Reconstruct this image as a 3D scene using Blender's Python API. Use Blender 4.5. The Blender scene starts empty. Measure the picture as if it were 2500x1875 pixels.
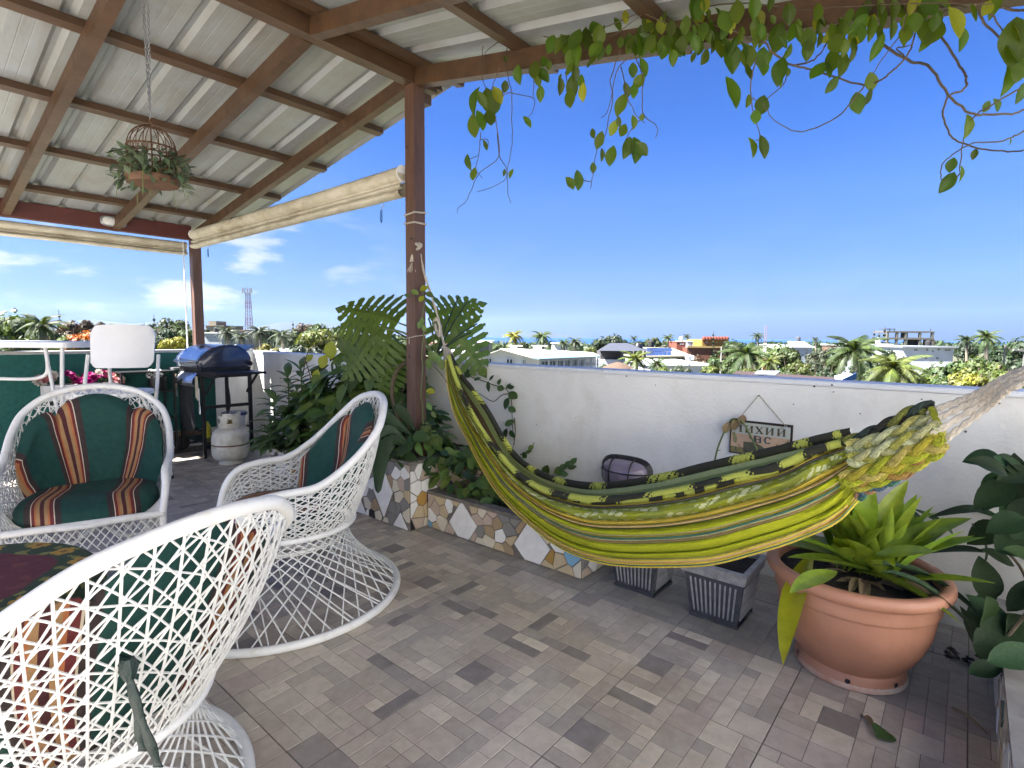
import bpy, math, random
import numpy as np
from math import sin, cos, pi, radians
from mathutils import Vector, Matrix, noise as mnoise
random.seed(7)
rng = np.random.default_rng(7)
C = bpy.context.scene.collection
scn = bpy.context.scene

# ------------------------------------------------ camera, sky, sun, exposure
EYE = Vector((0, 0, 1.154))
FPX = 1326.6                       # focal length in pixels of a 2500 pixel wide picture
YAW, PITCH, ROLL = radians(40.07), radians(4.993), radians(0.511)
_f = Vector((-sin(YAW)*cos(PITCH), cos(YAW)*cos(PITCH), -sin(PITCH)))
_r0 = Vector((cos(YAW), sin(YAW), 0)); _u0 = _r0.cross(_f)
_r = cos(ROLL)*_r0 + sin(ROLL)*_u0
_u = -sin(ROLL)*_r0 + cos(ROLL)*_u0
cam = bpy.data.cameras.new('camera'); camo = bpy.data.objects.new('camera', cam); C.objects.link(camo)
cam.sensor_fit = 'HORIZONTAL'; cam.sensor_width = 36; cam.lens = FPX/2500*36
cam.clip_start = 0.03; cam.clip_end = 60000
camo.matrix_world = Matrix(((_r.x, _u.x, -_f.x, EYE.x), (_r.y, _u.y, -_f.y, EYE.y), (_r.z, _u.z, -_f.z, EYE.z), (0, 0, 0, 1)))
scn.camera = camo

SUN_EL, SUN_AZ = radians(52), radians(215)      # azimuth of the sun: clockwise from +Y
world = bpy.data.worlds.new('World'); scn.world = world; world.use_nodes = True
nt = world.node_tree; N = nt.nodes; Lk = nt.links
bg = N['Background']; bg.inputs[1].default_value = 0.052
sky = N.new('ShaderNodeTexSky'); sky.sky_type = 'NISHITA'; sky.sun_disc = False
sky.sun_elevation = SUN_EL; sky.sun_rotation = SUN_AZ; sky.altitude = 20; sky.air_density = 1.0; sky.dust_density = 0.6; sky.ozone_density = 2.5
tc = N.new('ShaderNodeTexCoord')
sep = N.new('ShaderNodeSeparateXYZ'); Lk.new(tc.outputs['Generated'], sep.inputs[0])
# clouds: a low band of fair weather cumulus near the horizon and faint wisps above
mp = N.new('ShaderNodeMapping'); mp.inputs['Scale'].default_value = (2.0, 2.0, 7.5); Lk.new(tc.outputs['Generated'], mp.inputs[0])
nz = N.new('ShaderNodeTexNoise'); nz.inputs['Scale'].default_value = 2.6; nz.inputs['Detail'].default_value = 9; nz.inputs['Roughness'].default_value = .56
Lk.new(mp.outputs[0], nz.inputs[0])
cr = N.new('ShaderNodeMapRange'); cr.interpolation_type = 'SMOOTHSTEP'; cr.inputs[1].default_value = .49; cr.inputs[2].default_value = .60; Lk.new(nz.outputs[0], cr.inputs[0])
bandlo = N.new('ShaderNodeMapRange'); bandlo.interpolation_type = 'SMOOTHSTEP'
for i, v in ((1, .01), (2, .05)): bandlo.inputs[i].default_value = v
Lk.new(sep.outputs[2], bandlo.inputs[0])
bandhi = N.new('ShaderNodeMapRange'); bandhi.interpolation_type = 'SMOOTHSTEP'
for i, v in ((1, .12), (2, .26), (3, 1.), (4, .06)): bandhi.inputs[i].default_value = v
Lk.new(sep.outputs[2], bandhi.inputs[0])
side = N.new('ShaderNodeMapRange'); side.interpolation_type = 'SMOOTHSTEP'     # more cloud over the land than over the sea
for i, v in ((1, -.93), (2, -.76), (3, 1.), (4, .04)): side.inputs[i].default_value = v
Lk.new(sep.outputs[0], side.inputs[0])
def mul(a, b):
    m = N.new('ShaderNodeMath'); m.operation = 'MULTIPLY'; Lk.new(a, m.inputs[0])
    if isinstance(b, float): m.inputs[1].default_value = b
    else: Lk.new(b, m.inputs[1])
    return m.outputs[0]
cf = mul(mul(mul(mul(cr.outputs[0], bandlo.outputs[0]), bandhi.outputs[0]), side.outputs[0]), .85)
grade = N.new('ShaderNodeMix'); grade.data_type = 'RGBA'; grade.blend_type = 'MULTIPLY'; grade.inputs[0].default_value = 1
Lk.new(sky.outputs[0], grade.inputs[6]); 
gr_ = N.new('ShaderNodeValToRGB'); Lk.new(sep.outputs[2], gr_.inputs[0]); ge_ = gr_.color_ramp     # clear tropical air: deeper, more violet blue than the model's default
ge_.elements[0].position = 0.; ge_.elements[0].color = (.062, .112, .30, 1); ge_.elements[1].position = 1.; ge_.elements[1].color = (.13, .26, .52, 1)
for p_, c_ in ((.02, (.070, .122, .32, 1)), (.095, (.150, .22, .42, 1)), (.24, (.155, .275, .50, 1)), (.33, (.095, .25, .56, 1)), (.45, (.088, .235, .54, 1))): k_ = ge_.elements.new(p_); k_.color = c_
Lk.new(gr_.outputs[0], grade.inputs[7])
mixc = N.new('ShaderNodeMix'); mixc.data_type = 'RGBA'; Lk.new(cf, mixc.inputs[0]); Lk.new(grade.outputs[2], mixc.inputs[6]); mixc.inputs[7].default_value = (2.3, 2.4, 2.55, 1)
Lk.new(mixc.outputs[2], bg.inputs[0])

sl = bpy.data.lights.new('sun', 'SUN'); sl.energy = 5.0; sl.angle = radians(.53); sl.color = (1, .965, .92)
so = bpy.data.objects.new('sun', sl); C.objects.link(so)
sd = Vector((sin(SUN_AZ)*cos(SUN_EL), cos(SUN_AZ)*cos(SUN_EL), sin(SUN_EL)))
so.rotation_euler = (-sd).to_track_quat('-Z', 'Y').to_euler(); so.location = (0, -8, 12)
scn.view_settings.view_transform = 'Standard'; scn.view_settings.look = 'None'
scn.view_settings.exposure = 2.9; scn.view_settings.gamma = 1; scn.view_settings.use_curve_mapping = False
scn.render.engine = 'CYCLES'
scn.cycles.max_bounces = 8; scn.cycles.diffuse_bounces = 6; scn.cycles.glossy_bounces = 3; scn.cycles.transmission_bounces = 4; scn.cycles.transparent_max_bounces = 8

# ------------------------------------------------ placing: a sight line met with a real plane
def ray(x, y): return _f + _r*((x-1250)/FPX) - _u*((y-937.5)/FPX)
def on_z(x, y, z=0.): d = ray(x, y); return EYE + d*((z-EYE.z)/d.z)
def on_y(x, y, c): d = ray(x, y); return EYE + d*(c/d.y)
def on_x(x, y, c): d = ray(x, y); return EYE + d*(c/d.x)
def at(x, y, D): return EYE + ray(x, y)*D                    # D metres ahead
def on_plane(x, y, p, n): d = ray(x, y); return EYE + d*((Vector(p)-EYE).dot(Vector(n))/d.dot(Vector(n)))

# ------------------------------------------------ objects
def wm(o):
    m = Matrix.Translation(o.location) @ o.rotation_euler.to_matrix().to_4x4() @ Matrix.Diagonal((*o.scale, 1))
    return wm(o.parent) @ m if o.parent else m
def tag(o, label=None, cat=None, group=None, kind=None):
    if label: o['label'] = label
    if cat: o['category'] = cat
    if group: o['group'] = group
    if kind: o['kind'] = kind
    return o
def thing(name, label, cat, loc=(0, 0, 0), rz=0., group=None):
    o = bpy.data.objects.new(name, None); C.objects.link(o); o.location = loc; o.rotation_euler = (0, 0, rz)
    o.empty_display_size = .1
    return tag(o, label, cat, group)
def inst(name, me, parent, M):                                 # object from shared mesh; M = world matrix
    o = bpy.data.objects.new(name, me); C.objects.link(o)
    if parent: o.parent = parent; M = wm(parent).inverted() @ M
    l, q, s = M.decompose(); o.location = l; o.rotation_euler = q.to_euler(); o.scale = s
    return o
def clone(o, parent=None):
    c = o.copy(); C.objects.link(c)
    if parent: c.parent = parent
    for ch in list(KIDS.get(o, [])): clone_into(ch, c)
    return c
KIDS = {}
def copy_tree(root, kids, loc, rz, sc=1.):
    r = root.copy(); C.objects.link(r); r.location = loc; r.rotation_euler = (0, 0, rz); r.scale = (sc, sc, sc)
    for ch in kids:
        c = ch.copy(); C.objects.link(c); c.parent = r
    return r

class MB:
    def __init__(s): s.v = []; s.f = []; s.m = []; s.col = []; s.cur = 0; s.c = None
    def add(s, vs, fs):
        b = len(s.v); s.v += [tuple(q) for q in vs]
        for f in fs: s.f.append([b+i for i in f]); s.m.append(s.cur); s.col.append(s.c)
        return s
    def box(s, c, d, rot=None, taper=1.):
        x, y, z = d[0]/2, d[1]/2, d[2]/2
        vs = [Vector((i*x*(taper if k < 0 else 1), j*y*(taper if k < 0 else 1), k*z)) for k in (-1, 1) for j in (-1, 1) for i in (-1, 1)]
        if rot is not None:
            if not isinstance(rot, Matrix): rot = Matrix.Rotation(rot, 3, 'Z')
            vs = [rot @ v for v in vs]
        c = Vector(c); vs = [v + c for v in vs]
        return s.add(vs, [(0, 2, 3, 1), (4, 5, 7, 6), (0, 1, 5, 4), (2, 6, 7, 3), (0, 4, 6, 2), (1, 3, 7, 5)])
    def b2(s, a, b): return s.box([(a[i]+b[i])/2 for i in range(3)], [abs(a[i]-b[i]) for i in range(3)])
    def bar(s, p, q, w, h, up=(0, 0, 1)):
        p, q = Vector(p), Vector(q); d = (q-p); L = d.length; d.normalize(); up = Vector(up)
        x = d.cross(up).normalized(); z = x.cross(d)
        M = Matrix((x, d, z)).transposed()
        return s.box((p+q)/2, (w, L, h), M)
    def tube(s, pts, r, n=6, closed=False, cap=True):
        pts = [Vector(p) for p in pts]; K = len(pts)
        rs = r if hasattr(r, '__len__') else [r]*K
        base = len(s.v); prev = None; ring = []
        for i, p in enumerate(pts):
            a = pts[(i-1) % K] if (closed or i > 0) else p
            b = pts[(i+1) % K] if (closed or i < K-1) else p
            t = (b-a)
            if t.length < 1e-9: t = Vector((0, 0, 1))
            t.normalize()
            if prev is None:
                x = t.orthogonal().normalized()
            else:
                x = prev - t*prev.dot(t)
                x = x.normalized() if x.length > 1e-6 else t.orthogonal().normalized()
            prev = x; y = t.cross(x)
            for k in range(n):
                a_ = 2*pi*k/n; s.v.append(tuple(p + (x*cos(a_) + y*sin(a_))*rs[i]))
        for i in range(K if closed else K-1):
            j = (i+1) % K
            for k in range(n):
                s.f.append([base+i*n+k, base+i*n+(k+1) % n, base+j*n+(k+1) % n, base+j*n+k]); s.m.append(s.cur); s.col.append(s.c)
        if cap and not closed:
            s.f.append([base+k for k in range(n)][::-1]); s.m.append(s.cur); s.col.append(s.c)
            s.f.append([base+(K-1)*n+k for k in range(n)]); s.m.append(s.cur); s.col.append(s.c)
        return s
    def lathe(s, prof, c=(0, 0, 0), n=28, sx=1., sy=1., axis=None):
        c = Vector(c); vs = []
        for r, z in prof:
            for k in range(n):
                v = Vector((r*cos(2*pi*k/n)*sx, r*sin(2*pi*k/n)*sy, z))
                if axis: v = axis @ v
                vs.append(v + c)
        fs = [(i*n+k, i*n+(k+1) % n, (i+1)*n+(k+1) % n, (i+1)*n+k) for i in range(len(prof)-1) for k in range(n)]
        return s.add(vs, fs)
    def grid(s, fn, nu, nv):
        vs = [fn(i/nu, j/nv) for i in range(nu+1) for j in range(nv+1)]
        return s.add(vs, [(i*(nv+1)+j, (i+1)*(nv+1)+j, (i+1)*(nv+1)+j+1, i*(nv+1)+j+1) for i in range(nu) for j in range(nv)])
    def prism(s, poly, fn, t0, t1, bev=0.):
        """poly 2D, fn(u, v, t) -> 3D; extruded from t0 to t1 with a small chamfer"""
        n = len(poly); cx = sum(p[0] for p in poly)/n; cy = sum(p[1] for p in poly)/n
        def ins(p):
            d = math.hypot(p[0]-cx, p[1]-cy) or 1; k = max(0., 1-bev/d); return (cx+(p[0]-cx)*k, cy+(p[1]-cy)*k)
        vs = [fn(*p, t0) for p in poly] + [fn(*p, t1-(bev*.5 if bev else 0)) for p in poly]
        fs = [(i, (i+1) % n, n+(i+1) % n, n+i) for i in range(n)]
        if bev:
            vs += [fn(*ins(p), t1) for p in poly]; fs += [(n+i, n+(i+1) % n, 2*n+(i+1) % n, 2*n+i) for i in range(n)]
            fs.append(tuple(range(2*n, 3*n)))
        else: fs.append(tuple(range(n, 2*n)))
        return s.add(vs, fs)
    def mesh(s, name, mats, smooth=False, origin=None):
        me = bpy.data.meshes.new(name)
        vs = s.v if origin is None else [(v[0]-origin[0], v[1]-origin[1], v[2]-origin[2]) for v in s.v]
        me.from_pydata(vs, [], s.f)
        if not isinstance(mats, (list, tuple)): mats = [mats]
        for m in mats: me.materials.append(m)
        if len(mats) > 1: me.polygons.foreach_set('material_index', s.m)
        if any(c is not None for c in s.col):
            ca = me.color_attributes.new('Col', 'FLOAT_COLOR', 'CORNER'); arr = []
            for p, c in zip(me.polygons, s.col):
                c = c or (.5, .5, .5)
                arr += [c[0], c[1], c[2], 1.]*p.loop_total
            ca.data.foreach_set('color', arr)
        if smooth: me.polygons.foreach_set('use_smooth', [True]*len(me.polygons))
        me.update(); return me
    def build(s, name, mats, parent=None, smooth=False, origin=None, weld=False):
        """vertices are world coordinates; origin moved to the base of the piece"""
        a = np.array(s.v)
        if origin is None:
            lo, hi = a.min(0), a.max(0); origin = ((lo[0]+hi[0])/2, (lo[1]+hi[1])/2, lo[2])
        if parent:
            R = wm(parent).inverted()
            me = MB.mesh(s, name, mats, smooth)
            M = Matrix.Translation(-(R @ Vector(origin))) @ R
            me.transform(M); o = bpy.data.objects.new(name, me); C.objects.link(o); o.parent = parent; o.location = R @ Vector(origin)
        else:
            me = s.mesh(name, mats, smooth, origin); o = bpy.data.objects.new(name, me); C.objects.link(o); o.location = origin
        if smooth:
            try: me.set_sharp_from_angle(angle=radians(40))
            except Exception: pass
        return o
def stu(o): o['kind'] = 'structure'; return o

def spline(P, n=8, closed=False):
    P = [Vector(p) for p in P]; K = len(P); out = []
    g = (lambda i: P[i % K]) if closed else (lambda i: P[min(max(i, 0), K-1)])
    for i in range(K if closed else K-1):
        a, b, c, d = g(i-1), g(i), g(i+1), g(i+2)
        for k in range(n):
            t = k/n
            out.append(.5*((2*b) + (c-a)*t + (2*a-5*b+4*c-d)*t*t + (3*b-a-3*c+d)*t**3))
    if not closed: out.append(P[-1])
    return out

# ------------------------------------------------ materials
def mat(name, col, rough=.6, var=.12, scale=8., bump=.0, bscale=40., metal=0., spec=.5, col2=None, detail=6, attr=False, trans=0., objrand=0., coat=0., island=0., stretch=None, stain=None):
    m = bpy.data.materials.new(name); m.use_nodes = True; n = m.node_tree.nodes; l = m.node_tree.links
    b = n['Principled BSDF']; b.inputs['Roughness'].default_value = rough; b.inputs['Metallic'].default_value = metal
    b.inputs['Specular IOR Level'].default_value = spec; b.inputs['Coat Weight'].default_value = coat
    t = n.new('ShaderNodeTexCoord'); src = t.outputs['Object']
    if stretch:
        mpp = n.new('ShaderNodeMapping'); mpp.inputs['Scale'].default_value = stretch; l.new(src, mpp.inputs[0]); src = mpp.outputs[0]
    nz = n.new('ShaderNodeTexNoise'); nz.inputs['Scale'].default_value = scale; nz.inputs['Detail'].default_value = detail; nz.inputs['Roughness'].default_value = .62
    l.new(src, nz.inputs[0])
    c2 = col2 if col2 else tuple(max(0, c*(1-2.2*var)) for c in col)
    mr = n.new('ShaderNodeMapRange'); mr.inputs[1].default_value = .32; mr.inputs[2].default_value = .68; l.new(nz.outputs[0], mr.inputs[0])
    mx = n.new('ShaderNodeMix'); mx.data_type = 'RGBA'; l.new(mr.outputs[0], mx.inputs[0])
    if attr:
        at_ = n.new('ShaderNodeAttribute'); at_.attribute_name = 'Col'
        l.new(at_.outputs[0], mx.inputs[6])
        mm = n.new('ShaderNodeMix'); mm.data_type = 'RGBA'; mm.blend_type = 'MULTIPLY'; mm.inputs[0].default_value = 1; l.new(at_.outputs[0], mm.inputs[6]); mm.inputs[7].default_value = (1-2*var, 1-2*var, 1-2*var, 1)
        l.new(mm.outputs[2], mx.inputs[7])
    else:
        mx.inputs[6].default_value = (*col, 1); mx.inputs[7].default_value = (*c2, 1)
    out = mx.outputs[2]
    if stain:                      # (colour, strength, mapping scale, low, high): blotches and streaks of dirt
        sm = n.new('ShaderNodeMapping'); sm.inputs['Scale'].default_value = stain[2]; sg = n.new('ShaderNodeNewGeometry'); l.new(sg.outputs['Position'], sm.inputs[0])
        sn = n.new('ShaderNodeTexNoise'); sn.inputs['Scale'].default_value = 1; sn.inputs['Detail'].default_value = 8; sn.inputs['Roughness'].default_value = .68; l.new(sm.outputs[0], sn.inputs[0])
        sr = n.new('ShaderNodeMapRange'); sr.inputs[1].default_value = stain[3]; sr.inputs[2].default_value = stain[4]; sr.inputs[4].default_value = stain[1]; l.new(sn.outputs[0], sr.inputs[0])
        sx = n.new('ShaderNodeMix'); sx.data_type = 'RGBA'; sx.blend_type = 'MULTIPLY'; l.new(sr.outputs[0], sx.inputs[0]); l.new(out, sx.inputs[6]); sx.inputs[7].default_value = (*stain[0], 1); out = sx.outputs[2]
    def vary(sock, amt, out):
        h = n.new('ShaderNodeHueSaturation'); a = n.new('ShaderNodeMapRange'); a.inputs[3].default_value = 1-amt; a.inputs[4].default_value = 1+amt
        l.new(sock, a.inputs[0]); l.new(a.outputs[0], h.inputs['Value']); l.new(out, h.inputs['Color'])
        a2 = n.new('ShaderNodeMapRange'); a2.inputs[3].default_value = .5-amt*.07; a2.inputs[4].default_value = .5+amt*.05
        ml = n.new('ShaderNodeMath'); ml.operation = 'FRACT'; m7 = n.new('ShaderNodeMath'); m7.operation = 'MULTIPLY'; m7.inputs[1].default_value = 7.3
        l.new(sock, m7.inputs[0]); l.new(m7.outputs[0], ml.inputs[0]); l.new(ml.outputs[0], a2.inputs[0]); l.new(a2.outputs[0], h.inputs['Hue'])
        return h.outputs[0]
    if objrand: oi = n.new('ShaderNodeObjectInfo'); out = vary(oi.outputs['Random'], objrand, out)
    if island: ge = n.new('ShaderNodeNewGeometry'); out = vary(ge.outputs['Random Per Island'], island, out)
    l.new(out, b.inputs['Base Color'])
    rr = n.new('ShaderNodeMapRange'); rr.inputs[3].default_value = max(.03, rough-.08); rr.inputs[4].default_value = min(1, rough+.1); l.new(nz.outputs[0], rr.inputs[0]); l.new(rr.outputs[0], b.inputs['Roughness'])
    if bump:
        nb = n.new('ShaderNodeTexNoise'); nb.inputs['Scale'].default_value = bscale; nb.inputs['Detail'].default_value = 4; l.new(src, nb.inputs[0])
        bp = n.new('ShaderNodeBump'); bp.inputs['Strength'].default_value = bump; bp.inputs['Distance'].default_value = .01; l.new(nb.outputs[0], bp.inputs['Height']); l.new(bp.outputs[0], b.inputs['Normal'])
    if trans:
        tr = n.new('ShaderNodeBsdfTranslucent'); 
        hs = n.new('ShaderNodeHueSaturation'); hs.inputs['Value'].default_value = 1.35; hs.inputs['Saturation'].default_value = 1.15; hs.inputs['Hue'].default_value = .485; l.new(out, hs.inputs['Color']); l.new(hs.outputs[0], tr.inputs[0])
        ms = n.new('ShaderNodeMixShader'); ms.inputs[0].default_value = trans; l.new(b.outputs[0], ms.inputs[1]); l.new(tr.outputs[0], ms.inputs[2])
        l.new(ms.outputs[0], n['Material Output'].inputs[0])
    return m
M = {}
M['white'] = mat('white_paint', (.74, .75, .74), .38, .05, 14, .12, 60, stain=((.74, .68, .58), .5, (14, 14, 14), .56, .70))
M['plastic'] = mat('white_plastic', (.80, .81, .81), .35, .03, 6, .03, 60)
M['wall'] = mat('wall_render', (.80, .80, .78), .85, .05, 2.3, .25, 55, col2=(.69, .69, .66), stain=((.62, .58, .50), .55, (1.6, 1.6, .9), .52, .72))
M['green_sheet'] = mat('green_screen_fabric', (.005, .10, .085), .75, .15, 30, .3, 220)
M['wood'] = mat('varnished_brown_wood', (.11, .05, .024), .42, .2, 5, .25, 30, col2=(.085, .030, .013), stretch=(3, 3, .6))
M['woodh'] = mat('varnished_beam_wood', (.095, .050, .024), .45, .2, 5, .2, 30, col2=(.050, .026, .013), stretch=(2, .8, 2))
M['post'] = mat('post_brown_paint', (.125, .066, .042), .5, .2, 6, .25, 30, col2=(.075, .034, .020), stretch=(4, 4, .5))
M['maroon'] = mat('maroon_painted_steel', (.10, .022, .016), .45, .12, 6, .08, 40)
M['roof'] = mat('zinc_roof_sheet', (.32, .35, .37), .42, .10, 3, .08, 20, metal=.25, col2=(.28, .28, .26), stain=((.66, .58, .48), .7, (.9, 5, .9), .52, .70))
M['awning'] = mat('aged_cream_canvas', (.62, .58, .47), .8, .12, 5, .2, 90, col2=(.42, .38, .28), stain=((.55, .48, .38), .7, (3, 3, 9), .50, .66))
M['tile'] = mat('printed_floor_tile', (.3, .3, .3), .42, .10, 26, .05, 160, attr=True, stain=((.66, .60, .54), .8, (2.2, 2.2, 2.2), .48, .70))
M['grout'] = mat('tile_grout', (.17, .15, .13), .9, .1, 20, .2, 90)
M['slab'] = mat('terrace_slab', (.55, .49, .42), .8, .08, 3, .1, 40)
M['cement'] = mat('planter_cement', (.20, .18, .155), .9, .15, 18, .4, 70, col2=(.11, .10, .088))
M['soil'] = mat('potting_soil', (.025, .018, .012), .95, .2, 30, .9, 60)
M['strap'] = mat('chair_cord', (.62, .63, .62), .42, .04, 20, .0, 60)
M['terracotta'] = mat('terracotta_plastic', (.44, .215, .135), .48, .08, 4, .06, 80, col2=(.37, .17, .10), stain=((.72, .66, .60), .6, (5, 5, 2.5), .50, .72))
M['rope'] = mat('cotton_rope', (.66, .60, .50), .95, .12, 60, .5, 160, col2=(.50, .45, .37))
M['ropew'] = mat('white_cotton_rope', (.58, .54, .46), .95, .12, 120, .8, 260, col2=(.38, .34, .28))
M['black'] = mat('black_metal', (.018, .018, .020), .4, .2, 12, .15, 60)
M['lid'] = mat('dark_blue_enamel', (.030, .038, .075), .22, .1, 6, .02, 30, coat=.5)
M['silver'] = mat('brushed_steel', (.50, .53, .60), .28, .08, 20, .05, 90, metal=.7)
M['grey'] = mat('galvanised_grey', (.25, .26, .27), .4, .12, 20, .05, 60, metal=.5)
M['tank'] = mat('worn_white_tank', (.76, .75, .68), .5, .06, 12, .15, 60, col2=(.50, .47, .38))
M['rust'] = mat('rust_band', (.22, .12, .06), .8, .2, 30, .3, 90)
M['stem'] = mat('woody_vine_stem', (.10, .075, .045), .8, .15, 30, .3, 90)
M['gstem'] = mat('green_stem', (.12, .17, .05), .6, .15, 20)
M['leafvine'] = mat('vine_leaf', (.09, .15, .018), .45, .12, 22, .12, 60, col2=(.065, .12, .014), trans=.52, objrand=.35)
M['leafy'] = mat('young_yellow_leaf', (.34, .38, .035), .45, .12, 22, .1, 60, trans=.5, objrand=.25)
M['leafd'] = mat('glossy_dark_leaf', (.045, .10, .028), .50, .15, 22, .15, 50, col2=(.028, .065, .02), trans=.2, objrand=.4)
M['leafm'] = mat('mid_green_leaf', (.12, .20, .045), .50, .15, 22, .15, 50, col2=(.065, .125, .03), trans=.28, objrand=.45)
M['leafs'] = mat('sage_leaf', (.14, .22, .085), .55, .15, 22, .15, 50, col2=(.08, .14, .055), trans=.22, objrand=.3)
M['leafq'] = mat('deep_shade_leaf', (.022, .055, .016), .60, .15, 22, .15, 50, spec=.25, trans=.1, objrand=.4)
M['bluegreen'] = mat('bluegreen_leaf', (.038, .075, .036), .55, .15, 12, .1, 50, spec=.3, trans=.1, objrand=.3)
M['brom'] = mat('bromeliad_leaf', (.24, .34, .035), .32, .12, 9, .08, 40, col2=(.15, .24, .03), trans=.3, objrand=.3)
M['dryleaf'] = mat('dry_leaf', (.30, .22, .12), .8, .2, 20, .3, 60, objrand=.3)
M['monst'] = mat('monstera_leaf', (.12, .19, .030), .45, .12, 12, .12, 40, col2=(.075, .13, .022), trans=.45, objrand=.25)
# ================================================ TERRACE FLOOR
XW, YW = -6.1, 2.78
fl = stu(MB().b2((-6.25, -7, -.30), (4.0, 2.93, -.014)).build('terrace_floor', M['slab']))
gr = stu(MB().b2((XW, -.9, -.0139), (2.2, YW, -.0045)).build('grout_bed', M['grout']))
PAL = [((.60, .55, .48), 6), ((.53, .48, .42), 9), ((.46, .415, .37), 9), ((.39, .355, .325), 7), ((.32, .29, .275), 2), ((.235, .215, .21), 1), ((.47, .41, .375), 4)]
palw = [p for p, w in PAL for _ in range(w)]
SZ = [(2, 2), (2, 2), (1, 3), (3, 1), (3, 1), (1, 3), (1, 2), (2, 1), (1, 1), (2, 1), (2, 2), (1, 2)]
def tile_mesh(seed, w=.4485, d=.4485, n=9, m=9, dull=0.):
    r = random.Random(seed); b = MB()
    b.c = (.20, .18, .16); b.b2((-w/2, -d/2, -.0098), (w/2, d/2, -.0009))
    occ = [[0]*m for _ in range(n)]; cw, cd = w/n, d/m
    for i in range(n):
        for j in range(m):
            if occ[i][j]: continue
            opts = SZ[:]; r.shuffle(opts); opts.append((1, 1))
            for a, c in opts:
                if i+a <= n and j+c <= m and not any(occ[i+x][j+y] for x in range(a) for y in range(c)):
                    for x in range(a):
                        for y in range(c): occ[i+x][j+y] = 1
                    x0, y0, x1, y1 = -w/2+i*cw, -d/2+j*cd, -w/2+(i+a)*cw, -d/2+(j+c)*cd
                    k = r.choice(palw) if a*c > 1 else r.choice([PAL[0][0], PAL[1][0], PAL[2][0], PAL[3][0]])
                    if a*c >= 4 and a == c and r.random() < .12: k = PAL[5][0]
                    f = 1-.0+r.uniform(-.08, .08)
                    k = [q*(1-dull)+.27*dull for q in k]; k = [k[0]*1.02, k[1], k[2]*.95]
                    b.c = tuple(q*f for q in k); e = .0011; h = r.uniform(-.0002, .0003)
                    e2 = .0022
                    vs = [(x0+e, y0+e, -.0009), (x1-e, y0+e, -.0009), (x1-e, y1-e, -.0009), (x0+e, y1-e, -.0009), (x0+e2, y0+e2, h), (x1-e2, y0+e2, h), (x1-e2, y1-e2, h), (x0+e2, y1-e2, h)]
                    b.add(vs, [(4, 5, 6, 7), (0, 1, 5, 4), (1, 2, 6, 5), (2, 3, 7, 6), (3, 0, 4, 7)])
                    break
    return b.mesh('floor_tile', M['tile'])
tms = [tile_mesh(s) for s in (3, 8, 21)]; tdull = [tile_mesh(s, .4485, .4485, 9, 9, .75) for s in (5, 9)]
r = random.Random(4)
for i in range(-13, 5):
    for j in range(-6, 3):
        x = -.385+.45*i-.225; y = 2.035+.45*(j-.5)
        if x-.22 < XW or y > YW-.2: continue
        me = r.choice(tms)
        if j >= 1: me = r.choice(tdull)
        inst('floor_tile', me, gr, Matrix.Translation((x, y, r.uniform(-.0004, .0004))) @ Matrix.Rotation(r.choice([0, 1, 2, 3])*pi/2, 4, 'Z'))
# cut tiles along the white wall
tc_ = [tile_mesh(s, .4485, .285, 9, 6, .75) for s in (11, 12)]
for i in range(-12, 6):
    x = -.385+.45*i-.225
    inst('floor_tile', r.choice(tc_), gr, Matrix.Translation((x, 2.63, 0)) @ Matrix.Rotation(r.choice([0, 2])*pi/2, 4, 'Z'))

# ================================================ PARAPETS
ww = thing('parapet_wall', 'low white rendered parapet wall behind the hammock with sign and lamp', 'wall', (-1.6, 2.85, 0))
b = MB()
b.grid(lambda u, v: (-6.1+8.39*u, YW + .004*mnoise.noise(Vector((u*14, v*3, 1))), .945*v-.005), 90, 12)
b.b2((-6.1, YW+.006, -.005), (2.29, 2.93, .945)); b.build('wall', M['wall'], ww, True)
b = MB()
b.grid(lambda u, v: (-6.25+8.54*u, [YW-.006, YW-.006, YW, YW+.156, YW+.162, YW+.162][min(5, int(round(v*5)))], [.945, .960, .966, .966, .960, .945][min(5, int(round(v*5)))] + .0015*mnoise.noise(Vector((u*20, 3, v)))), 80, 5)
b.build('coping', mat('white_coping_paint', (.74, .76, .78), .6, .06, 5, .2, 50), ww, False)
wl = thing('parapet_wall', 'low parapet at the left end faced with dark green fabric sheeting', 'wall', (-6.18, .8, 0))
MB().b2((-6.25, -7, -.004), (XW, 2.78, .97)).build('wall', M['wall'], wl)
MB().b2((-6.26, -7, .97), (XW+.006, 2.774, .992)).build('coping', mat('grey_coping', (.42, .43, .43), .7, .1, 8, .2, 50), wl)
# green sheeting in widths with slight waves
for k, (a, c) in enumerate([(-3.2, -1.2), (-1.198, .10), (.102, 1.3), (1.302, 2.36)]):
    b = MB(); b.grid(lambda u, v: (XW+.012+.003*sin(u*23+k)+.002*sin(v*5+u*9), a+(c-a)*u, .17+.795*v), 30, 6)
    b.build('fabric_panel', M['green_sheet'], wl, True)
MB().b2((XW+.001, -3.2, .085), (XW+.02, 2.3, .165)).build('wooden_batten', mat('old_batten', (.18, .12, .08), .8, .2, 8, .2), wl)

hw = thing('bounce_wall', 'added white wall out of view on the right reflecting sunlight onto the terrace', 'wall', (2.4, -2.1, 0))
MB().b2((2.3, -7, -.004), (2.5, 2.93, 3.3)).build('wall', mat('bounce_white_render', (.82, .82, .80), .9, .04, 2), hw)  # unseen wall, added to bounce sunlight into the shaded terrace

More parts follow.
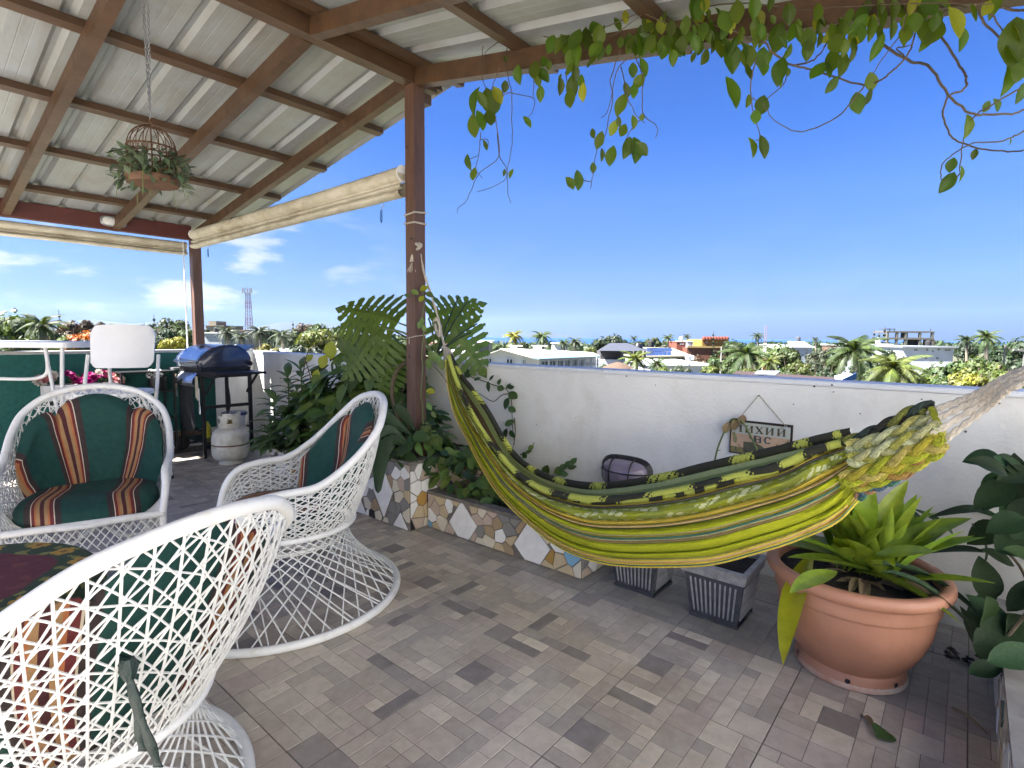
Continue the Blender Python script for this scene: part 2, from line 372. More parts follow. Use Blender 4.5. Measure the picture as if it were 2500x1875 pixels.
# ================================================ ROOF FRAME
rf = thing('pergola_roof', 'gabled terrace roof of corrugated metal sheets on brown timber frame', 'roof', (-2.69, 2.25, 0))
RX, RZ, ML, MR = -2.69, 2.80, .1605, .187
def roofz(x): return RZ + (ML*(x-RX) if x < RX else -MR*(x-RX))
b = MB(); b.bar((RX, -1.72, 2.723), (RX, 2.40, 2.723), .075, .115)
b.build('ridge_beam', M['woodh'], rf)
XL, XR = -6.42, .50
for y in (2.25, 1.57, .81, .05, -.71, -1.47):
    b = MB()
    b.bar((RX-.04, y, roofz(RX-.04)-.088), (-6.21, y, roofz(-6.21)-.088), .055, .09)
    if y < 2.2: b.build('rafter', M['woodh'], rf)
    else: b.build('rafter', M['woodh'], rf)
    b = MB()
    b.bar((RX+.04, y, roofz(RX+.04)-.088), (XR-.1, y, roofz(XR-.1)-.088), .06, .10 if y > 2.2 else .09)
    b.build('rafter', M['woodh'], rf)
for x in (-3.45, -4.22, -4.98, -5.75, -2.78, -2.60, -1.85, -1.09, -.32, .36):
    sl_ = ML if x < RX else -MR
    z = roofz(x)-.022
    b = MB()
    y1 = 2.545+.02*sin(x*7)
    b.bar((x, -1.72, z), (x, y1, z), .062, .042, up=(-sl_, 0, 1))
    b.build('purlin', M['woodh'], rf)
b = MB(); b.bar((-6.18, -1.72, 2.175), (-6.18, 2.208, 2.175), .08, .135); b.build('eave_beam', M['maroon'], rf)
# corrugated sheets: trapezoid ribs down the slope, one rib every 23 cm, three ribs to a sheet
def rib(y):
    t = (y/.23) % 1.
    if t < .10: return .026*(t/.10)
    if t < .20: return .026
    if t < .30: return .026*(1-(t-.20)/.10)
    q = ((t-.30)/.7)
    return .0011 if (.30 < q < .34 or .62 < q < .66) else 0.
def sheet(x0, x1, y0, y1, lift):
    ys = []
    k = math.floor(y0/.23)
    while k*.23 < y1:
        for t in (0, .10, .20, .30, .30+.7*.29, .30+.7*.31, .30+.7*.34, .30+.7*.36, .30+.7*.61, .30+.7*.63, .30+.7*.66, .30+.7*.68):
            y = (k+t)*.23
            if y0 <= y <= y1: ys.append(y)
        k += 1
    ys = sorted(set([y0]+ys+[y1])); n = 14; vs = []; 
    for i in range(n+1):
        x = x0+(x1-x0)*i/n
        for y in ys: vs.append((x, y, roofz(x)+.002+lift+rib(y)+.0018*mnoise.noise(Vector((x*2.2, y*3, 4)))))
    m = len(ys); fs = [(i*m+j, (i+1)*m+j, (i+1)*m+j+1, i*m+j+1) for i in range(n) for j in range(m-1)]
    top = MB(); top.add(vs, fs); top.add([(v[0], v[1], v[2]+.0012) for v in vs], [f[::-1] for f in fs])
    return top
y = 2.60; k = 0
while y > -1.6:
    y0 = max(-1.78, y-.92)
    for (a, c) in ((XL, RX-.004), (RX+.004, XR)):
        sheet(a, c, y0-.02, y, .0015*(k % 2)).build('metal_sheet', M['roof'], rf)
    y = y0; k += 1
b = MB(); b.bar((RX-.001, -1.75, RZ+.045), (RX-.001, 2.61, RZ+.045), .30, .003); b.build('ridge_cap', M['roof'], rf)

# posts
def post(x, y, z0, z1, w, label, m):
    t = thing('roof_post', label, 'post', (x, y, z0), 0, None)
    b = MB(); n = 14
    def f(u, v):
        k = int(round(v*4)) % 4; cx, cy = [(-1, -1), (1, -1), (1, 1), (-1, 1)][k]
        return (x+cx*w/2+.0015*mnoise.noise(Vector((u*9, k, 1))), y+cy*w/2+.0015*mnoise.noise(Vector((u*9, k, 5))), z0+(z1-z0)*u)
    b.grid(f, n, 4); b.build('shaft', m, t)
    return t
p1 = post(RX, 2.25, .30, 2.665, .085, 'brown painted timber post rising from the corner of the mosaic planter', M['post'])
for (dx, z) in ((-.018, 1.02), (.015, 1.75), (-.02, 2.3)): MB().lathe([(0, .001), (.009, .001), (.009, -.002)], (RX+dx, 2.25-.0435, z), 10, axis=Matrix.Rotation(pi/2, 3, 'X')).build('screw_head', M['black'], p1)
b = MB(); b.b2((RX-.03, 2.293, 2.58), (RX+.03, 2.36, 2.64)); b.build('bracket', M['woodh'], p1)
p2 = post(-6.18, 2.25, .992, 2.108, .085, 'brown corner post on the left parapet behind the gas grill', M['post'])
MB().b2((-6.238, 2.155, .993), (-6.228, 2.165, 2.1)).build('white_pipe', M['plastic'], p2)

b = MB(); b.bar((.30, -1.72, 2.10), (.30, 2.40, 2.10), .08, .10); b.build('eave_beam', M['woodh'], rf)
post(.30, 2.25, .0, 2.049, .085, 'brown post under the right eave near the white wall', M['post'])
post(.30, 1.43, .0, 2.049, .085, 'brown post under the right eave to which the hammock cords are tied', M['post'])

# rolled awnings (blinds)
def awning(p, q, label, along, drop, rad):
    p, q = Vector(p), Vector(q); d = (q-p); L = d.length; d.normalize()
    t = thing('rolled_awning', label, 'awning', (p+q)/2 - Vector((0, 0, drop)))
    side = Vector((d.y, -d.x, 0)).normalized()
    b = MB(); n = 60
    for K in (0,):
        pts = [p + d*(L*i/n) + Vector((0, 0, -.006*sin(pi*i/n)+.002*mnoise.noise(Vector((i*.6, 1, 2))))) for i in range(n+1)]
        b.tube(pts, [rad*(1+.05*mnoise.noise(Vector((i*.4, 7, 2)))) for i in range(n+1)], 16)
    b.build('fabric_roll', M['awning'], t, True)
    b = MB(); prof = [(rad*.6, -rad*.7), (rad*.15, -rad*1.15), (rad*.55, -rad*1.5), (rad*.60, -drop*.60), (rad*.05, -drop*.66), (rad*.70, -drop*.72), (rad*.95, -drop*.86), (rad*.55, -drop*.98), (-.3*rad, -drop), (-rad*.6, -drop*.9), (-rad*.6, -rad)]
    P = spline([Vector((a, 0, c)) for a, c in prof], 3)
    b.grid(lambda u, v: tuple(p + d*(L*u) + side*(-1)*P[int(round(v*(len(P)-1)))].x*along + Vector((0, 0, P[int(round(v*(len(P)-1)))].z + .004*mnoise.noise(Vector((u*9, v*2, 3)))))), 70, len(P)-1)
    b.build('valance', M['awning'], t, True)
    MB().tube([p, p + d*.004], rad*1.12, 18).build('end_cap', M['plastic'], t); MB().tube([q - d*.004, q], rad*1.12, 18).build('end_cap', M['plastic'], t)
    return t, side
awA, s1 = awning((-2.76, 2.215, 2.155), (-6.10, 2.215, 2.155), 'long cream awning rolled up between the two brown posts', 1, .140, .046)
awB, s2 = awning((-6.27, 2.2, 2.06), (-6.27, -1.7, 2.06), 'cream awning rolled up under the maroon eave beam on the left', 1, .10, .034)
for (px, py, yy) in ((931, 528, 2.2), (508, 617, 2.2)):
    c = on_y(px, py, yy)
    t = thing('snap_hook', 'small blue metal snap hook hanging under the awning near the '+('tall middle post' if px > 700 else 'left corner post'), 'hook', c - Vector((0, 0, .045)), 0, 'snap hooks under the awning')
    mm = mat('blue_steel', (.03, .10, .22), .35, .1, 20, metal=.6)
    b = MB(); b.tube([c+Vector((.010*cos(a), 0, .026+.011*sin(a))) for a in np.linspace(0, 2*pi, 12, endpoint=False)], .0028, 6, True); b.build('ring', mm, t, True)
    b = MB(); b.tube([c+Vector((.008*cos(a)*(1 if sin(a) > 0 else .8), 0, -.012+.028*sin(a))) for a in np.linspace(0, 2*pi, 16, endpoint=False)], .003, 6, True); b.build('clip', mm, t, True)
    b = MB(); b.tube([c+Vector((0, 0, .036)), c+Vector((0, .02, .08))], .0025, 5); b.build('cord', M['ropew'], t)

# ceiling light on the eave beam
t = thing('bulkhead_light', 'frosted oval bulkhead light fixed to the maroon eave beam', 'lamp', (-6.13, 1.55, 2.15))
def dome(c, nrm, up, a, h, d, mb, n=20, m=6):
    c, nrm, up = Vector(c), Vector(nrm).normalized(), Vector(up).normalized(); sx = up.cross(nrm)
    def f(u, v):
        th = 2*pi*u; ph = v*pi/2; ce = cos(th); se = sin(th)
        e = .62; qx = math.copysign(abs(ce)**e, ce); qy = math.copysign(abs(se)**e, se)
        return tuple(c + sx*(a*qx*cos(ph)) + up*(h*qy*cos(ph)) + nrm*(d*sin(ph)))
    mb.grid(f, n, m); return mb
b = MB(); dome((-6.138, 1.55, 2.18), (1, 0, 0), (0, 0, 1), .105, .05, .02, b); b.build('base', M['grey'], t, True)
b = MB(); dome((-6.13, 1.55, 2.18), (1, 0, 0), (0, 0, 1), .088, .040, .055, b); b.build('lens', mat('frosted_lens', (.55, .55, .52), .3, .05, 10), t, True)

# ================================================ MOSAIC PLANTERS
def clip(poly, a, b_, c):           # keep a*x + b*y <= c
    out = []
    for i in range(len(poly)):
        p, q = poly[i], poly[(i+1) % len(poly)]
        dp, dq = a*p[0]+b_*p[1]-c, a*q[0]+b_*q[1]-c
        if dp <= 0: out.append(p)
        if (dp < 0 < dq) or (dq < 0 < dp):
            t_ = dp/(dp-dq); out.append((p[0]+(q[0]-p[0])*t_, p[1]+(q[1]-p[1])*t_))
    return out
def shrink(poly, g):
    out = poly; cx = sum(p[0] for p in poly)/len(poly); cy = sum(p[1] for p in poly)/len(poly)
    for i in range(len(poly)):
        p, q = poly[i], poly[(i+1) % len(poly)]; ex, ey = q[0]-p[0], q[1]-p[1]; L = math.hypot(ex, ey)
        if L < 1e-6: continue
        a, c = ey/L, -ex/L; cc = a*p[0]+c*p[1]
        if a*cx+c*cy > cc: a, c, cc = -a, -c, -cc
        out = clip(out, a, c, cc-g)
        if len(out) < 3: return []
    return out
MOS = {}
for nm, c_, w in (('white', (.80, .80, .78), 5), ('cream', (.66, .60, .48), 7), ('sand', (.55, .44, .28), 4), ('tan', (.36, .27, .17), 1.5), ('grey', (.24, .235, .22), 5), ('pink_beige', (.50, .40, .33), 4), ('dark_green', (.05, .09, .07), 1), ('black', (.02, .02, .022), 1), ('blue', (.03, .06, .25), .4), ('sky', (.22, .42, .58), .5), ('ochre', (.42, .25, .07), 1)):
    MOS[nm] = (mat('glazed_shard_'+nm, c_, .22, .10, 18, .05, 40, col2=tuple(q*.82 for q in c_)), w)
mosl = [k for k, (m_, w) in MOS.items() for _ in range(int(w*2+.5))]
def mosaic(W_, H_, fn, parent, seed, diamonds=(), cell=.112):
    r = random.Random(seed); pts = []
    for _ in range(4000):
        p = (r.uniform(0, W_), r.uniform(0, H_))
        dmin = cell*(.42+.62*r.random())
        if all(math.hypot(p[0]-q[0], p[1]-q[1]) > dmin for q in pts): pts.append(p)
    dd = []
    for (cx, cy, w, h, rot) in diamonds:
        dd.append([(cx+x*cos(rot)-y*sin(rot), cy+x*sin(rot)+y*cos(rot)) for x, y in ((w, 0), (0, h), (-w, 0), (0, -h))])
    def emit(poly, nm):
        poly = clip(clip(clip(clip(poly, 1, 0, W_-.003), -1, 0, -.003), 0, 1, H_-.003), 0, -1, -.003)
        if len(poly) < 3: return
        poly = shrink(poly, .0030)
        if len(poly) < 3: return
        A = abs(sum(poly[i][0]*poly[(i+1) % len(poly)][1]-poly[(i+1) % len(poly)][0]*poly[i][1] for i in range(len(poly))))/2
        if A < 8e-5: return
        b = MB(); b.prism(poly, fn, -.001, .006+r.uniform(-.0015, .0015), .0014); b.build('mosaic_piece', MOS[nm][0], parent)
    for d in dd: emit(d, 'white')
    for p in pts:
        inside = False; poly = [(-.1, -.1), (W_+.1, -.1), (W_+.1, H_+.1), (-.1, H_+.1)]
        for q in pts:
            if q is p: continue
            a, c = q[0]-p[0], q[1]-p[1]; L2 = a*a+c*c
            if L2 > .16: continue
            poly = clip(poly, a, c, (q[0]**2+q[1]**2-p[0]**2-p[1]**2)/2)
        for d in dd:
            best = None
            for i in range(4):
                s, e = d[i], d[(i+1) % 4]; ex, ey = e[0]-s[0], e[1]-s[1]; L = math.hypot(ex, ey); a, c = ey/L, -ex/L; k = a*s[0]+c*s[1]
                sg = a*p[0]+c*p[1]-k
                if best is None or sg > best[0]: best = (sg, a, c, k)
            if best[0] <= 0: inside = True; break
            poly = clip(poly, -best[1], -best[2], -best[3])
        if inside or len(poly) < 3: continue
        emit(poly, r.choice(mosl))
def planter(x0, x1, yf, H_, label, seed, diamonds, side=True, wall=.05, soil=.05, cat='planter', ridge='x'):
    t = thing('mosaic_planter', label, cat, ((x0+x1)/2, (yf+YW)/2, 0))
    b = MB()
    b.b2((x0, yf+.006, 0), (x1-.006, yf+wall, H_-.012)); b.b2((x0, yf+wall, 0), (x0+wall, YW-.012, H_-.012)); b.b2((x1-wall, yf+wall, 0), (x1-.006, YW-.012, H_-.012))
    b.build('body', M['cement'], t)
    b = MB(); z0, z1 = H_-.0119, H_
    b.b2((x0-.002, yf+.001, z0), (x1-.001, yf+wall+.012, z1)); b.b2((x0-.002, yf+wall+.012, z0), (x0+wall+.01, YW-.012, z1)); b.b2((x1-wall-.01, yf+wall+.012, z0), (x1-.001, YW-.012, z1))
    b.build('cement_rim', M['cement'], t)
    b = MB(); b.grid(lambda u, v: (x0+wall+.001+(x1-x0-2*wall-.002)*u, yf+wall+.001+(YW-.013-yf-wall)*v, H_-soil+.015*mnoise.noise(Vector((u*9, v*7, seed)))), 30, 12); b.build('soil', M['soil'], t, True)
    mosaic(x1-x0, H_-.014, lambda u, v, w: (x0+u, yf+.006-w, v), t, seed, diamonds)
    if side: mosaic(min(.62, YW-yf), H_-.014, lambda u, v, w: (x1-.006+w, yf+.006+u, v), t, seed+5, ())
    return t
pl_mid = planter(-3.10, -2.46, 2.0, .415, 'taller mosaic planter with white diamond tiles at the foot of the middle post', 3, [(.38, .20, .10, .17, .05), (.55, .0, .075, .10, 0), (.12, .02, .075, .11, 0), (.10, .36, .07, .09, .3)])
pl_r = planter(-2.452, -1.348, 2.13, .225, 'low mosaic planter with white diamond tiles beside the small ribbed pots', 8, [(.30, .085, .115, .135, .1), (.80, .085, .12, .14, .12)])
pl_l = planter(-4.50, -3.108, 2.13, .225, 'low mosaic planter half hidden behind the wicker chair at the left of the post', 15, [(.25, .10, .11, .13, 0), (.75, .11, .12, .13, .1), (1.2, .10, .12, .13, -.1)], side=False)
# planter at the right edge of the terrace, running towards the viewer
t = pl_e = thing('mosaic_planter', 'mosaic planter with a rounded marble edge at the right side of the terrace', 'planter', (.4, 1.6, 0))
b = MB(); b.b2((.135, .6, 0), (.19, 2.6, .198)); b.b2((.19, 2.55, 0), (.9, 2.6, .198)); b.build('body', M['cement'], t)
b = MB(); b.bar((.165, .6, .208), (.165, 2.61, .208), .07, .018); b.build('marble_rim', mat('veined_marble', (.36, .34, .32), .3, .25, 6, .05, 20, col2=(.16, .15, .14)), t)
b = MB(); b.grid(lambda u, v: (.19+.7*u, .6+1.95*v, .15+.02*mnoise.noise(Vector((u*7, v*9, 3)))), 12, 30); b.build('soil', M['soil'], t, True)
mosaic(2.0, .196, lambda u, v, w: (.135-w, .6+u, v), t, 31, [(.5, .09, .11, .12, 0), (1.1, .09, .11, .12, 0), (1.65, .09, .11, .12, 0)])
# ================================================ WOVEN CHAIRS
def stripe_mat():
    m = mat('striped_cushion_fabric', (.5, .5, .5), .85, .08, 40, .25, 320); n = m.node_tree.nodes; l = m.node_tree.links
    a = n.new('ShaderNodeAttribute'); a.attribute_name = 'sv'
    f = n.new('ShaderNodeMath'); f.operation = 'FRACT'; l.new(a.outputs['Fac'], f.inputs[0])
    cr = n.new('ShaderNodeValToRGB'); l.new(f.outputs[0], cr.inputs[0]); e = cr.color_ramp; e.interpolation = 'CONSTANT'
    G = (.004, .052, .043); D = (.035, .022, .022); Wt = (.62, .54, .42); Mn = (.13, .018, .02); T = (.34, .20, .09); DM = (.06, .010, .014); O = (.40, .14, .05)
    st = [(0, G), (.50, D), (.575, Wt), (.587, Mn), (.622, O), (.645, T), (.685, DM), (.735, T), (.775, O), (.80, Mn), (.845, Wt), (.857, D), (.93, G)]
    e.elements[0].position = 0; e.elements[0].color = (*G, 1); e.elements[1].position = .5; e.elements[1].color = (*D, 1)
    for p, c in st[2:]: k = e.elements.new(p); k.color = (*c, 1)
    mx = [q for q in n if q.bl_idname == 'ShaderNodeMix'][0]
    l.new(cr.outputs[0], mx.inputs[6])
    mu = n.new('ShaderNodeMix'); mu.data_type = 'RGBA'; mu.blend_type = 'MULTIPLY'; mu.inputs[0].default_value = 1; mu.inputs[7].default_value = (.8, .8, .8, 1); l.new(cr.outputs[0], mu.inputs[6]); l.new(mu.outputs[2], mx.inputs[7])
    return m
M['stripe'] = stripe_mat()
def add_sv(me, vals):
    a = me.attributes.new('sv', 'FLOAT', 'POINT'); a.data.foreach_set('value', vals)
HALF = [(.22, .285, .33), (.19, .30, .44), (.135, .300, .510), (.04, .315, .533), (-.09, .322, .545), (-.19, .322, .60), (-.276, .316, .67), (-.356, .285, .755), (-.41, .20, .83), (-.44, .1, .862), (-.45, 0, .872)]
RIM = spline([Vector(p) for p in HALF] + [Vector((x, -y, z)) for x, y, z in HALF[-2::-1]], 10)
_cum = [0.]
for a, b_ in zip(RIM[:-1], RIM[1:]): _cum.append(_cum[-1]+(b_-a).length)
def rimp(s):
    L = min(max(s, 0), 1)*_cum[-1]; i = int(np.searchsorted(_cum, L)); i = min(max(i, 1), len(RIM)-1)
    t = (L-_cum[i-1])/max(1e-9, _cum[i]-_cum[i-1]); return RIM[i-1].lerp(RIM[i], t)
SA, SB, SZ0 = .285, .275, .325
def bot(s):
    th = radians(42+276*s); return Vector((-.03+SA*cos(th), SB*sin(th), SZ0))
def surf(s, t, inset=0.):
    a, c = bot(s), rimp(s); p = a.lerp(c, t)
    out = Vector((p.x+.03, p.y, 0)); out = out.normalized() if out.length > 1e-5 else Vector((0, 0, 0))
    return p + out*(.022*sin(pi*t) - inset)
def lattice_mb(W_):
    b = MB(); r = .0025; nt_ = 9
    def strand(s0, sl_, rad=r):
        pts = []
        for k in range(nt_+1):
            t = k/nt_; s = s0+sl_*t
            if 0 <= s <= 1: pts.append(W_(surf(s, t)))
        if len(pts) > 1: b.tube(pts, rad, 5, cap=False)
    for i in range(45): strand(i/44, 0, .0028)
    for i in range(-11, 56): strand(i/50, .19); strand((i+.5)/50+.0, -.19)
    for i in range(-20, 70): 
        if i % 3 == 0: strand(i/52, .40, .0024); strand((i+.0)/52, -.40, .0024)
    return b
def make_chair(name, loc, rz, label, swivel=True, ties=False, tilt=0.):
    t = thing(name, label, 'wicker chair', (loc[0], loc[1], 0), rz, 'white woven armchairs round the low table')
    Wm = wm(t); bo = .85*tilt; bs = 1-.5*tilt; Wb = lambda p: Wm @ Vector((p[0]*bs, p[1]*bs+bo, p[2]))
    ct_, st_ = cos(tilt), sin(tilt)
    def W_(p): return Wm @ Vector((p[0]*ct_-(p[2]-.3)*st_, p[1], .3+p[0]*st_+(p[2]-.3)*ct_))
    b = MB(); pts = [W_(p) for p in RIM[::2]]; b.tube(pts, .0165, 12); b.build('arm_and_back_rail', M['white'], t, True)
    b = lattice_mb(W_); b.build('woven_side', M['strap'], t, True)
    b = MB(); b.tube([W_((-.03+SA*cos(a), SB*sin(a), SZ0)) for a in np.linspace(0, 2*pi, 48, endpoint=False)], .013, 10, True)
    b.build('seat_rail', M['white'], t, True)
    # woven seat
    b = MB()
    for k in range(-11, 12):
        y = k*.0245; h = math.sqrt(max(0, 1-(y/SB)**2))*SA
        if h > .02: b.tube([W_((-.03-h, y, SZ0)), W_((-.03+h, y, SZ0))], .003, 5); b.tube([W_((-.03+y, -h*SB/SA, SZ0+.003)), W_((-.03+y, h*SB/SA, SZ0+.003))], .003, 5)
    b.build('woven_seat', M['strap'], t, True)
    if swivel:
        b = MB(); n = 38; r1, z1, r0, z0 = .262, SZ0-.012, .500, .022
        for k in range(n):
            a = 2*pi*k/n
            for sg in (-1, 1):
                pts = []
                for j in range(9):
                    q = j/8; P = Vector((r1*cos(a), r1*sin(a), z1)).lerp(Vector((r0*cos(a+sg*1.12), r0*sin(a+sg*1.12), z0)), q)
                    pts.append(W_((P.x-.03*(1-q), P.y, P.z)).lerp(Wb((P.x-.03*(1-q), P.y, P.z)), q))
                b.tube(pts, .0031, 5, cap=False)
        for k in range(19):
            a = 2*pi*(k+.5)/19
            b.tube([W_((r1*cos(a)*.8-.03, r1*sin(a)*.8, z1-.03)), W_((.30*cos(a+.3), .30*sin(a+.3), .13)), Wb((r0*cos(a+.5), r0*sin(a+.5), z0))], .003, 5, cap=False)
        b.build('woven_base', M['strap'], t, True)
        b = MB(); b.tube([Wb((.505*cos(a), .505*sin(a), .017)) for a in np.linspace(0, 2*pi, 72, endpoint=False)], .0165, 12, True); b.build('base_ring', M['white'], t, True)
        b = MB(); b.tube([W_((.245*cos(a)-.02, .245*sin(a), .262)) for a in np.linspace(0, 2*pi, 48, endpoint=False)], .011, 8, True); b.build('swivel_ring', M['white'], t, True)
    else:
        legs = [(.20, .285), (.20, -.285), (-.24, .20), (-.24, -.20)]
        for (x, y) in legs:
            b = MB(); b.tube([W_((x, y, SZ0)), W_((x*1.02, y*1.0, .16)), W_((x*1.06, y*1.02, .012))], [.0155, .0150, .0140], 10)
            b.build('leg', M['white'], t, True)
        b = MB(); b.tube([W_((.22, -.285, SZ0)), W_((.245, 0, SZ0+.006)), W_((.22, .285, SZ0))], .016, 10); b.build('front_rail', M['white'], t, True)
        seq = [(0, 1), (1, 3), (3, 2), (2, 0)]
        for (i, j) in seq:
            A_, B_ = Vector((*legs[i], 0)), Vector((*legs[j], 0))
            def arch(u): return .10 + .085*math.exp(-((u-.5)/.16)**2)
            b = MB(); b.tube([W_((A_.lerp(B_, u).x, A_.lerp(B_, u).y, arch(u))) for u in np.linspace(0, 1, 15)], .010, 8); b.build('apron_rail', M['white'], t, True)
            b = MB(); n = 17
            for k in range(-6, n+7):
                for sg in (-1, 1):
                    pts = []
                    for q in range(7):
                        u = (k+sg*5*q/6)/n
                        if not 0 <= u <= 1: continue
                        z = SZ0-.006 - (SZ0-.10)*q/6
                        if z < arch(u): continue
                        pp = A_.lerp(B_, u); pts.append(W_((pp.x, pp.y, z)))
                    if len(pts) > 1: b.tube(pts, .0029, 5, cap=False)
            b.build('woven_apron', M['strap'], t, True)
    # cushions
    nu, nv = 66, 30; S0, S1 = .235, .765
    def top(u): return .80+.135*abs(sin(3*pi*u))**.45*(1-.28*abs(2*u-1)**3)
    def pad(side):
        vs = []; sv = []
        for i in range(nu+1):
            u = i/nu
            for j in range(nv+1):
                v = j/nv; s = S0+(S1-S0)*u; tt = .07+(top(u)-.07)*v
                e = max(0., min(1, min(u, 1-u)*9, v*8, (1-v)*7)); e = math.sqrt(1-(1-e)**2)
                pan = abs(sin(3*pi*u))**.5
                th = (.030+.022*pan)*e
                crease = .006*mnoise.noise(Vector((u*7, v*6, 3+rz)))
                ins = .030 + (th*1.0+crease*e if side else -th*.25)+.01
                p = surf(s, tt, ins); vs.append(W_(p)); sv.append(.72+(u-.27+.012*sin(v*3+u*2))/.37)
        fs = [(i*(nv+1)+j, (i+1)*(nv+1)+j, (i+1)*(nv+1)+j+1, i*(nv+1)+j+1) for i in range(nu) for j in range(nv)]
        return vs, sv, fs
    b = MB(); v1, s1_, f1 = pad(True); v2, s2_, f2 = pad(False); b.add(v1, f1); b.add(v2, [f[::-1] for f in f2])
    o = b.build('back_cushion', M['stripe'], t, True); add_sv(o.data, s1_+s2_)
    vs = []; sv = []; nr, na = 14, 56
    b = MB()
    prof = [(0, .052), (.5, .060), (.78, .056), (.92, .045), (.985, .026), (1.0, .010), (.985, -.006), (.92, -.014), (0, -.014)]
    PP = spline([Vector((a, 0, c)) for a, c in prof], 4)
    for P_ in PP:
        for k in range(na):
            a = 2*pi*k/na; ce, se = cos(a), sin(a); q = .74
            x = .0 + .255*math.copysign(abs(ce)**q, ce)*P_.x; y = .268*math.copysign(abs(se)**q, se)*P_.x
            z = SZ0+.030+P_.z*1.05 + .006*mnoise.noise(Vector((x*9, y*9, 2+rz)))*(1 if P_.z > 0 else 0) - .02*max(0, x-.12)/.13
            vs.append(W_((x-.01, y, z))); sv.append((y+.012*sin(x*14)*1.0+.345)/.285)
    K = len(PP); b.add(vs, [(i*na+k, i*na+(k+1) % na, (i+1)*na+(k+1) % na, (i+1)*na+k) for i in range(K-1) for k in range(na)])
    o = b.build('seat_cushion', M['stripe'], t, True); add_sv(o.data, sv)
    if ties:
        for sgn in (1,):
            c0 = surf(.44, .52, -.012); b = MB()
            gm = mat('dark_green_ribbon', (.004, .022, .019), .5, .2, 30, .3, 150)
            kn = W_(c0)
            b.tube([kn+Vector((0, 0, .02)), kn, kn+Vector((.005, .0, -.02))], [.010, .017, .009], 8)
            b.tube([kn+Vector((-.018, -.01, .018)), kn+Vector((-.005, -.004, .012)), kn], [.006, .012, .008], 7)
            b.build('tie_knot', gm, t, True)
            for dx, L in ((.0, .17), (.022, .19)):
                b = MB(); d = W_(surf(.44, .4, -.014))-kn
                P_ = [kn+Vector((0, 0, -.01)), kn+Vector((.008+dx*.4, .006, -.35*L)), kn+Vector((.004+dx*1.2, .012+dx*.4, -.75*L)), kn+Vector((dx*1.7, .016+dx*.6, -L))]
                pts = spline(P_, 6); n0 = len(b.v)
                side = _r*1.0
                for q, p in enumerate(pts): w = .0085*(1-.25*sin(q*.9)); b.v += [tuple(p-side*w), tuple(p+side*w)]
                for q in range(len(pts)-1): b.f.append([n0+2*q, n0+2*q+1, n0+2*q+3, n0+2*q+2]); b.m.append(0); b.col.append(None)
                o = b.build('tie_ribbon', gm, t, True); sm = o.modifiers.new('thick', 'SOLIDIFY'); sm.thickness = .003
    return t
chB = make_chair('woven_armchair', (-2.296, 1.139), radians(252), 'white woven swivel armchair facing left in front of the planters, striped cushion')
chC = make_chair('woven_armchair', (-1.60, .265), radians(196), 'white woven armchair nearest the viewer, seen from behind with green ribbon tied on its back', ties=True, tilt=.14)
chA = make_chair('woven_armchair', (-3.11, .637), radians(-18), 'white woven armchair on four legs at the left, facing the viewer with striped cushions', swivel=False)

# low round table and its cloth
TX, TY, TR, TZ = -2.16, .10, .315, .44
t = thing('low_table', 'low round table under the patterned cloth between the woven armchairs', 'table', (TX, TY, 0))
MB().lathe([(0, TZ-.02), (TR-.01, TZ-.02), (TR, TZ-.01), (TR-.005, TZ-.003), (0, TZ-.003)], (TX, TY, 0), 40).build('tabletop', M['plastic'], t)
for k in range(4):
    a = pi/4+k*pi/2; b = MB(); b.tube([(TX+.2*cos(a), TY+.2*sin(a), TZ-.022), (TX+.27*cos(a), TY+.27*sin(a), .01)], .014, 10); b.build('leg', M['white'], t, True)
def cloth_col(x, y):
    r_ = math.hypot(x, y); a = math.atan2(y, x)
    g = (.028, .055, .022); mcol = (.115, .022, .030); gold = (.42, .25, .04); lg = (.20, .20, .05)
    if r_ < .235+.012*sin(a*5): return mcol if mnoise.noise(Vector((x*22, y*22, 2))) < .32 else (.16, .04, .035)
    k = round(a/(2*pi/14)); a0 = k*2*pi/14; rr = .283+.02*(k % 2); dx, dy = x-rr*cos(a0), y-rr*sin(a0); d = math.hypot(dx, dy); pe = .034*(.72+.28*abs(sin(2.5*math.atan2(dy, dx))))
    if d < .010: return (.20, .09, .02)
    if d < pe: return gold
    if mnoise.noise(Vector((x*30, y*30, 9))) > .25: return lg
    return g
b = MB(); nr, na = 90, 300; vs = []
for i in range(nr+1):
    for k in range(na):
        a = 2*pi*k/na; R_ = i/nr*(TR+.20)
        if R_ <= TR+.004: x, y, z = R_*cos(a), R_*sin(a), TZ+.003
        else:
            e = R_-TR-.004; w = .018*sin(9*a+.6)+.008*sin(17*a); rr = TR+.006+min(e, .012)+w*min(1, e/.12)+.02*min(1, e/.1); x, y, z = rr*cos(a), rr*sin(a), TZ+.003-max(0, e-.004)
        vs.append((TX+x, TY+y, z+.001*mnoise.noise(Vector((x*20, y*20, 0)))))
fs = [(i*na+k, i*na+(k+1) % na, (i+1)*na+(k+1) % na, (i+1)*na+k) for i in range(nr) for k in range(na)]
b.v = vs
for n_, f in enumerate(fs):
    i, k = divmod(n_, na); R_ = (i+.5)/nr*(TR+.20); a = 2*pi*(k+.5)/na
    b.f.append(list(f)); b.m.append(0); b.col.append(cloth_col(R_*cos(a), R_*sin(a)))
o = b.build('tablecloth', mat('printed_tablecloth', (.1, .1, .1), .8, .08, 60, .2, 300, attr=True), None, True)
tag(o, 'maroon and green cloth with yellow flowers draped over the low round table', 'tablecloth')

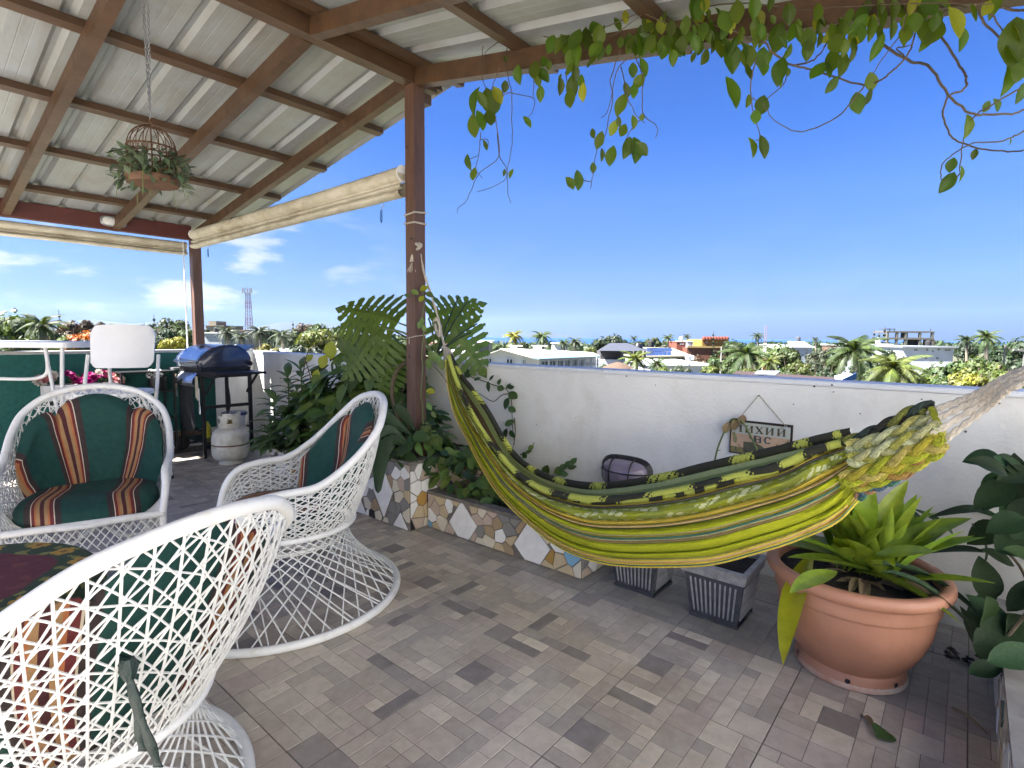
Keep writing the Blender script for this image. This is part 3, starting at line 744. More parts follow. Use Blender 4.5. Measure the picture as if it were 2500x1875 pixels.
# white tall folding table (left edge)
c0 = at(154, 845, 4.0)
ud = Vector((.79, .61, 0)).normalized(); vd = Vector((-ud.y, ud.x, 0))
t = thing('folding_table', 'tall white plastic folding table cut off by the left edge', 'table', (c0.x-ud.x*.6, c0.y-ud.y*.6, 0))
def tp(a, d, z): return c0 - ud*a + vd*d + Vector((0, 0, z-c0.z))
b = MB(); rr = .07; out = []
for cx, cy, a0 in ((.0+rr, -.0+rr, pi), (1.2-rr, rr, 1.5*pi), (1.2-rr, .6-rr, 0), (rr, .6-rr, .5*pi)):
    for k in range(7): a = a0+k*pi/12; out.append((cx+rr*cos(a), cy+rr*sin(a)))
b.prism(out, lambda u, v, w: tuple(tp(u, v, 1.04+w)), 0, .043, .006); b.build('tabletop', M['plastic'], t)
for (a0, s) in ((.08, 1), (1.12, -1)):
    b = MB(); b.tube(spline([tp(a0, .08, 1.035), tp(a0+.01*s, .06, .6), tp(a0+.03*s, .05, .015)], 4), .014, 9); b.build('leg', M['white'], t, True)
    b = MB(); b.tube(spline([tp(a0, .52, 1.035), tp(a0+.01*s, .54, .6), tp(a0+.03*s, .55, .015)], 4), .014, 9); b.build('leg', M['white'], t, True)
    b = MB(); b.tube(spline([tp(a0+.15*s, .10, 1.035), tp(a0+.13*s, .09, .90), tp(a0+.16*s, .09, .83), tp(a0+.28*s, .09, .80), tp(.6-.0*s, .09, .80)], 5), .013, 9); b.build('brace', M['white'], t, True)
    b = MB(); b.tube([tp(a0+.13*s, .095, .90), tp(a0+.03*s, .07, .35)], .012, 8); b.build('brace', M['white'], t, True)

# white tall folding chair
t = thing('folding_chair', 'tall white plastic folding chair standing by the green parapet', 'chair', (-4.66, 1.12, 0), radians(60))
Wm = wm(t); W_ = lambda x, y, z: Wm @ Vector((x, y, z))
b = MB()
def backp(u, v, s):
    x = (u-.5)*.42*(1-.06*(1-v)); z = .895+.325*v - .018*(2*u-1)**2*(v) ; y = .22+.07*v-.035*(1-(2*u-1)**2)+s
    e = min(u, 1-u)*10
    if v > .8 and e < 1: z -= .06*(1-e)**2*(v-.8)/.2
    if v < .2 and e < 1: z += .04*(1-e)**2*(.2-v)/.2
    return tuple(W_(x, y, z))
b.grid(lambda u, v: backp(u, v, 0), 24, 14); b.grid(lambda u, v: backp(1-u, v, .022), 24, 14)
edge = [(u, 0) for u in np.linspace(0, 1, 25)] + [(1, v) for v in np.linspace(0, 1, 15)[1:]] + [(u, 1) for u in np.linspace(1, 0, 25)[1:]] + [(0, v) for v in np.linspace(1, 0, 15)[1:-1]]
vs = []; 
for (u, v) in edge: vs.append(backp(u, v, 0)); 
for (u, v) in edge: vs.append(backp(u, v, .022))
n_ = len(edge); b.add(vs, [(i, (i+1) % n_, n_+(i+1) % n_, n_+i) for i in range(n_)])
b.build('backrest', M['plastic'], t, True)
b = MB(); out = []
for k in range(40):
    a = 2*pi*k/40; ce, se = cos(a), sin(a); out.append((.235*math.copysign(abs(ce)**.55, ce), -.02+.22*math.copysign(abs(se)**.55, se)))
b.prism(out, lambda u, v, w: tuple(W_(u, v, .715+w+.02*(v > 0)*0)), 0, .03, .008); b.build('seat', M['plastic'], t, True)
for s in (-1, 1):
    b = MB(); b.tube([W_(.225*s, .27, .99), W_(.228*s, .19, .78), W_(.235*s, -.22, .012)], .0125, 9); b.build('leg', M['white'], t, True)
    b = MB(); b.tube([W_(.205*s, -.16, .735), W_(.215*s, .05, .55), W_(.26*s, .34, .014)], .0125, 9); b.build('leg', M['white'], t, True)
    b = MB(); b.tube([W_(.26*s, .34, .0), W_(.259*s, .334, .03)], .0165, 9); b.build('rubber_foot', M['black'], t, True)
    b = MB(); b.tube([W_(.235*s, -.22, .0), W_(.235*s, -.216, .03)], .0165, 9); b.build('rubber_foot', M['black'], t, True)
b = MB(); b.tube([W_(-.245, .20, .30), W_(.245, .20, .30)], .009, 8); b.tube([W_(-.235, -.14, .22), W_(.235, -.14, .22)], .009, 8); b.build('stretcher', M['white'], t, True)

# ================================================ FLOWER BOX on the green sheeting
t = thing('flower_box', 'white flower box lettered Flowers full of magenta and pink blooms on the green parapet', 'planter box', (-5.99, 1.2, .575))
MB().b2((-6.085, .945, .572), (-5.93, 1.47, .705)).build('box', mat('whitewashed_box', (.68, .68, .68), .7, .08, 12, .2, 70), t)
MB().b2((-6.086, .97, .54), (-5.95, 1.44, .5715)).build('bracket', M['black'], t)
cu = bpy.data.curves.new('lettering', 'FONT'); cu.body = 'Flowers'; cu.size = .062; cu.extrude = .0008; cu.align_x = 'CENTER'; cu.align_y = 'CENTER'; cu.space_character = 1.25
to = bpy.data.objects.new('lettering_tmp', cu); C.objects.link(to)
def text_mesh(o, name, m, parent, Mw):
    dg = bpy.context.evaluated_depsgraph_get(); me = bpy.data.meshes.new_from_object(o.evaluated_get(dg)); bpy.data.objects.remove(o)
    me.materials.clear(); me.materials.append(m); me.name = name
    return inst(name, me, parent, Mw)
bpy.context.view_layer.update()
text_mesh(to, 'lettering', M['grey'], t, Matrix.Translation((-5.9285, 1.17, .672)) @ Matrix(((0, 0, 1, 0), (1, 0, 0, 0), (0, 1, 0, 0), (0, 0, 0, 1))))
r = random.Random(9)
FC = {k: mat('petal_'+k, c, .6, .15, 30, trans=.3, objrand=.15) for k, c in (('magenta', (.42, .01, .16)), ('pink', (.66, .30, .30)), ('white', (.72, .68, .60)), ('mauve', (.42, .16, .26)))}
def rosette(col, R_, np_=9):
    b = MB()
    for ring, (rr, zz, til) in enumerate(((1., 0, .35), (.72, .25, .8), (.42, .4, 1.2))):
        for k in range(np_-ring*2):
            a = 2*pi*k/(np_-ring*2)+ring*.4; c = Vector((cos(a), sin(a), 0)); s = Vector((-sin(a), cos(a), 0)); up = Vector((0, 0, 1)); d = c*cos(til)+up*sin(til)
            o_ = up*(zz*R_*.5)
            b.add([o_, o_+d*R_*rr*.6-s*R_*.32+up*.1*R_, o_+d*R_*rr, o_+d*R_*rr*.6+s*R_*.32+up*.1*R_], [(0, 1, 2, 3)])
    return b.mesh('flower', FC[col])
FM = {k: rosette(k, .040) for k in FC}
for i in range(46):
    y = r.uniform(.90, 1.52); z = .73+r.uniform(0, .085)*(1-abs(y-1.2)/.6)+.02*sin(y*20); x = r.uniform(-6.03, -5.93)
    k = 'magenta' if abs(y-1.22) < .20 and r.random() < .85 else r.choice(['pink', 'white', 'mauve', 'white', 'pink'])
    inst('flower', FM[k], t, Matrix.Translation((x, y, z)) @ Matrix.Rotation(radians(r.uniform(30, 80)), 4, 'Y') @ Matrix.Rotation(r.uniform(0, 6), 4, 'Z') @ Matrix.Scale(r.uniform(.7, 1.1), 4))
b = MB()
for i in range(130):
    p = Vector((r.uniform(-6.05, -5.93), r.uniform(.93, 1.49), .70+r.uniform(0, .06))); d = Vector((r.uniform(-.1, .6), r.uniform(-1, 1), r.uniform(-.2, 1))).normalized(); s = d.cross(Vector((0, 0, 1))).normalized()*.009
    b.add([p, p+d*.02+s, p+d*.045, p+d*.02-s], [(0, 1, 2, 3)])
o = b.build('foliage', M['leafd'], t); o['kind'] = 'stuff'

# ================================================ GAS GRILL
t = thing('gas_grill', 'gas grill with dark blue lid and folding side shelves in the corner', 'grill', (-5.5, 2.17, 0))
GX0, GX1, GY0, GY1 = -5.90, -5.37, 1.97, 2.40
b = MB()
for (x, y) in ((GX0, GY0), (GX1, GY0), (GX0, GY1), (GX1, GY1)):
    b = MB(); b.b2((x-.014, y-.014, .0 if not (x == GX0) else .05), (x+.014, y+.014, .79)); b.build('leg', M['black'], t)
b = MB(); b.b2((GX0, GY0-.008, .24), (GX1, GY0+.008, .256)); b.b2((GX0, GY1-.008, .24), (GX1, GY1+.008, .256)); b.b2((GX0-.008, GY0, .06), (GX0+.008, GY1, .08)); b.b2((GX1-.008, GY0, .10), (GX1+.008, GY1, .125)); b.b2((GX1-.0079, GY0, .46), (GX1+.0081, GY1, .49)); b.b2((GX0, GY1-.009, .10), (GX1, GY1+.009, .12)); b.build('cross_bar', M['black'], t)
MB().b2((GX0+.01, GY0+.01, .13), (GX1-.01, GY1-.01, .142)).build('bottom_shelf', M['black'], t)
for x in (GX0-.035,):
    for y in (GY0, GY1): MB().lathe([(0, -.018), (.06, -.018), (.07, -.008), (.07, .008), (.06, .018), (0, .018)], (x, y, .07), 22, axis=Matrix.Rotation(pi/2, 3, 'Y')).build('wheel', M['black'], t, True)
# fascia panel (hanging cloth like front cover) and control panel
b = MB(); b.grid(lambda u, v: (GX0+.04+.36*u, GY0-.022-.012*sin(pi*v), .22+.07*abs(2*u-1)**2+.50*v), 14, 10); o = b.build('front_cover', mat('charcoal_front_cover', (.035, .037, .042), .5, .15, 20, .1, 60), t, True)
b = MB(); prof = [(GY0-.005, .66), (GY0-.05, .665), (GY0-.10, .70), (GY0-.09, .735), (GY0-.005, .79)]
vs = []
for i in range(13):
    u = i/12; x = GX0+.03+.40*u; k = 1-.5*abs(2*u-1)**3
    for y, z in prof: vs.append((x, GY0+(y-GY0)*k, z))
b.add(vs, [(i*5+j, (i+1)*5+j, (i+1)*5+j+1, i*5+j+1) for i in range(12) for j in range(4)]); b.build('control_panel', M['silver'], t, True)
for x in (GX0+.17, GX0+.29): 
    b = MB().lathe([(0, .035), (.018, .034), (.024, .0), (.03, -.004)], (x, GY0-.088, .712), 16, axis=Matrix.Rotation(radians(110), 3, 'X')); b.build('knob', M['black'], t, True)
MB().b2((GX0-.005, GY0-.004, .745), (GX1+.005, GY1+.01, .84)).build('firebox', M['black'], t)
# lid: rounded section swept along x, dark ends, steel front
sec = [(-.235, 0), (-.245, .04), (-.235, .085), (-.17, .15), (-.06, .198), (.06, .205), (.15, .175), (.215, .10), (.225, 0)]
S_ = spline([Vector((0, a, c)) for a, c in sec], 4); cy = (GY0+GY1)/2; cz = .842
def lidg(xa, xb, n, sc=1., o_=0.):
    b = MB(); b.grid(lambda u, v: (xa+(xb-xa)*u, cy+S_[int(round(v*(len(S_)-1)))].y*sc, cz+S_[int(round(v*(len(S_)-1)))].z*sc+o_), n, len(S_)-1); return b
b = lidg(GX0+.035, GX1-.035, 6, 1.012); b.build('lid', M['silver'], t, True)
for (xa, xb, s) in ((GX0-.01, GX0+.036, -1), (GX1-.036, GX1+.012, 1)):
    b = lidg(xa, xb, 3, 1.02)
    xe = xa if s < 0 else xb; k = len(b.v)
    b.v += [(xe+.0*s, cy+p.y*1.02, cz+p.z*1.02) for p in S_] + [(xe+.022*s, cy+p.y*.9, cz+p.z*.88+.004) for p in S_]
    n_ = len(S_)
    for i in range(n_-1): b.f.append([k+i, k+i+1, k+n_+i+1, k+n_+i]); b.m.append(0); b.col.append(None)
    b.f.append([k+n_+i for i in range(n_)]); b.m.append(0); b.col.append(None)
    b.build('lid_end', M['lid'], t, True)
b = MB(); b.tube([(GX0+.09, cy-.25, cz+.06), (GX0+.09, cy-.29, cz+.055), (GX1-.09, cy-.29, cz+.055), (GX1-.09, cy-.25, cz+.06)], .011, 8); b.build('lid_handle', M['silver'], t, True)
b = MB(); b.b2((-5.69, cy-.13, cz+.186), (-5.61, cy-.10, cz+.2)); b.build('thermometer', M['black'], t)
b = MB(); b.tube(spline([(GX1+.02, cy+.16, cz+.03), (GX1+.05, cy+.19, cz+.05), (GX1+.05, cy+.22, cz+.03), (GX1+.01, cy+.22, cz+.01)], 4), .009, 7); b.build('hinge', M['black'], t, True)
b = MB(); b.b2((GX1+.035, GY0-.03, .790), (-4.98, GY1-.02, .812)); b.b2((GX1+.035, GY0-.03, .768), (-5.01, GY0-.01, .7899)); b.bar((GX1+.02, GY0+.02, .60), (-5.12, GY0+.02, .785), .012, .02); b.bar((GX1+.02, GY1-.04, .60), (-5.12, GY1-.04, .785), .012, .02); b.build('side_shelf', M['black'], t)
b = MB(); b.b2((-6.085, GY0-.05, .800), (GX0-.03, GY1-.06, .822)); b.build('side_shelf', M['grey'], t)
b = MB(); b.tube(spline([(-5.40, 2.2, .72), (-5.30, 2.18, .5), (-5.2, 2.1, .40), (-5.08, 2.06, .45), (-5.03, 2.05, .42)], 6), .007, 6); b.build('gas_hose', M['black'], t, True)
# light tray resting behind the lid
b = MB(); b.box((-5.72, 2.45, 1.0), (.42, .012, .16), Matrix.Rotation(radians(-58), 3, 'X')); o = b.build('baking_tray', M['grey'])
tag(o, 'thin grey tray leaning behind the grill lid', 'tray')
# utensils hung on the front rail
r = random.Random(5)
for k, (x, L, kind) in enumerate(((GX1-.05, .20, 'tongs'), (GX1-.02, .22, 'tongs'), (GX1+.012, .24, 'fork'), (GX0-.05, .22, 'tongs'), (GX0-.02, .2, 'spatula'))):
    lab = {'tongs': 'steel kitchen tongs', 'fork': 'long barbecue fork', 'spatula': 'wooden handled spatula'}[kind]
    pos = ['inner pair at the right grill leg', 'outer pair at the right grill leg', 'beside the gas bottle', 'left of the grill control panel', 'next to the control panel'][k]
    u = thing('grill_utensil', lab+' hanging '+pos, 'utensil', (x, GY0-.04, .76-L), 0, None)
    b = MB()
    if kind == 'tongs': 
        b.tube([(x-.008, GY0-.035, .765), (x-.012, GY0-.035, .765-L*.6), (x-.006, GY0-.035, .765-L)], [.004, .005, .007], 6); b.tube([(x+.008, GY0-.035, .765), (x+.012, GY0-.035, .765-L*.6), (x+.004, GY0-.035, .765-L)], [.004, .005, .007], 6); b.build('arms', mat('worn_steel_cream', (.45, .42, .33), .4, .15, 20, metal=.3), u, True)
    elif kind == 'fork':
        b.tube([(x, GY0-.035, .66), (x, GY0-.035, .66-L*.6)], .004, 6)
        for dx in (-.014, -.005, .005, .014): b.tube([(x, GY0-.035, .66-L*.6), (x+dx, GY0-.035, .66-L*.7), (x+dx, GY0-.035, .66-L)], .003, 5)
        b.build('prongs', M['silver'], u, True)
    else:
        b.tube([(x, GY0-.035, .76), (x, GY0-.035, .64)], .009, 7); b.build('handle', mat('pale_wood_handle', (.42, .34, .24), .6, .1, 20), u, True)
        b = MB(); b.b2((x-.022, GY0-.037, .54), (x+.022, GY0-.033, .64)); b.build('blade', M['silver'], u)
# side rack at the left of the grill with pot, basket and bucket
t = thing('metal_rack', 'low black metal rack left of the gas grill holding kitchen things', 'rack', (-5.92, 1.66, 0))
for (x, y) in ((-6.07, 1.46), (-5.80, 1.46), (-6.07, 1.88), (-5.80, 1.88)): MB().b2((x-.008, y-.008, 0), (x+.008, y+.008, .80)).build('leg', M['black'], t)
for z in (.10, .34, .60, .79):
    b = MB(); b.b2((-6.078, 1.452, z), (-5.792, 1.888, z+.012)); b.build('shelf', M['black'], t)
b = MB().lathe([(0, 0), (.055, 0), (.075, .13), (.078, .13), (.07, .0), (.07, .12)], (-5.93, 1.78, .612), 20); o = b.build('pot', M['black'], None, True); tag(o, 'dark pot with coiled white cable on the rack beside the grill', 'pot')
b = MB()
for k in range(5):
    b.tube([(-5.93+(.05+.012*k)*cos(a), 1.76+(.07-.006*k)*sin(a), .755+.02*sin(a*2+k)+.01*k) for a in np.linspace(0, 2*pi, 18, endpoint=False)], .004, 5, True)
o = b.build('cable', M['plastic'], None, True); tag(o, 'coiled white cable lying on the dark pot', 'cable')
b = MB(); 
for k in range(9): b.tube([(-5.90+(.10+.006*k*.3)*cos(a)*1.0, 1.68+(.13)*sin(a), .13+.018*k+.004*sin(a*14+k*pi)) for a in np.linspace(0, 2*pi, 56, endpoint=False)], .008, 5, True)
b.lathe([(0, 0), (.10, 0)], (-5.9, 1.68, .125), 20, sy=1.3)
o = b.build('wicker_basket', mat('pale_wicker', (.30, .26, .19), .8, .2, 30), None, True); tag(o, 'pale wicker basket on the bottom shelf beside the grill', 'basket')
t = thing('bucket', 'white plastic bucket with blue lid under the grill', 'bucket', (-5.50, 2.3, .143))
MB().lathe([(0, 0), (.09, 0), (.11, .22), (.113, .22), (.113, .235), (.108, .235)], (-5.5, 2.3, .143), 24).build('body', M['plastic'], t, True)
MB().lathe([(0, .25), (.11, .248), (.118, .24), (.118, .222), (.115, .222)], (-5.5, 2.3, .144), 24).build('lid', mat('blue_plastic', (.02, .06, .22), .4, .1, 10), t, True)
b = MB().lathe([(0, 0), (.03, 0), (.035, .11), (.028, .13), (.02, .135), (.02, .155), (0, .155)], (-5.66, 2.1, .143), 18); o = b.build('bottle', mat('yellow_plastic', (.55, .50, .03), .4, .1, 10), None, True); tag(o, 'small yellow plastic bottle under the grill', 'bottle')

# ================================================ GAS BOTTLE
t = thing('gas_bottle', 'white rusty propane gas bottle standing beside the grill', 'gas bottle', (-5.03, 2.06, 0))
gc = (-5.03, 2.06, 0)
pr = [(0, .035), (.10, .035), (.135, .055), (.150, .09), (.1525, .13), (.1525, .165), (.1525, .21), (.150, .25), (.135, .285), (.10, .312), (.05, .325), (0, .328)]
MB().lathe([(p.x, p.z) for p in spline([Vector((a, 0, c)) for a, c in pr], 3)], gc, 40).build('tank', M['tank'], t, True)
MB().lathe([(.1515, .168), (.1545, .170), (.1550, .175), (.1545, .180), (.1515, .182)], gc, 40).build('weld_seam', M['rust'], t, True)
b = MB(); b.lathe([(.085, .0), (.098, .0), (.098, .05), (.090, .062), (.085, .05), (.085, 0)], gc, 30); b.build('foot_ring', M['tank'], t, True)
b = MB(); n_ = 40; R1 = .085
for k in range(n_):
    a0, a1 = 2*pi*k/n_, 2*pi*(k+1)/n_
    def seg(z0, z1): b.add([(gc[0]+R_*cos(a), gc[1]+R_*sin(a), z) for R_ in (R1, R1+.004) for a in (a0, a1) for z in (z0, z1)], [(0, 2, 3, 1), (4, 5, 7, 6), (1, 3, 7, 5), (0, 4, 6, 2)])
    am = (a0+a1)/2; vis = (am-radians(235)) % (2*pi)
    front = [radians(262), radians(335), radians(190)]
    hole = any(abs(((am-f+pi) % (2*pi))-pi) < .22 for f in front[:2])
    top = .455 if .2 < (am % (2*pi)) < 1.9 or 5.2 < am < 6.0 else .430
    if hole: seg(.322, .365); seg(.402, top)
    else: seg(.322, top)
b.build('collar', M['tank'], t, True)
b = MB().lathe([(0, .32), (.02, .32), (.02, .36), (.012, .365), (.012, .39), (.028, .39), (.028, .41), (0, .412)], gc, 14); b.build('valve', mat('brass', (.4, .28, .08), .35, .1, 20, metal=.8), t, True)
# ================================================ LEAVES
def leaf_mesh(name, m, L=1., W_=.5, tip=1.4, fold=.10, droop=.12, n=6, heart=0., wav=0.):
    """leaf along +Y from its stalk at the origin, face up +Z"""
    b = MB(); vs = []
    for i in range(n+1):
        v = i/n; w = W_*(sin(pi*min(1, v**(1/tip)))**.8 if 0 < v < 1 else 0)
        if heart and v < .35: w = max(w, W_*heart*math.sqrt(max(0, v/.35))*.9)
        y = v*L - (heart*.10*L*(1-v)**6 if heart else 0); z = -droop*L*v*v + wav*sin(v*9)
        vs += [(-w, y-(.08*heart*L*(1-v)**4), z+fold*w+wav*sin(v*17)), (-w*.5, y, z+fold*w*.35), (0, y, z), (w*.5, y, z+fold*w*.35), (w, y-(.08*heart*L*(1-v)**4), z+fold*w-wav*sin(v*15))]
    b.add(vs, [(i*5+j, i*5+j+1, (i+1)*5+j+1, (i+1)*5+j) for i in range(n) for j in range(4)])
    return b.mesh(name, m, True)
def orient(p, d, nrm, s):
    d = Vector(d).normalized(); nrm = Vector(nrm); nrm = (nrm - d*nrm.dot(d))
    nrm = nrm.normalized() if nrm.length > 1e-4 else d.orthogonal().normalized()
    x = d.cross(nrm).normalized()
    if not hasattr(s, '__len__'): s = (s, s, s)
    R3 = Matrix((x*s[0], d*s[1], nrm*s[2])).transposed().to_4x4()
    return Matrix.Translation(p) @ R3
LVINE = [leaf_mesh('leaf', M['leafvine'], 1, w, 1.15, f, d, 9, 1., .008) for w, f, d in ((.42, .25, .15), (.36, .5, .25), (.46, .1, .05))]
LYEL = leaf_mesh('leaf', M['leafy'], 1, .42, 1.15, .25, .15, 6, 1.)
LDARK = [leaf_mesh('leaf', M['leafd'], 1, w, 1.1, .2, d, 9, 0, .006) for w, d in ((.26, .15), (.32, .3), (.2, .1))]
LMID = [leaf_mesh('leaf', M['leafm'], 1, w, 1.15, .25, d, 9, h, .006) for w, d, h in ((.40, .2, 1.), (.30, .3, 0), (.36, .12, .8))]
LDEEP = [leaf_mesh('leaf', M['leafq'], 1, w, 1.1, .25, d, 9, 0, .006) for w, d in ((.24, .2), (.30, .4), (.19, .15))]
LSAGE = [leaf_mesh('leaf', M['leafs'], 1, w, 1.2, .3, d, 6) for w, d in ((.15, .35), (.17, .6))]
LBLUE = [leaf_mesh('leaf', M['bluegreen'], 1, w, 1.2, .3, d, 11) for w, d in ((.16, .5), (.13, .8))]
LBROM = [leaf_mesh('leaf', M['brom'], 1, w, tip, f, d, 9) for w, tip, f, d in ((.085, 1.0, .6, .10), (.075, 1.1, .6, .45), (.095, .95, .5, .25))]
LBROML = leaf_mesh('leaf', mat('yellow_bromeliad_leaf', (.40, .42, .02), .35, .12, 9, trans=.3), 1, .075, 1.1, .5, .25, 9)
LDRY = leaf_mesh('leaf', M['dryleaf'], 1, .07, 1.1, .8, .3, 6)

# ================================================ VINE HANGING FROM THE RIGHT BEAM
vine = thing('climbing_vine', 'leafy vine climbing along the right roof beam with stems trailing against the sky', 'vine', (-1.2, 2.22, 2.5))
def q2(x, y): return (900+x/2.765, y/2.765)
def q3(x, y): return (1700+x/2.765, y/2.765)
def vdep(px): return 2.16
def vp(px, py, dy=0.): return on_y(px, py, vdep(px)+dy)
ST2 = [[(940, 290), (925, 420), (950, 560), (965, 640), (965, 800), (970, 930), (955, 1050), (935, 1150), (915, 1220), (790, 1280), (735, 1292)], [(880, 460), (845, 560), (820, 640)], [(910, 560), (905, 640), (960, 628), (1110, 665), (1110, 740), (1080, 790)], [(1118, 490), (1110, 665)],
 [(855, 780), (875, 930), (880, 1040), (840, 1100), (740, 1180), (690, 1290), (650, 1370), (605, 1400), (600, 1440)], [(755, 890), (750, 1000), (735, 1080), (725, 1150), (770, 1200)], [(870, 900), (885, 1060), (930, 1140), (940, 1290), (960, 1370)],
 [(1700, 340), (1660, 450), (1630, 550), (1650, 650), (1620, 800), (1595, 920), (1540, 1020), (1520, 1140), (1505, 1230), (1497, 1275)], [(1770, 380), (1700, 440), (1660, 540), (1620, 740), (1570, 795)], [(1700, 450), (1730, 560), (1750, 670), (1820, 790), (1865, 830)], [(1800, 390), (1850, 520), (1850, 760), (1945, 855), (1938, 935)],
 [(1450, 1220), (1505, 1228)], [(1855, 790), (1780, 860), (1730, 955)], [(1330, 490), (1340, 560)], [(780, 250), (765, 400), (770, 540), (815, 620)], [(900, 270), (800, 340), (765, 430)], [(1180, 250), (1400, 260), (1560, 200), (1700, 140), (1850, 80)], [(1200, 400), (1450, 340), (1600, 270), (1750, 170), (1850, 90)], [(1850, 90), (2000, 150), (2212, 230)], [(690, 1070), (735, 1050)], [(755, 945), (800, 940), (810, 985)]]
ST3 = [[(0, 150), (270, 210), (350, 260), (470, 290), (510, 350), (650, 440), (780, 470), (930, 520), (1130, 575), (1240, 545), (1310, 490), (1400, 400), (1460, 300), (1500, 120)], [(650, 440), (760, 420), (830, 370), (865, 315)], [(865, 315), (930, 230), (1040, 100)],
 [(1130, 580), (1040, 700), (930, 800), (750, 882), (650, 880), (550, 830), (470, 740), (455, 690)], [(600, 420), (600, 550), (450, 680), (375, 660)], [(410, 390), (370, 540), (370, 640), (385, 760), (420, 880), (425, 940)], [(400, 945), (450, 940)],
 [(1250, 290), (1420, 405), (1530, 430), (1600, 480), (1700, 640), (1850, 765), (1990, 770), (2130, 770), (2212, 740), (2300, 700)], [(1420, 390), (1350, 330), (1460, 305)], [(1420, 90), (1390, 200), (1350, 270), (1180, 510)], [(1640, 230), (1780, 450), (1820, 520), (1810, 600), (1700, 650), (1665, 740), (1670, 810), (1720, 920), (1800, 970), (1950, 1010), (2140, 1025), (2212, 1015), (2300, 990)],
 [(2180, 600), (1990, 710), (1880, 790), (1810, 920), (1790, 1030), (1775, 1165)], [(2300, 820), (2212, 885), (2130, 925), (2030, 960), (1870, 970), (1750, 1030), (1660, 1110), (1650, 1190), (1660, 1220)], [(1780, 1165), (1740, 1230)], [(1900, 30), (1940, 150), (2070, 290), (2100, 400)], [(1990, 90), (2090, 260)], [(2060, 45), (2130, 70), (2212, 70), (2300, 60)], [(1650, 100), (1740, 40), (1830, 50)], [(0, 60), (300, 20), (700, 60), (1100, 40), (1500, 20), (2000, 30)]]
thick3 = {0: 1.7, 7: 1.8, 10: 1.4, 1: 1.4, 14: 1.6, 16: 1.8}
r = random.Random(2)
for grp, qf, th in ((ST2, q2, {}), (ST3, q3, thick3)):
    for k, L in enumerate(grp):
        ph = r.uniform(0, 9)
        P = [vp(*qf(x, y), .05*sin(i*.8+ph)) for i, (x, y) in enumerate(L)]
        sp = spline(P, 5); sp = [p + Vector((r.uniform(-1, 1), r.uniform(-1, 1), r.uniform(-1, 1)))*.0022 for p in sp]
        r0 = .0026*th.get(k, 1.)
        b = MB(); b.tube(sp, [r0*(1-.45*i/len(sp)) for i in range(len(sp))], 5); b.build('stem', M['stem'], vine, True)
LF2 = [(1230, 305, 100), (1320, 285, 80), (1400, 270, 70), (1470, 270, 110), (1530, 205, 100), (1580, 205, 50), (1685, 170, 80), (1735, 120, 70), (925, 400, 40), (1010, 510, 100), (1120, 480, 100), (1145, 540, 90), (1185, 510, 100), (1215, 440, 60), (1295, 590, 90), (1290, 525, 40), (1355, 470, 80), (1395, 500, 90), (1375, 600, 130), (1360, 670, 110), (1440, 560, 90), (1445, 630, 100), (1160, 640, 85), (1075, 825, 75), (920, 590, 65), (715, 690, 150), (770, 680, 100), (820, 700, 150), (875, 650, 100), (860, 720, 90), (820, 800, 90), (760, 820, 110), (710, 860, 130), (790, 985, 60), (675, 1100, 90), (708, 1180, 75), (915, 1168, 40), (960, 1175, 55), (1785, 480, 80), (1860, 460, 100), (1820, 555, 90), (1745, 610, 80), (1790, 620, 80), (1700, 715, 130), (1690, 825, 60), (1790, 830, 75), (1845, 795, 40), (1650, 870, 90), (1715, 885, 75), (1515, 905, 60), (1555, 955, 100), (1575, 1050, 70), (1635, 1060, 110), (1515, 1138, 60), (1415, 1225, 110), (1365, 1240, 80), (1745, 1005, 120), (1805, 1020, 140), (1850, 1010, 100),
 (1870, 150, 90), (1900, 180, 80), (1975, 180, 90), (2000, 120, 70), (2040, 200, 90), (2090, 230, 90), (2140, 180, 100), (2150, 260, 90), (2200, 60, 130), (2190, 230, 90), (2210, 300, 100), (2110, 310, 90), (2020, 280, 80), (1990, 350, 90), (1920, 320, 80), (1850, 340, 80), (1800, 330, 90), (1565, 360, 80), (1620, 340, 60), (1500, 360, 50), (1385, 395, 40), (1405, 425, 50), (1960, 340, 70), (2060, 330, 60), (2190, 390, 60), (1180, 420, 60), (1760, 300, 70), (1700, 290, 60), (1840, 230, 80), (1930, 250, 90)]
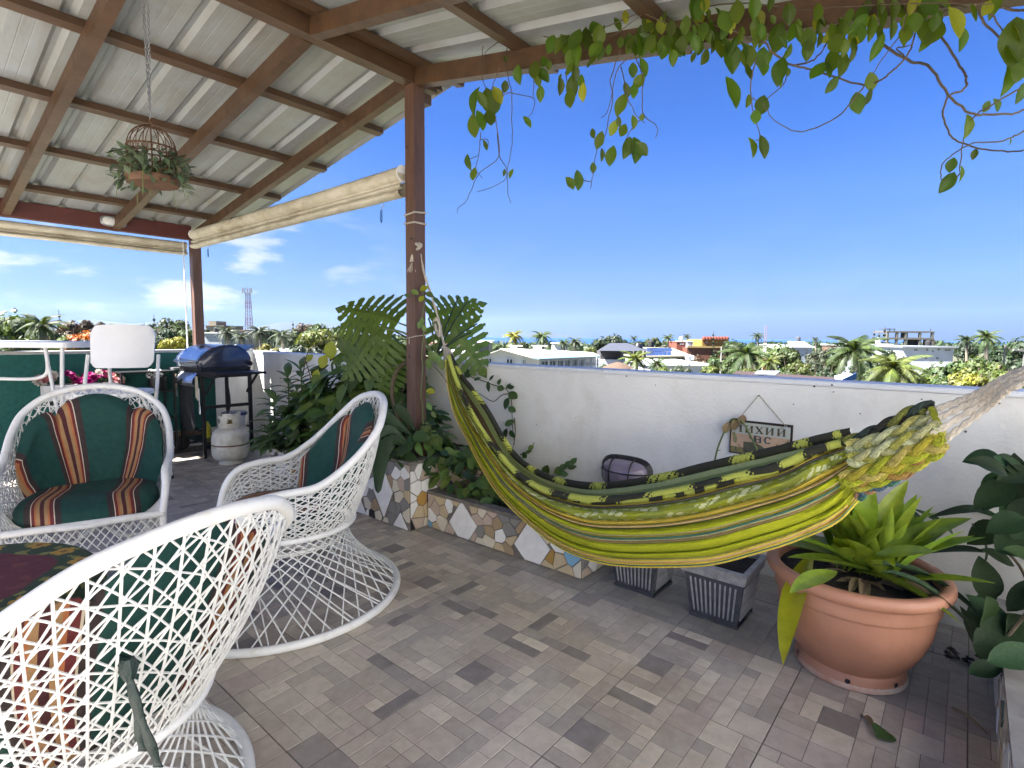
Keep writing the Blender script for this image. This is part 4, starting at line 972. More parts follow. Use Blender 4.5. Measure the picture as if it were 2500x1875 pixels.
LF3 = [(20, 70, 120), (60, 40, 80), (155, 105, 90), (275, 90, 140), (390, 60, 120), (500, 30, 80), (80, 95, 60), (420, 130, 120), (400, 190, 100), (440, 260, 110), (520, 135, 50), (60, 210, 80), (20, 200, 60), (120, 290, 110), (160, 340, 100), (205, 320, 90), (240, 400, 160), (245, 320, 110), (330, 350, 110), (350, 390, 130), (355, 490, 100), (55, 390, 90), (20, 330, 80), (160, 270, 90), (440, 400, 110), (455, 460, 90), (490, 390, 80), (545, 270, 150), (560, 210, 90), (560, 490, 150), (610, 360, 90), (620, 490, 45), (570, 560, 50), (650, 220, 120), (700, 240, 110), (760, 280, 130), (810, 150, 90), (830, 270, 80), (250, 630, 190), (350, 685, 70), (440, 720, 110), (400, 795, 80), (380, 1000, 115), (455, 1000, 130), (930, 240, 130), (950, 300, 120), (1000, 330, 90), (1080, 250, 120), (1060, 320, 130), (1050, 380, 80), (915, 420, 130), (985, 440, 140), (895, 480, 90), (910, 580, 100), (820, 480, 130), (1110, 110, 120), (1180, 200, 130), (1180, 150, 90), (1250, 110, 140), (1240, 60, 100), (1235, 220, 80), (1215, 330, 140), (1325, 205, 100), (1410, 240, 110), (1400, 290, 60), (1450, 50, 90), (1180, 560, 100), (1090, 705, 120), (1160, 660, 90), (1530, 90, 120), (1580, 220, 180), (1550, 280, 120), (1760, 160, 180), (1875, 90, 110), (2010, 40, 150), (1960, 60, 90), (1500, 10, 60), (2150, 300, 260), (2180, 450, 220), (2100, 540, 180), (2185, 640, 110), (2030, 715, 80), (1955, 725, 70), (1830, 860, 130), (1790, 1180, 90), (1720, 1120, 80), (1690, 1240, 120), (1875, 1045, 60), (2120, 960, 40), (20, 130, 90), (100, 180, 90), (190, 210, 90), (300, 240, 90), (590, 290, 80), (240, 180, 80), (90, 250, 80), (2190, 230, 160), (2160, 380, 160), (1150, 60, 90), (690, 170, 60)]
for (lf, qf) in ((LF2, q2), (LF3, q3)):
    for k, (x, y, s) in enumerate(lf):
        px, py = qf(x, y); c = vp(px, py, r.uniform(-.05, .05)); D = (c-EYE).dot(_f)
        L = s/2.765*D/FPX*1.06
        a = r.gauss(0, .32); d = Vector((sin(a)*.77, sin(a)*.5+r.uniform(-.25, .25), -cos(a)))
        nrm = -_f + Vector((r.uniform(-.7, .7), r.uniform(-.5, .5), r.uniform(-.1, .6)))
        up = (py < 70 and r.random() < .25) or r.random() < .025
        sx = r.uniform(.62, 1.02)
        inst('leaf', LYEL if up else r.choice(LVINE), vine, orient(c - d.normalized()*L*.5, d, nrm, (L*sx, L, L)))

r = random.Random(41)
for k in range(52):
    px = r.uniform(1380, 2350); yb_ = 150-(px-1100)*.115; py = yb_+r.gauss(4, 26) if px > 1600 else yb_+r.gauss(-18, 18)
    c = vp(px, max(4, py), r.uniform(-.06, .04)); D = (c-EYE).dot(_f); L = r.uniform(26, 48)*D/FPX; a = r.gauss(0, .45)
    inst('leaf', LYEL if r.random() < .06 else r.choice(LVINE), vine, orient(c, Vector((sin(a)*.77, sin(a)*.5+r.uniform(-.3, .3), -cos(a))), -_f+Vector((r.uniform(-.7, .7), r.uniform(-.5, .5), r.uniform(-.1, .6))), (L*r.uniform(.7, 1), L, L)))

# ================================================ HANGING BIRD CAGE
t = thing('hanging_birdcage', 'rusty birdcage planter with trailing leaves hung on chains from the ridge beam', 'birdcage', (RX, .77, 1.70))
cgp = on_x(374, 440, RX); zb = cgp.z-.02; cgp.z = 0; R_ = .088; RU = mat('rusty_wire', (.12, .055, .022), .65, .2, 30, .3, 90, metal=.2)
b = MB(); b.lathe([(0, 0), (R_*1.05, .0), (R_*1.14, .012), (R_*1.14, .030), (R_*1.1, .032), (R_*1.08, .014), (0, .012)], cgp+Vector((0, 0, zb)), 32); b.build('tray', mat('rusty_tray', (.13, .062, .028), .7, .2, 20, .2, 60), t, True)
b = MB(); 
for k in range(20):
    a = 2*pi*k/20; pts = [cgp+Vector((R_*1.02*cos(a), R_*1.02*sin(a), zb+.03))] + [cgp+Vector((R_*cos(a)*cos(f), R_*sin(a)*cos(f), zb+.15+R_*1.05*sin(f))) for f in np.linspace(0, pi/2*.98, 8)]
    b.tube(pts, .0018, 5)
b.build('wire_bar', RU, t, True)
b = MB()
for z in (.055, .12, .15): b.tube([cgp+Vector((R_*1.03*cos(a), R_*1.03*sin(a), zb+z)) for a in np.linspace(0, 2*pi, 32, endpoint=False)], .003, 5, True)
for k in range(34):
    a = 2*pi*k/34
    b.tube([cgp+Vector(((R_*1.05)*cos(a+.09*sin(f)), (R_*1.05)*sin(a+.09*sin(f)), zb+.135+.012*cos(f))) for f in np.linspace(0, 2*pi, 8, endpoint=False)], .0014, 4, True)
b.build('filigree_band', RU, t, True)
zt = zb+.15+R_*1.05
b = MB(); b.tube([cgp+Vector((.012*cos(a), 0, zt+.014+.014*sin(a))) for a in np.linspace(0, 2*pi, 14, endpoint=False)], .003, 5, True); b.build('ring', RU, t, True)
CH = M['grey']
def chain(p, q, nm='chain', s=.018, rad=.0022, m=CH, par=t):
    p, q = Vector(p), Vector(q); d = q-p; n = max(2, int(d.length/(s*.78))); d.normalize(); a = d.orthogonal().normalized(); c = d.cross(a); b = MB()
    for i in range(n):
        o_ = p+(q-p)*((i+.5)/n); w = a if i % 2 else c
        b.tube([o_+d*(s*.5*sin(f))+w*(s*.24*cos(f)) for f in np.linspace(0, 2*pi, 10, endpoint=False)], rad, 4, True)
    return b.build(nm, m, par, True)
chain(cgp+Vector((0, 0, zt+.028)), cgp+Vector((-.014, -.004, 2.665))); chain(cgp+Vector((0, 0, zt+.028)), cgp+Vector((.018, .01, 2.665)))
r = random.Random(12)
LG = [leaf_mesh('leaf', mat('silvery_leaf', (.075, .11, .06), .6, .15, 22, trans=.2, objrand=.45), 1, w, 1.2, .2, .2, 4) for w in (.3, .2)]
for k in range(285):
    a = r.uniform(0, 2*pi); rr = R_*r.uniform(.6, 1.6); z = zb+r.uniform(.0, .125)-.03*(rr/R_-1)
    c = cgp+Vector((rr*cos(a), rr*sin(a), z)); d = Vector((cos(a)*r.uniform(.3, 1.2), sin(a)*r.uniform(.3, 1.2), r.uniform(-.9, .8)))
    inst('leaf', r.choice(LG), t, orient(c, d, (r.uniform(-.5, .5), r.uniform(-.5, .5), 1), r.uniform(.028, .05)))
b = MB()
for k in range(16):
    a = 2*pi*k/16+.2; b.tube(spline([cgp+Vector((.04*cos(a), .04*sin(a), zb+.05)), cgp+Vector((R_*1.1*cos(a), R_*1.1*sin(a), zb+.10)), cgp+Vector((R_*1.5*cos(a), R_*1.5*sin(a), zb+.03-.05*(k % 3)))], 4), .0016, 4)
b.build('stem', M['gstem'], t, True)

# ================================================ POTS
def ribbed_pot(cx, cy, label, w1=.275, w0=.185, h=.245, rz=0.):
    t = thing('ribbed_planter', label, 'flower pot', (cx, cy, 0), rz, 'dark ribbed square pots by the wall')
    Wm = wm(t); PM = mat('pewter_painted_plastic', (.10, .105, .12), .38, .2, 20, .15, 60, metal=.35); PL = mat('worn_silver_edges', (.42, .43, .46), .42, .2, 30, .1, 60, metal=.4)
    def W_(x, y, z): return Wm @ Vector((x, y, z))
    def half(z): return (w0 + (w1*.90-w0)*(z/h))/2
    b = MB(); zs = [0, .012, .012, h*.80]; 
    hs = [half(0)+.004, half(0)+.004, half(.012), half(h*.80)]
    for (z0, a0, z1, a1) in ((0, half(0)+.005, .014, half(.014)+.005), (.014, half(.014), h*.8, half(h*.8))):
        vs = [W_(sx*a, sy*a, z) for z, a in ((z0, a0), (z1, a1)) for sx, sy in ((-1, -1), (1, -1), (1, 1), (-1, 1))]
        b.add(vs, [(i, (i+1) % 4, 4+(i+1) % 4, 4+i) for i in range(4)])
    b.build('body', PM, t)
    b = MB(); a0, a1, a2 = half(h*.8)+.004, w1/2, w1/2-.022
    zz = [(h*.79, a0), (h*.80, a0+.006), (h*.86, a0+.008), (h*.90, a1-.006), (h*.985, a1), (h, a1-.004), (h, a2), (h*.90, a2-.004)]
    vs = [W_(sx*a, sy*a, z) for z, a in zz for sx, sy in ((-1, -1), (1, -1), (1, 1), (-1, 1))]
    b.add(vs, [(k*4+i, k*4+(i+1) % 4, k*4+4+(i+1) % 4, k*4+4+i) for k in range(len(zz)-1) for i in range(4)]); b.build('rim', PL, t)
    MB().add([W_(sx*(a2-.005), sy*(a2-.005), h*.93) for sx, sy in ((-1, -1), (1, -1), (1, 1), (-1, 1))], [(0, 1, 2, 3)]).build('soil', M['soil'], t)
    n = 10
    for f in range(4):
        Rf = Matrix.Rotation(f*pi/2, 4, 'Z')
        for k in range(n):
            u = (k+.5)/n*2-1; b = MB()
            P = []
            for z in (.030, .04, h*.70, h*.72):
                a = half(z); P.append(Wm @ (Rf @ Vector((u*a*.88, -a-.003, z))))
            b.tube(P, [.002, .0042, .0042, .002], 6); b.build('rib', PL, t, True)
    return t
ribbed_pot(-.735, 2.255, 'dark ribbed square pot full of soil between the hammock and the terracotta pot')
ribbed_pot(-1.105, 2.285, 'dark ribbed square pot partly hidden beneath the lowest part of the hammock')
# big terracotta pot
PC = Vector((-.262, 2.19, 0))
t = tp_ = thing('terracotta_pot', 'large terracotta coloured round pot with a rolled rim holding the bromeliad', 'flower pot', PC)
prof = [(0, .012), (.150, .012), (.168, .0), (.172, .012), (.165, .040), (.160, .052), (.180, .075), (.212, .13), (.232, .19), (.240, .25), (.243, .268), (.249, .272), (.251, .280), (.2515, .315), (.256, .322), (.268, .326), (.2785, .336), (.281, .350), (.276, .364), (.264, .370), (.248, .367), (.238, .355), (.235, .33)]
MB().lathe([(p.x, p.z) for p in spline([Vector((a, 0, c)) for a, c in prof], 3)], PC, 64).build('body', M['terracotta'], t, True)
MB().lathe([(.1700, .022), (.1735, .014), (.1735, .004), (.169, .0005)], PC, 48).build('stained_foot', mat('limescale_foot', (.40, .17, .10), .75, .25, 9, .2, 60, col2=(.50, .44, .36)), t, True)
b = MB(); b.grid(lambda u, v: tuple(PC+Vector((.238*v*cos(2*pi*u), .238*v*sin(2*pi*u), .335+.012*mnoise.noise(Vector((v*cos(2*pi*u)*6, v*sin(2*pi*u)*6, 1)))))), 30, 10); b.build('soil', M['soil'], t, True)
for a in (-1.45, -.55, -2.6):
    n_ = Vector((cos(a), sin(a), 0)); c = PC + n_*.1745 + Vector((0, 0, .030)); s_ = n_.cross(Vector((0, 0, 1)))
    b = MB(); c = c + n_*-.004; b.add([c+s_*.0085*cos(f)+Vector((0, 0, .0085*sin(f))) for f in np.linspace(0, 2*pi, 12, endpoint=False)], [tuple(range(12))]); b.build('drain_hole', M['black'], t)
# bromeliad
br = thing('bromeliad', 'bright green strap leaved bromeliad growing in the terracotta pot', 'plant', PC+Vector((.02, .0, .34)))
r = random.Random(6); bc = PC+Vector((.03, .0, .345))
def fwdleaf(px, py, D, L, px2, py2, D2, w=1., m=None, nz=None):
    p, q = at(px, py, D), at(px2, py2, D2); d = q-p; 
    return inst('leaf', m or r.choice(LBROM), br, orient(p, d, nz or (0, 0, 1), (d.length*w, d.length, d.length)))
for k in range(60):
    a = r.uniform(0, 2*pi); ring = k/60; el = radians(80-62*ring+r.uniform(-8, 8)); L = r.uniform(.24, .34)*(.95+.25*ring)
    d = Vector((cos(a)*cos(el), sin(a)*cos(el), sin(el))); 
    off = Vector((r.choice([-.06, .05, .0])+.02*cos(a), r.uniform(-.03, .03), 0))
    if bc.y+off.y+d.y*L > 2.76: L *= .75
    m_ = LBROM[0] if ring < .6 else r.choice(LBROM)
    inst('leaf', m_, br, orient(bc+off, d, Vector((-cos(a)*sin(el), -sin(a)*sin(el), cos(el))), (L*r.uniform(.85, 1.25), L, L)))
pr0 = PC+Vector((-.17, -.14, .355))
fwdleaf(1985, 1350, (pr0-EYE).dot(_f)+.02, 0, 1872, 1565, (pr0-EYE).dot(_f)-.20, 1.5, LBROML, (-.4, -.6, .6))
fwdleaf(2045, 1395, 1.72, 0, 1930, 1432, 1.62, 1.7, LBROM[0], (0, -.3, 1)); 
fwdleaf(2150, 1350, 1.80, 0, 2365, 1250, 1.72, 1.5, LBROM[0], (-.3, -.6, 1)); fwdleaf(2130, 1380, 1.78, 0, 2490, 1362, 1.75, .55, LBLUE[1]); fwdleaf(2150, 1395, 1.74, 0, 2500, 1450, 1.6, .6, LBLUE[1])
fwdleaf(2110, 1330, 1.85, 0, 2215, 1170, 1.80, 1.3, LBROM[0], (0, -1, .4)); fwdleaf(2100, 1330, 1.85, 0, 2120, 1200, 1.76, 1.7, LBROM[2], (0, -1, .4)); fwdleaf(2150, 1340, 1.9, 0, 2200, 1195, 1.9, 1.6, LBROM[0], (0, -1, .5)); fwdleaf(2110, 1370, 1.75, 0, 2270, 1330, 1.55, 1.6, LBROM[0], (0, -.5, 1))
for k in range(26):
    a = r.uniform(0, 2*pi); d = Vector((cos(a), sin(a), r.uniform(-.15, .35))); inst('leaf', LDRY, br, orient(bc+Vector((.05*cos(a), .05*sin(a), -.005)), d, (0, 0, 1), (r.uniform(.2, .4), r.uniform(.10, .17), .15)))

# dark leafy plant at the right edge in the edge planter + blue-green leaves behind the bromeliad
t = thing('leafy_shrub', 'dark glossy leaved shrub at the right edge beside the terracotta pot', 'shrub', (.34, 2.2, .16))
r = random.Random(77)
def leaf_at(t, mesh, px, py, D, ang, L, w=1., tilt=.0, hang=.3):
    """leaf centred on a sight line; ang: direction of its tip in the picture plane, anticlockwise from right"""
    c = at(px, py, D); d = _r*cos(ang)+_u*sin(ang)+_f*tilt
    n_ = (-_f*.7+_u*(.8 if hang else .2)+_r*.1*sin(px)); return inst('leaf', mesh, t, orient(c-d.normalized()*L*.5, d, n_, (L*w, L, L)))
for (px, py, D, ang, L, w) in ((2350, 1330, 1.95, 2.8, .20, .9), (2360, 1235, 2.1, 2.9, .17, 1.4), (2420, 1320, 1.9, -.7, .22, 1.2), (2440, 1250, 2.1, 2.9, .16, 1.5), (2300, 1270, 2.15, 2.2, .18, 1.), (2480, 1170, 1.75, 1.4, .20, 1.6), (2500, 1250, 1.7, 1.2, .22, 1.5), (2490, 1320, 1.7, .4, .2, 1.5), (2260, 1290, 2.15, 2.6, .16, 1.), (2400, 1500, 1.8, 1.2, .20, 1.5), (2460, 1540, 1.6, .4, .26, 1.7), (2370, 1530, 1.75, 1.8, .15, 1.5), (2500, 1450, 1.7, .8, .18, 1.5), (2490, 1600, 1.5, .2, .22, 1.5), (2415, 1560, 1.65, 1.1, .16, 1.7), (2240, 1250, 2.1, 2.0, .15, 1.2), (2200, 1275, 2.15, 2.3, .18, .9)):
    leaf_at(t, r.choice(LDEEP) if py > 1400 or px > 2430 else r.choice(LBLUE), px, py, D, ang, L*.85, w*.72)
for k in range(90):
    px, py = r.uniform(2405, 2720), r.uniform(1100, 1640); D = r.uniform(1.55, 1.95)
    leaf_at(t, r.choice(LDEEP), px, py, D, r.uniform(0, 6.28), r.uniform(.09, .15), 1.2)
b = MB()
for (a, c, D) in (((2520, 1450), (2440, 1330), 1.85), ((2540, 1500), (2500, 1180), 1.75), ((2560, 1550), (2420, 1500), 1.7), ((2520, 1480), (2455, 1560), 1.6)):
    b.tube(spline([at(*a, D), at((a[0]+c[0])/2+8, (a[1]+c[1])/2-10, D), at(*c, D)], 4), .005, 6)
b.build('stem', M['stem'], t, True)
# litter on the floor
for (px, py, lab, msh, s) in ((2165, 1785, 'crumpled green and brown leaf lying on the floor tiles', LMID[1], .055), (2155, 1800, 'small pale petal lying beside the crumpled leaf', LDRY, .05), (2130, 1775, 'brown dry leaf lying on the floor near the terracotta pot', LDRY, .09)):
    c = on_z(px, py, .006); o = inst('fallen_leaf', msh, None, orient(c, (r.uniform(-1, 1), r.uniform(-1, 1), .05), (.2, -.2, 1), (s*2, s, s))); tag(o, lab, 'leaf')
c = on_z(2360, 1610, .004); b = MB()
for k in range(26):
    p = c+Vector((r.uniform(-.06, .06), r.uniform(-.035, .035), r.uniform(.0, .014))); a = r.uniform(0, 6.3); d = Vector((cos(a), sin(a), r.uniform(-.05, .3)))*.022; s = Vector((-sin(a), cos(a), .3))*.009
    b.add([p-d*.5, p+s, p+d, p-s], [(0, 1, 2, 3)])
o = b.build('leaf_litter', mat('dead_leaf_litter', (.05, .03, .02), .9, .3, 30, island=.5)); tag(o, 'heap of dead brown leaves behind the terracotta pot', 'leaf litter', kind='stuff')
b = MB(); b.tube(spline([on_z(2325, 1728, .006), on_z(2365, 1750, .012), on_z(2412, 1792, .006)], 5), [.004, .005, .005, .005, .005, .004, .004, .004, .003, .003, .002], 5); o = b.build('dry_stalk', M['dryleaf'], None, True); tag(o, 'dry tan plant stalk lying on the floor at the right edge', 'stalk')

# ================================================ WALL LAMP AND SIGN
lc = on_y(1532, 1148, YW)
t = thing('bulkhead_light', 'oval bulkhead lamp with black wire guard on the white wall behind the hammock', 'lamp', (lc.x, YW, .26))
cz_ = .375; cx_ = -1.47
b = MB(); dome((cx_, YW-.001, cz_), (0, -1, 0), (0, 0, 1), .165, .105, .045, b, 28, 5); b.build('base', M['black'], t, True)
b = MB(); dome((cx_, YW-.008, cz_), (0, -1, 0), (0, 0, 1), .143, .086, .095, b, 28, 8); b.build('glass_dome', mat('mauve_frosted_glass', (.26, .22, .29), .22, .08, 6, coat=.4), t, True)
def sup(a, A_, B_, e=.62): return (A_*math.copysign(abs(cos(a))**e, cos(a)), B_*math.copysign(abs(sin(a))**e, sin(a)))
for pts in ([ (x, sup(math.acos(max(-1, min(1, 0))), 1, 1)[1]*0, 0) for x in ()],):
    pass
for zc in (.02,):
    b = MB(); b.tube([(cx_+.148*sin(f), YW-.006-.098*abs(cos(f))**.8, cz_+zc) for f in np.linspace(-pi/2, pi/2, 16)], .0038, 6); b.build('guard_wire', M['black'], t, True)
for xc in (-.062, .062):
    b = MB(); b.tube([(cx_+xc, YW-.006-.093*abs(cos(f))**.8, cz_+.092*sin(f)) for f in np.linspace(-pi/2, pi/2, 14)], .0038, 6); b.build('guard_wire', M['black'], t, True)
# sign
t = sg = thing('hanging_sign', 'weathered wooden sign with Cyrillic lettering hung by string on the white wall', 'sign', (-.755, YW-.01, .585))
X0, X1, Z0, Z1 = -.897, -.612, .583, .752; yb = YW-.012
sgn = MB()
MB().b2((X0, yb, Z0), (X1, YW-.002, Z1)).build('board', mat('dark_sign_edge', (.035, .022, .018), .8, .3, 20, .3, 60), t)
def flat(poly, m, name, dz=.0006, parent=t):
    b = MB(); b.prism([(p[0], p[1]) for p in poly], lambda u, v, w: (X0+u*(X1-X0), yb-w, Z0+v*(Z1-Z0)), 0, dz); return b.build(name, m, parent)
pm = lambda n_, c, c2=None: mat(n_, c, .75, .2, 40, .1, 90, col2=c2)
flat([(.03, .60), (.035, .95), (.97, .93), (.97, .60)], pm('faded_blue_print', (.42, .48, .46), (.50, .47, .38)), 'painted_panel')
flat([(.02, .20), (.025, .60), (.965, .60), (.975, .18)], pm('faded_peach_print', (.55, .38, .26), (.48, .33, .22)), 'painted_panel')
flat([(.025, .04), (.02, .21), (.22, .21), (.24, .10), (.75, .09), (.97, .19), (.97, .04)], pm('olive_print', (.24, .22, .09), (.16, .14, .06)), 'painted_panel', .0007)
flat([(.24, .08), (.235, .38), (.42, .39), (.55, .30), (.60, .22), (.68, .24), (.78, .17), (.70, .06), (.42, .03)], pm('grey_olive_print', (.12, .12, .08)), 'painted_shape', .0011)
flat([(.76, .10), (.74, .30), (.80, .36), (.86, .22), (.92, .24), (.84, .08)], pm('rust_red_print', (.32, .11, .06)), 'painted_shape', .0012)
flat([(.07, .34), (.04, .60), (.08, .66), (.13, .45), (.12, .30)], pm('pale_olive_print', (.28, .27, .13)), 'painted_shape', .0013); flat([(.93, .34), (.90, .50), (.95, .60), (.975, .45)], pm('pale_olive_print', (.30, .28, .12)), 'painted_shape', .0013)
flat([(.10, .20), (.115, .20), (.13, .06), (.12, .06)], M['black'], 'painted_shape', .0015); flat([(.76, .40), (.77, .42), (.84, .32), (.83, .30)], M['black'], 'painted_shape', .0016); flat([(.15, .28), (.155, .30), (.19, .22), (.185, .21)], M['black'], 'painted_shape', .0016)
LM = pm('dark_olive_lettering', (.10, .085, .04), (.06, .05, .03)); SB_ = pm('slate_blue_lettering', (.07, .10, .13))
def glyph(rects, x, z, w, h, m):
    """strokes given in a unit box: (x0,z0,x1,z1,thickness) with slab serifs"""
    b = MB()
    for (a0, c0_, a1, c1, th_) in rects:
        p, q = Vector((x+a0*w, z+c0_*h)), Vector((x+a1*w, z+c1*h)); d = (q-p).normalized(); n_ = Vector((-d.y, d.x))*th_*w*.5
        poly = [p+n_, p-n_, q-n_, q+n_]
        b.prism([(v.x, v.y) for v in poly], lambda u, v, s: (X0+u*(X1-X0), yb-s, Z0+v*(Z1-Z0)), 0, .0021)
    return b.build('letter', m, sg)
S = lambda x, z: (x-.17, z, x+.17, z, .07)
gT = [(.5, 0, .5, 1, .24), (.0, .97, 1, .97, .10), (.03, .84, .03, 1, .10), (.97, .84, .97, 1, .10), (.28, .03, .72, .03, .10)]
gI = [(.18, 0, .18, 1, .22), (.82, 0, .82, 1, .22), (.2, .10, .8, .90, .09), (.0, .03, .36, .03, .09), (.64, .03, 1, .03, .09), (.0, .97, .36, .97, .09), (.64, .97, 1, .97, .09)]
gX = [(.12, .98, .88, .02, .24), (.85, .98, .15, .02, .10), (.0, .03, .34, .03, .09), (.62, .03, 1, .03, .09), (.0, .97, .36, .97, .09), (.66, .97, 1, .97, .09)]
gB = [(.36, 1.14, .5, 1.08, .07), (.5, 1.08, .64, 1.14, .07)]
for g, x in ((gT, .115), (gI, .255), (gX, .42), (gI, .585), (gI+gB, .765)): glyph(g, x, .655, .135, .21, LM)
gCh = [(.85, 0, .85, 1, .30), (.2, .95, .2, .55, .26), (.2, .52, .8, .50, .14), (.0, .97, .4, .97, .1), (.66, .97, 1, .97, .1), (.62, .03, 1.05, .03, .1)]
def arc(cx, cz, rx, rz, a0, a1, th_, n=9):
    A_ = np.linspace(radians(a0), radians(a1), n); return [(cx+rx*cos(p), cz+rz*sin(p), cx+rx*cos(q), cz+rz*sin(q), th_) for p, q in zip(A_[:-1], A_[1:])]
gA = [(.74, .05, .74, .80, .26)]+arc(.42, .27, .34, .26, 30, 330, .18)+arc(.40, .74, .34, .24, 0, 165, .16)+[(.74, .05, .98, .04, .12)]
gC = arc(.5, .5, .40, .46, 40, 320, .26, 14)+[(.80, .70, .86, .78, .28)]
for g, x in ((gCh, .325), (gA, .425), (gC, .570)): glyph(g, x, .395, .115, .20, SB_)
b = MB(); nail = Vector((-.768, YW-.008, .879))
b.tube([nail+Vector((0, .008, 0)), nail-Vector((0, .012, 0))], .0025, 6); b.build('nail', M['black'], t)
b = MB(); b.tube([(X0+.035, yb-.004, Z1-.004), nail-Vector((.003, .004, 0)), nail+Vector((0, -.004, .004)), nail+Vector((.003, -.004, 0)), (X1-.03, yb-.004, Z1-.006)], .0018, 5); b.build('string', mat('jute_string', (.32, .28, .18), .9, .2, 40), t)
for x in (X0+.035, X1-.03):
    b = MB(); b.tube([(x+.007*cos(a), yb-.002, Z1-.012+.007*sin(a)) for a in np.linspace(0, 2*pi, 10, endpoint=False)], .0015, 5, True); b.build('eyelet', M['silver'], t)
# dry stalk drooping over the sign
t = thing('drooping_stem', 'thin green stem with a dry brown leaf drooping over the lettered sign', 'stem', (-.87, YW-.04, .40))
ys = YW-.045
b = MB(); b.tube(spline([on_y(1743, 1135, ys), on_y(1752, 1095, ys), on_y(1768, 1055, ys), on_y(1783, 1028, ys), on_y(1795, 1022, ys), on_y(1812, 1030, ys), on_y(1828, 1055, ys), on_y(1842, 1085, ys), on_y(1853, 1110, ys)], 5), .0045, 7); b.build('stalk', M['gstem'], t, True)
for (x, y, a) in ((1777, 1030, -1.7), (1790, 1024, -1.2), (1800, 1022, -.2)):
    c = on_y(x, y, ys-.01); inst('leaf', LDRY, t, orient(c, _r*cos(a)+_u*sin(a), -_f, (.34, .06, .1)))
for (x, y, a) in ((1752, 1100, .3), (1770, 1056, .2)): b = MB(); c = on_y(x, y, ys); b.tube([c, c+_r*.016+_u*.003], [.003, .001], 5); b.build('thorn', M['gstem'], t)
c = on_y(1838, 1105, ys); inst('leaf', LMID[1], t, orient(c, (-.3, 0, -1), (0, -1, 0), (.05, .06, .05)))
# stain marks on the wall
b = MB()
for (px, py, s) in ((1988, 943, 3), (2031, 940, 3), (2035, 957, 2), (1937, 987, 2), (1310, 1037, 2), (1406, 1020, 2), (1530, 918, 3), (2357, 1054, 3), (2440, 985, 2), (1391, 1115, 2), (1600, 940, 2), (1470, 905, 2), (2100, 1010, 2), (2250, 975, 2)):
    c = on_y(px, py, YW-.0075); w = s*.0016; b.add([c+Vector((w*cos(a)*(1+.4*sin(a*3+px)), 0, w*sin(a))) for a in np.linspace(0, 2*pi, 7, endpoint=False)], [tuple(range(7))])
o = b.build('wall_speck', mat('mould_speck', (.10, .09, .07), .9, .2, 30), ww); o['kind'] = 'stuff'
# ================================================ HAMMOCK
HP = Vector((-2.60, 2.20, 0)); HQ = Vector((.0, 1.73, 0)); hd = (HQ-HP).normalized(); hn = Vector((hd.y, -hd.x, 0))      # hn points towards the viewer
def hp(px, py, off=0.): return on_plane(px, py, HP+hn*off, hn)
hm = thing('hammock', 'lime green striped fabric hammock slung from the middle post towards the right', 'hammock', (-1.3, 1.97, .15))
STN = [((1099, 866), (1096, 870), (1088, 880)), ((1125, 915), (1112, 922), (1093, 945)), ((1152, 950), (1140, 985), (1109, 1010)), ((1190, 1003), (1176, 1050), (1140, 1072)), ((1227, 1069), (1216, 1105), (1172, 1136)), ((1261, 1116), (1262, 1155), (1220, 1210)), ((1303, 1148), (1322, 1193), (1296, 1284)), ((1353, 1170), (1378, 1209), (1370, 1338)), ((1425, 1185), (1440, 1219), (1450, 1369)), ((1498, 1184), (1516, 1217), (1530, 1381)), ((1606, 1167), (1620, 1205), (1640, 1383)), ((1715, 1141), (1715, 1185), (1745, 1376)), ((1805, 1120), (1800, 1163), (1855, 1347)), ((1900, 1098), (1900, 1138), (1960, 1312)), ((1989, 1075), (1980, 1102), (2045, 1272)), ((2050, 1060), (2035, 1086), (2095, 1220)), ((2080, 1054), (2065, 1079), (2118, 1195))]
NU = 300
def curve2(idx): 
    P = [Vector((s[idx][0], s[idx][1], 0)) for s in STN]; sp = spline(P, 24); n = len(sp)-1
    return lambda u: sp[min(n, int(u*n))].lerp(sp[min(n, int(u*n)+1)], u*n-int(u*n))
cF, cN, cB = curve2(0), curve2(1), curve2(2)
LIME = (.46, .50, .010); LIM2 = (.34, .38, .018); PALE = (.62, .66, .36); YEL = (.72, .56, .07); GOLD = (.62, .44, .06); PEACH = (.70, .50, .22); TEAL = (.06, .18, .13); CREAM = (.70, .68, .38); BLK = (.022, .024, .014); BRN = (.085, .055, .03); GRY = (.11, .13, .10)
BANDS = [(0, 'dash'), (.085, YEL), (.105, BRN), (.125, GRY), (.145, LIM2), (.16, 'jac'), (.325, YEL), (.36, GOLD), (.385, LIM2), (.40, PEACH), (.44, GRY), (.455, LIME), (.55, CREAM), (.568, YEL), (.585, TEAL), (.622, CREAM), (.64, PEACH), (.665, BRN), (.675, LIME), (.80, LIM2), (.815, LIME), (.885, CREAM), (.90, YEL), (.925, PEACH), (.955, YEL), (.978, TEAL), (1.01, BLK)]
KN = [0, .085, .145, .325, .40, .455, .568, .64, .80, .885, .955, 1.0]
def bandcol(f, u, x):
    c = LIME
    for a, k in BANDS:
        if f >= a: c = k
    if c == 'dash':
        w = sin(x*46+3*sin(x*11))+.35*mnoise.noise(Vector((x*80, f*160, 1))); w2 = sin(x*200)
        if w > .15: return BLK
        if w > -.1: return BLK if w2 > 0 else LIM2
        return (.42, .46, .08)
    if c == 'jac':
        g = (f-.16)/.165
        w = mnoise.noise(Vector((x*9, g*2.0, 3)))
        leafp = sin(x*38+6*g*(1 if sin(x*7) > 0 else -1)) + .9*sin(x*13+g*5)
        if abs(g-.5) < .40 and leafp > .55 and sin(x*150+g*9) > -.55: return PALE
        if abs(g-.5) > .42 and sin(x*120) > .1: return PALE
        return LIM2 if w > .1 else (.27, .32, .05)
    return c
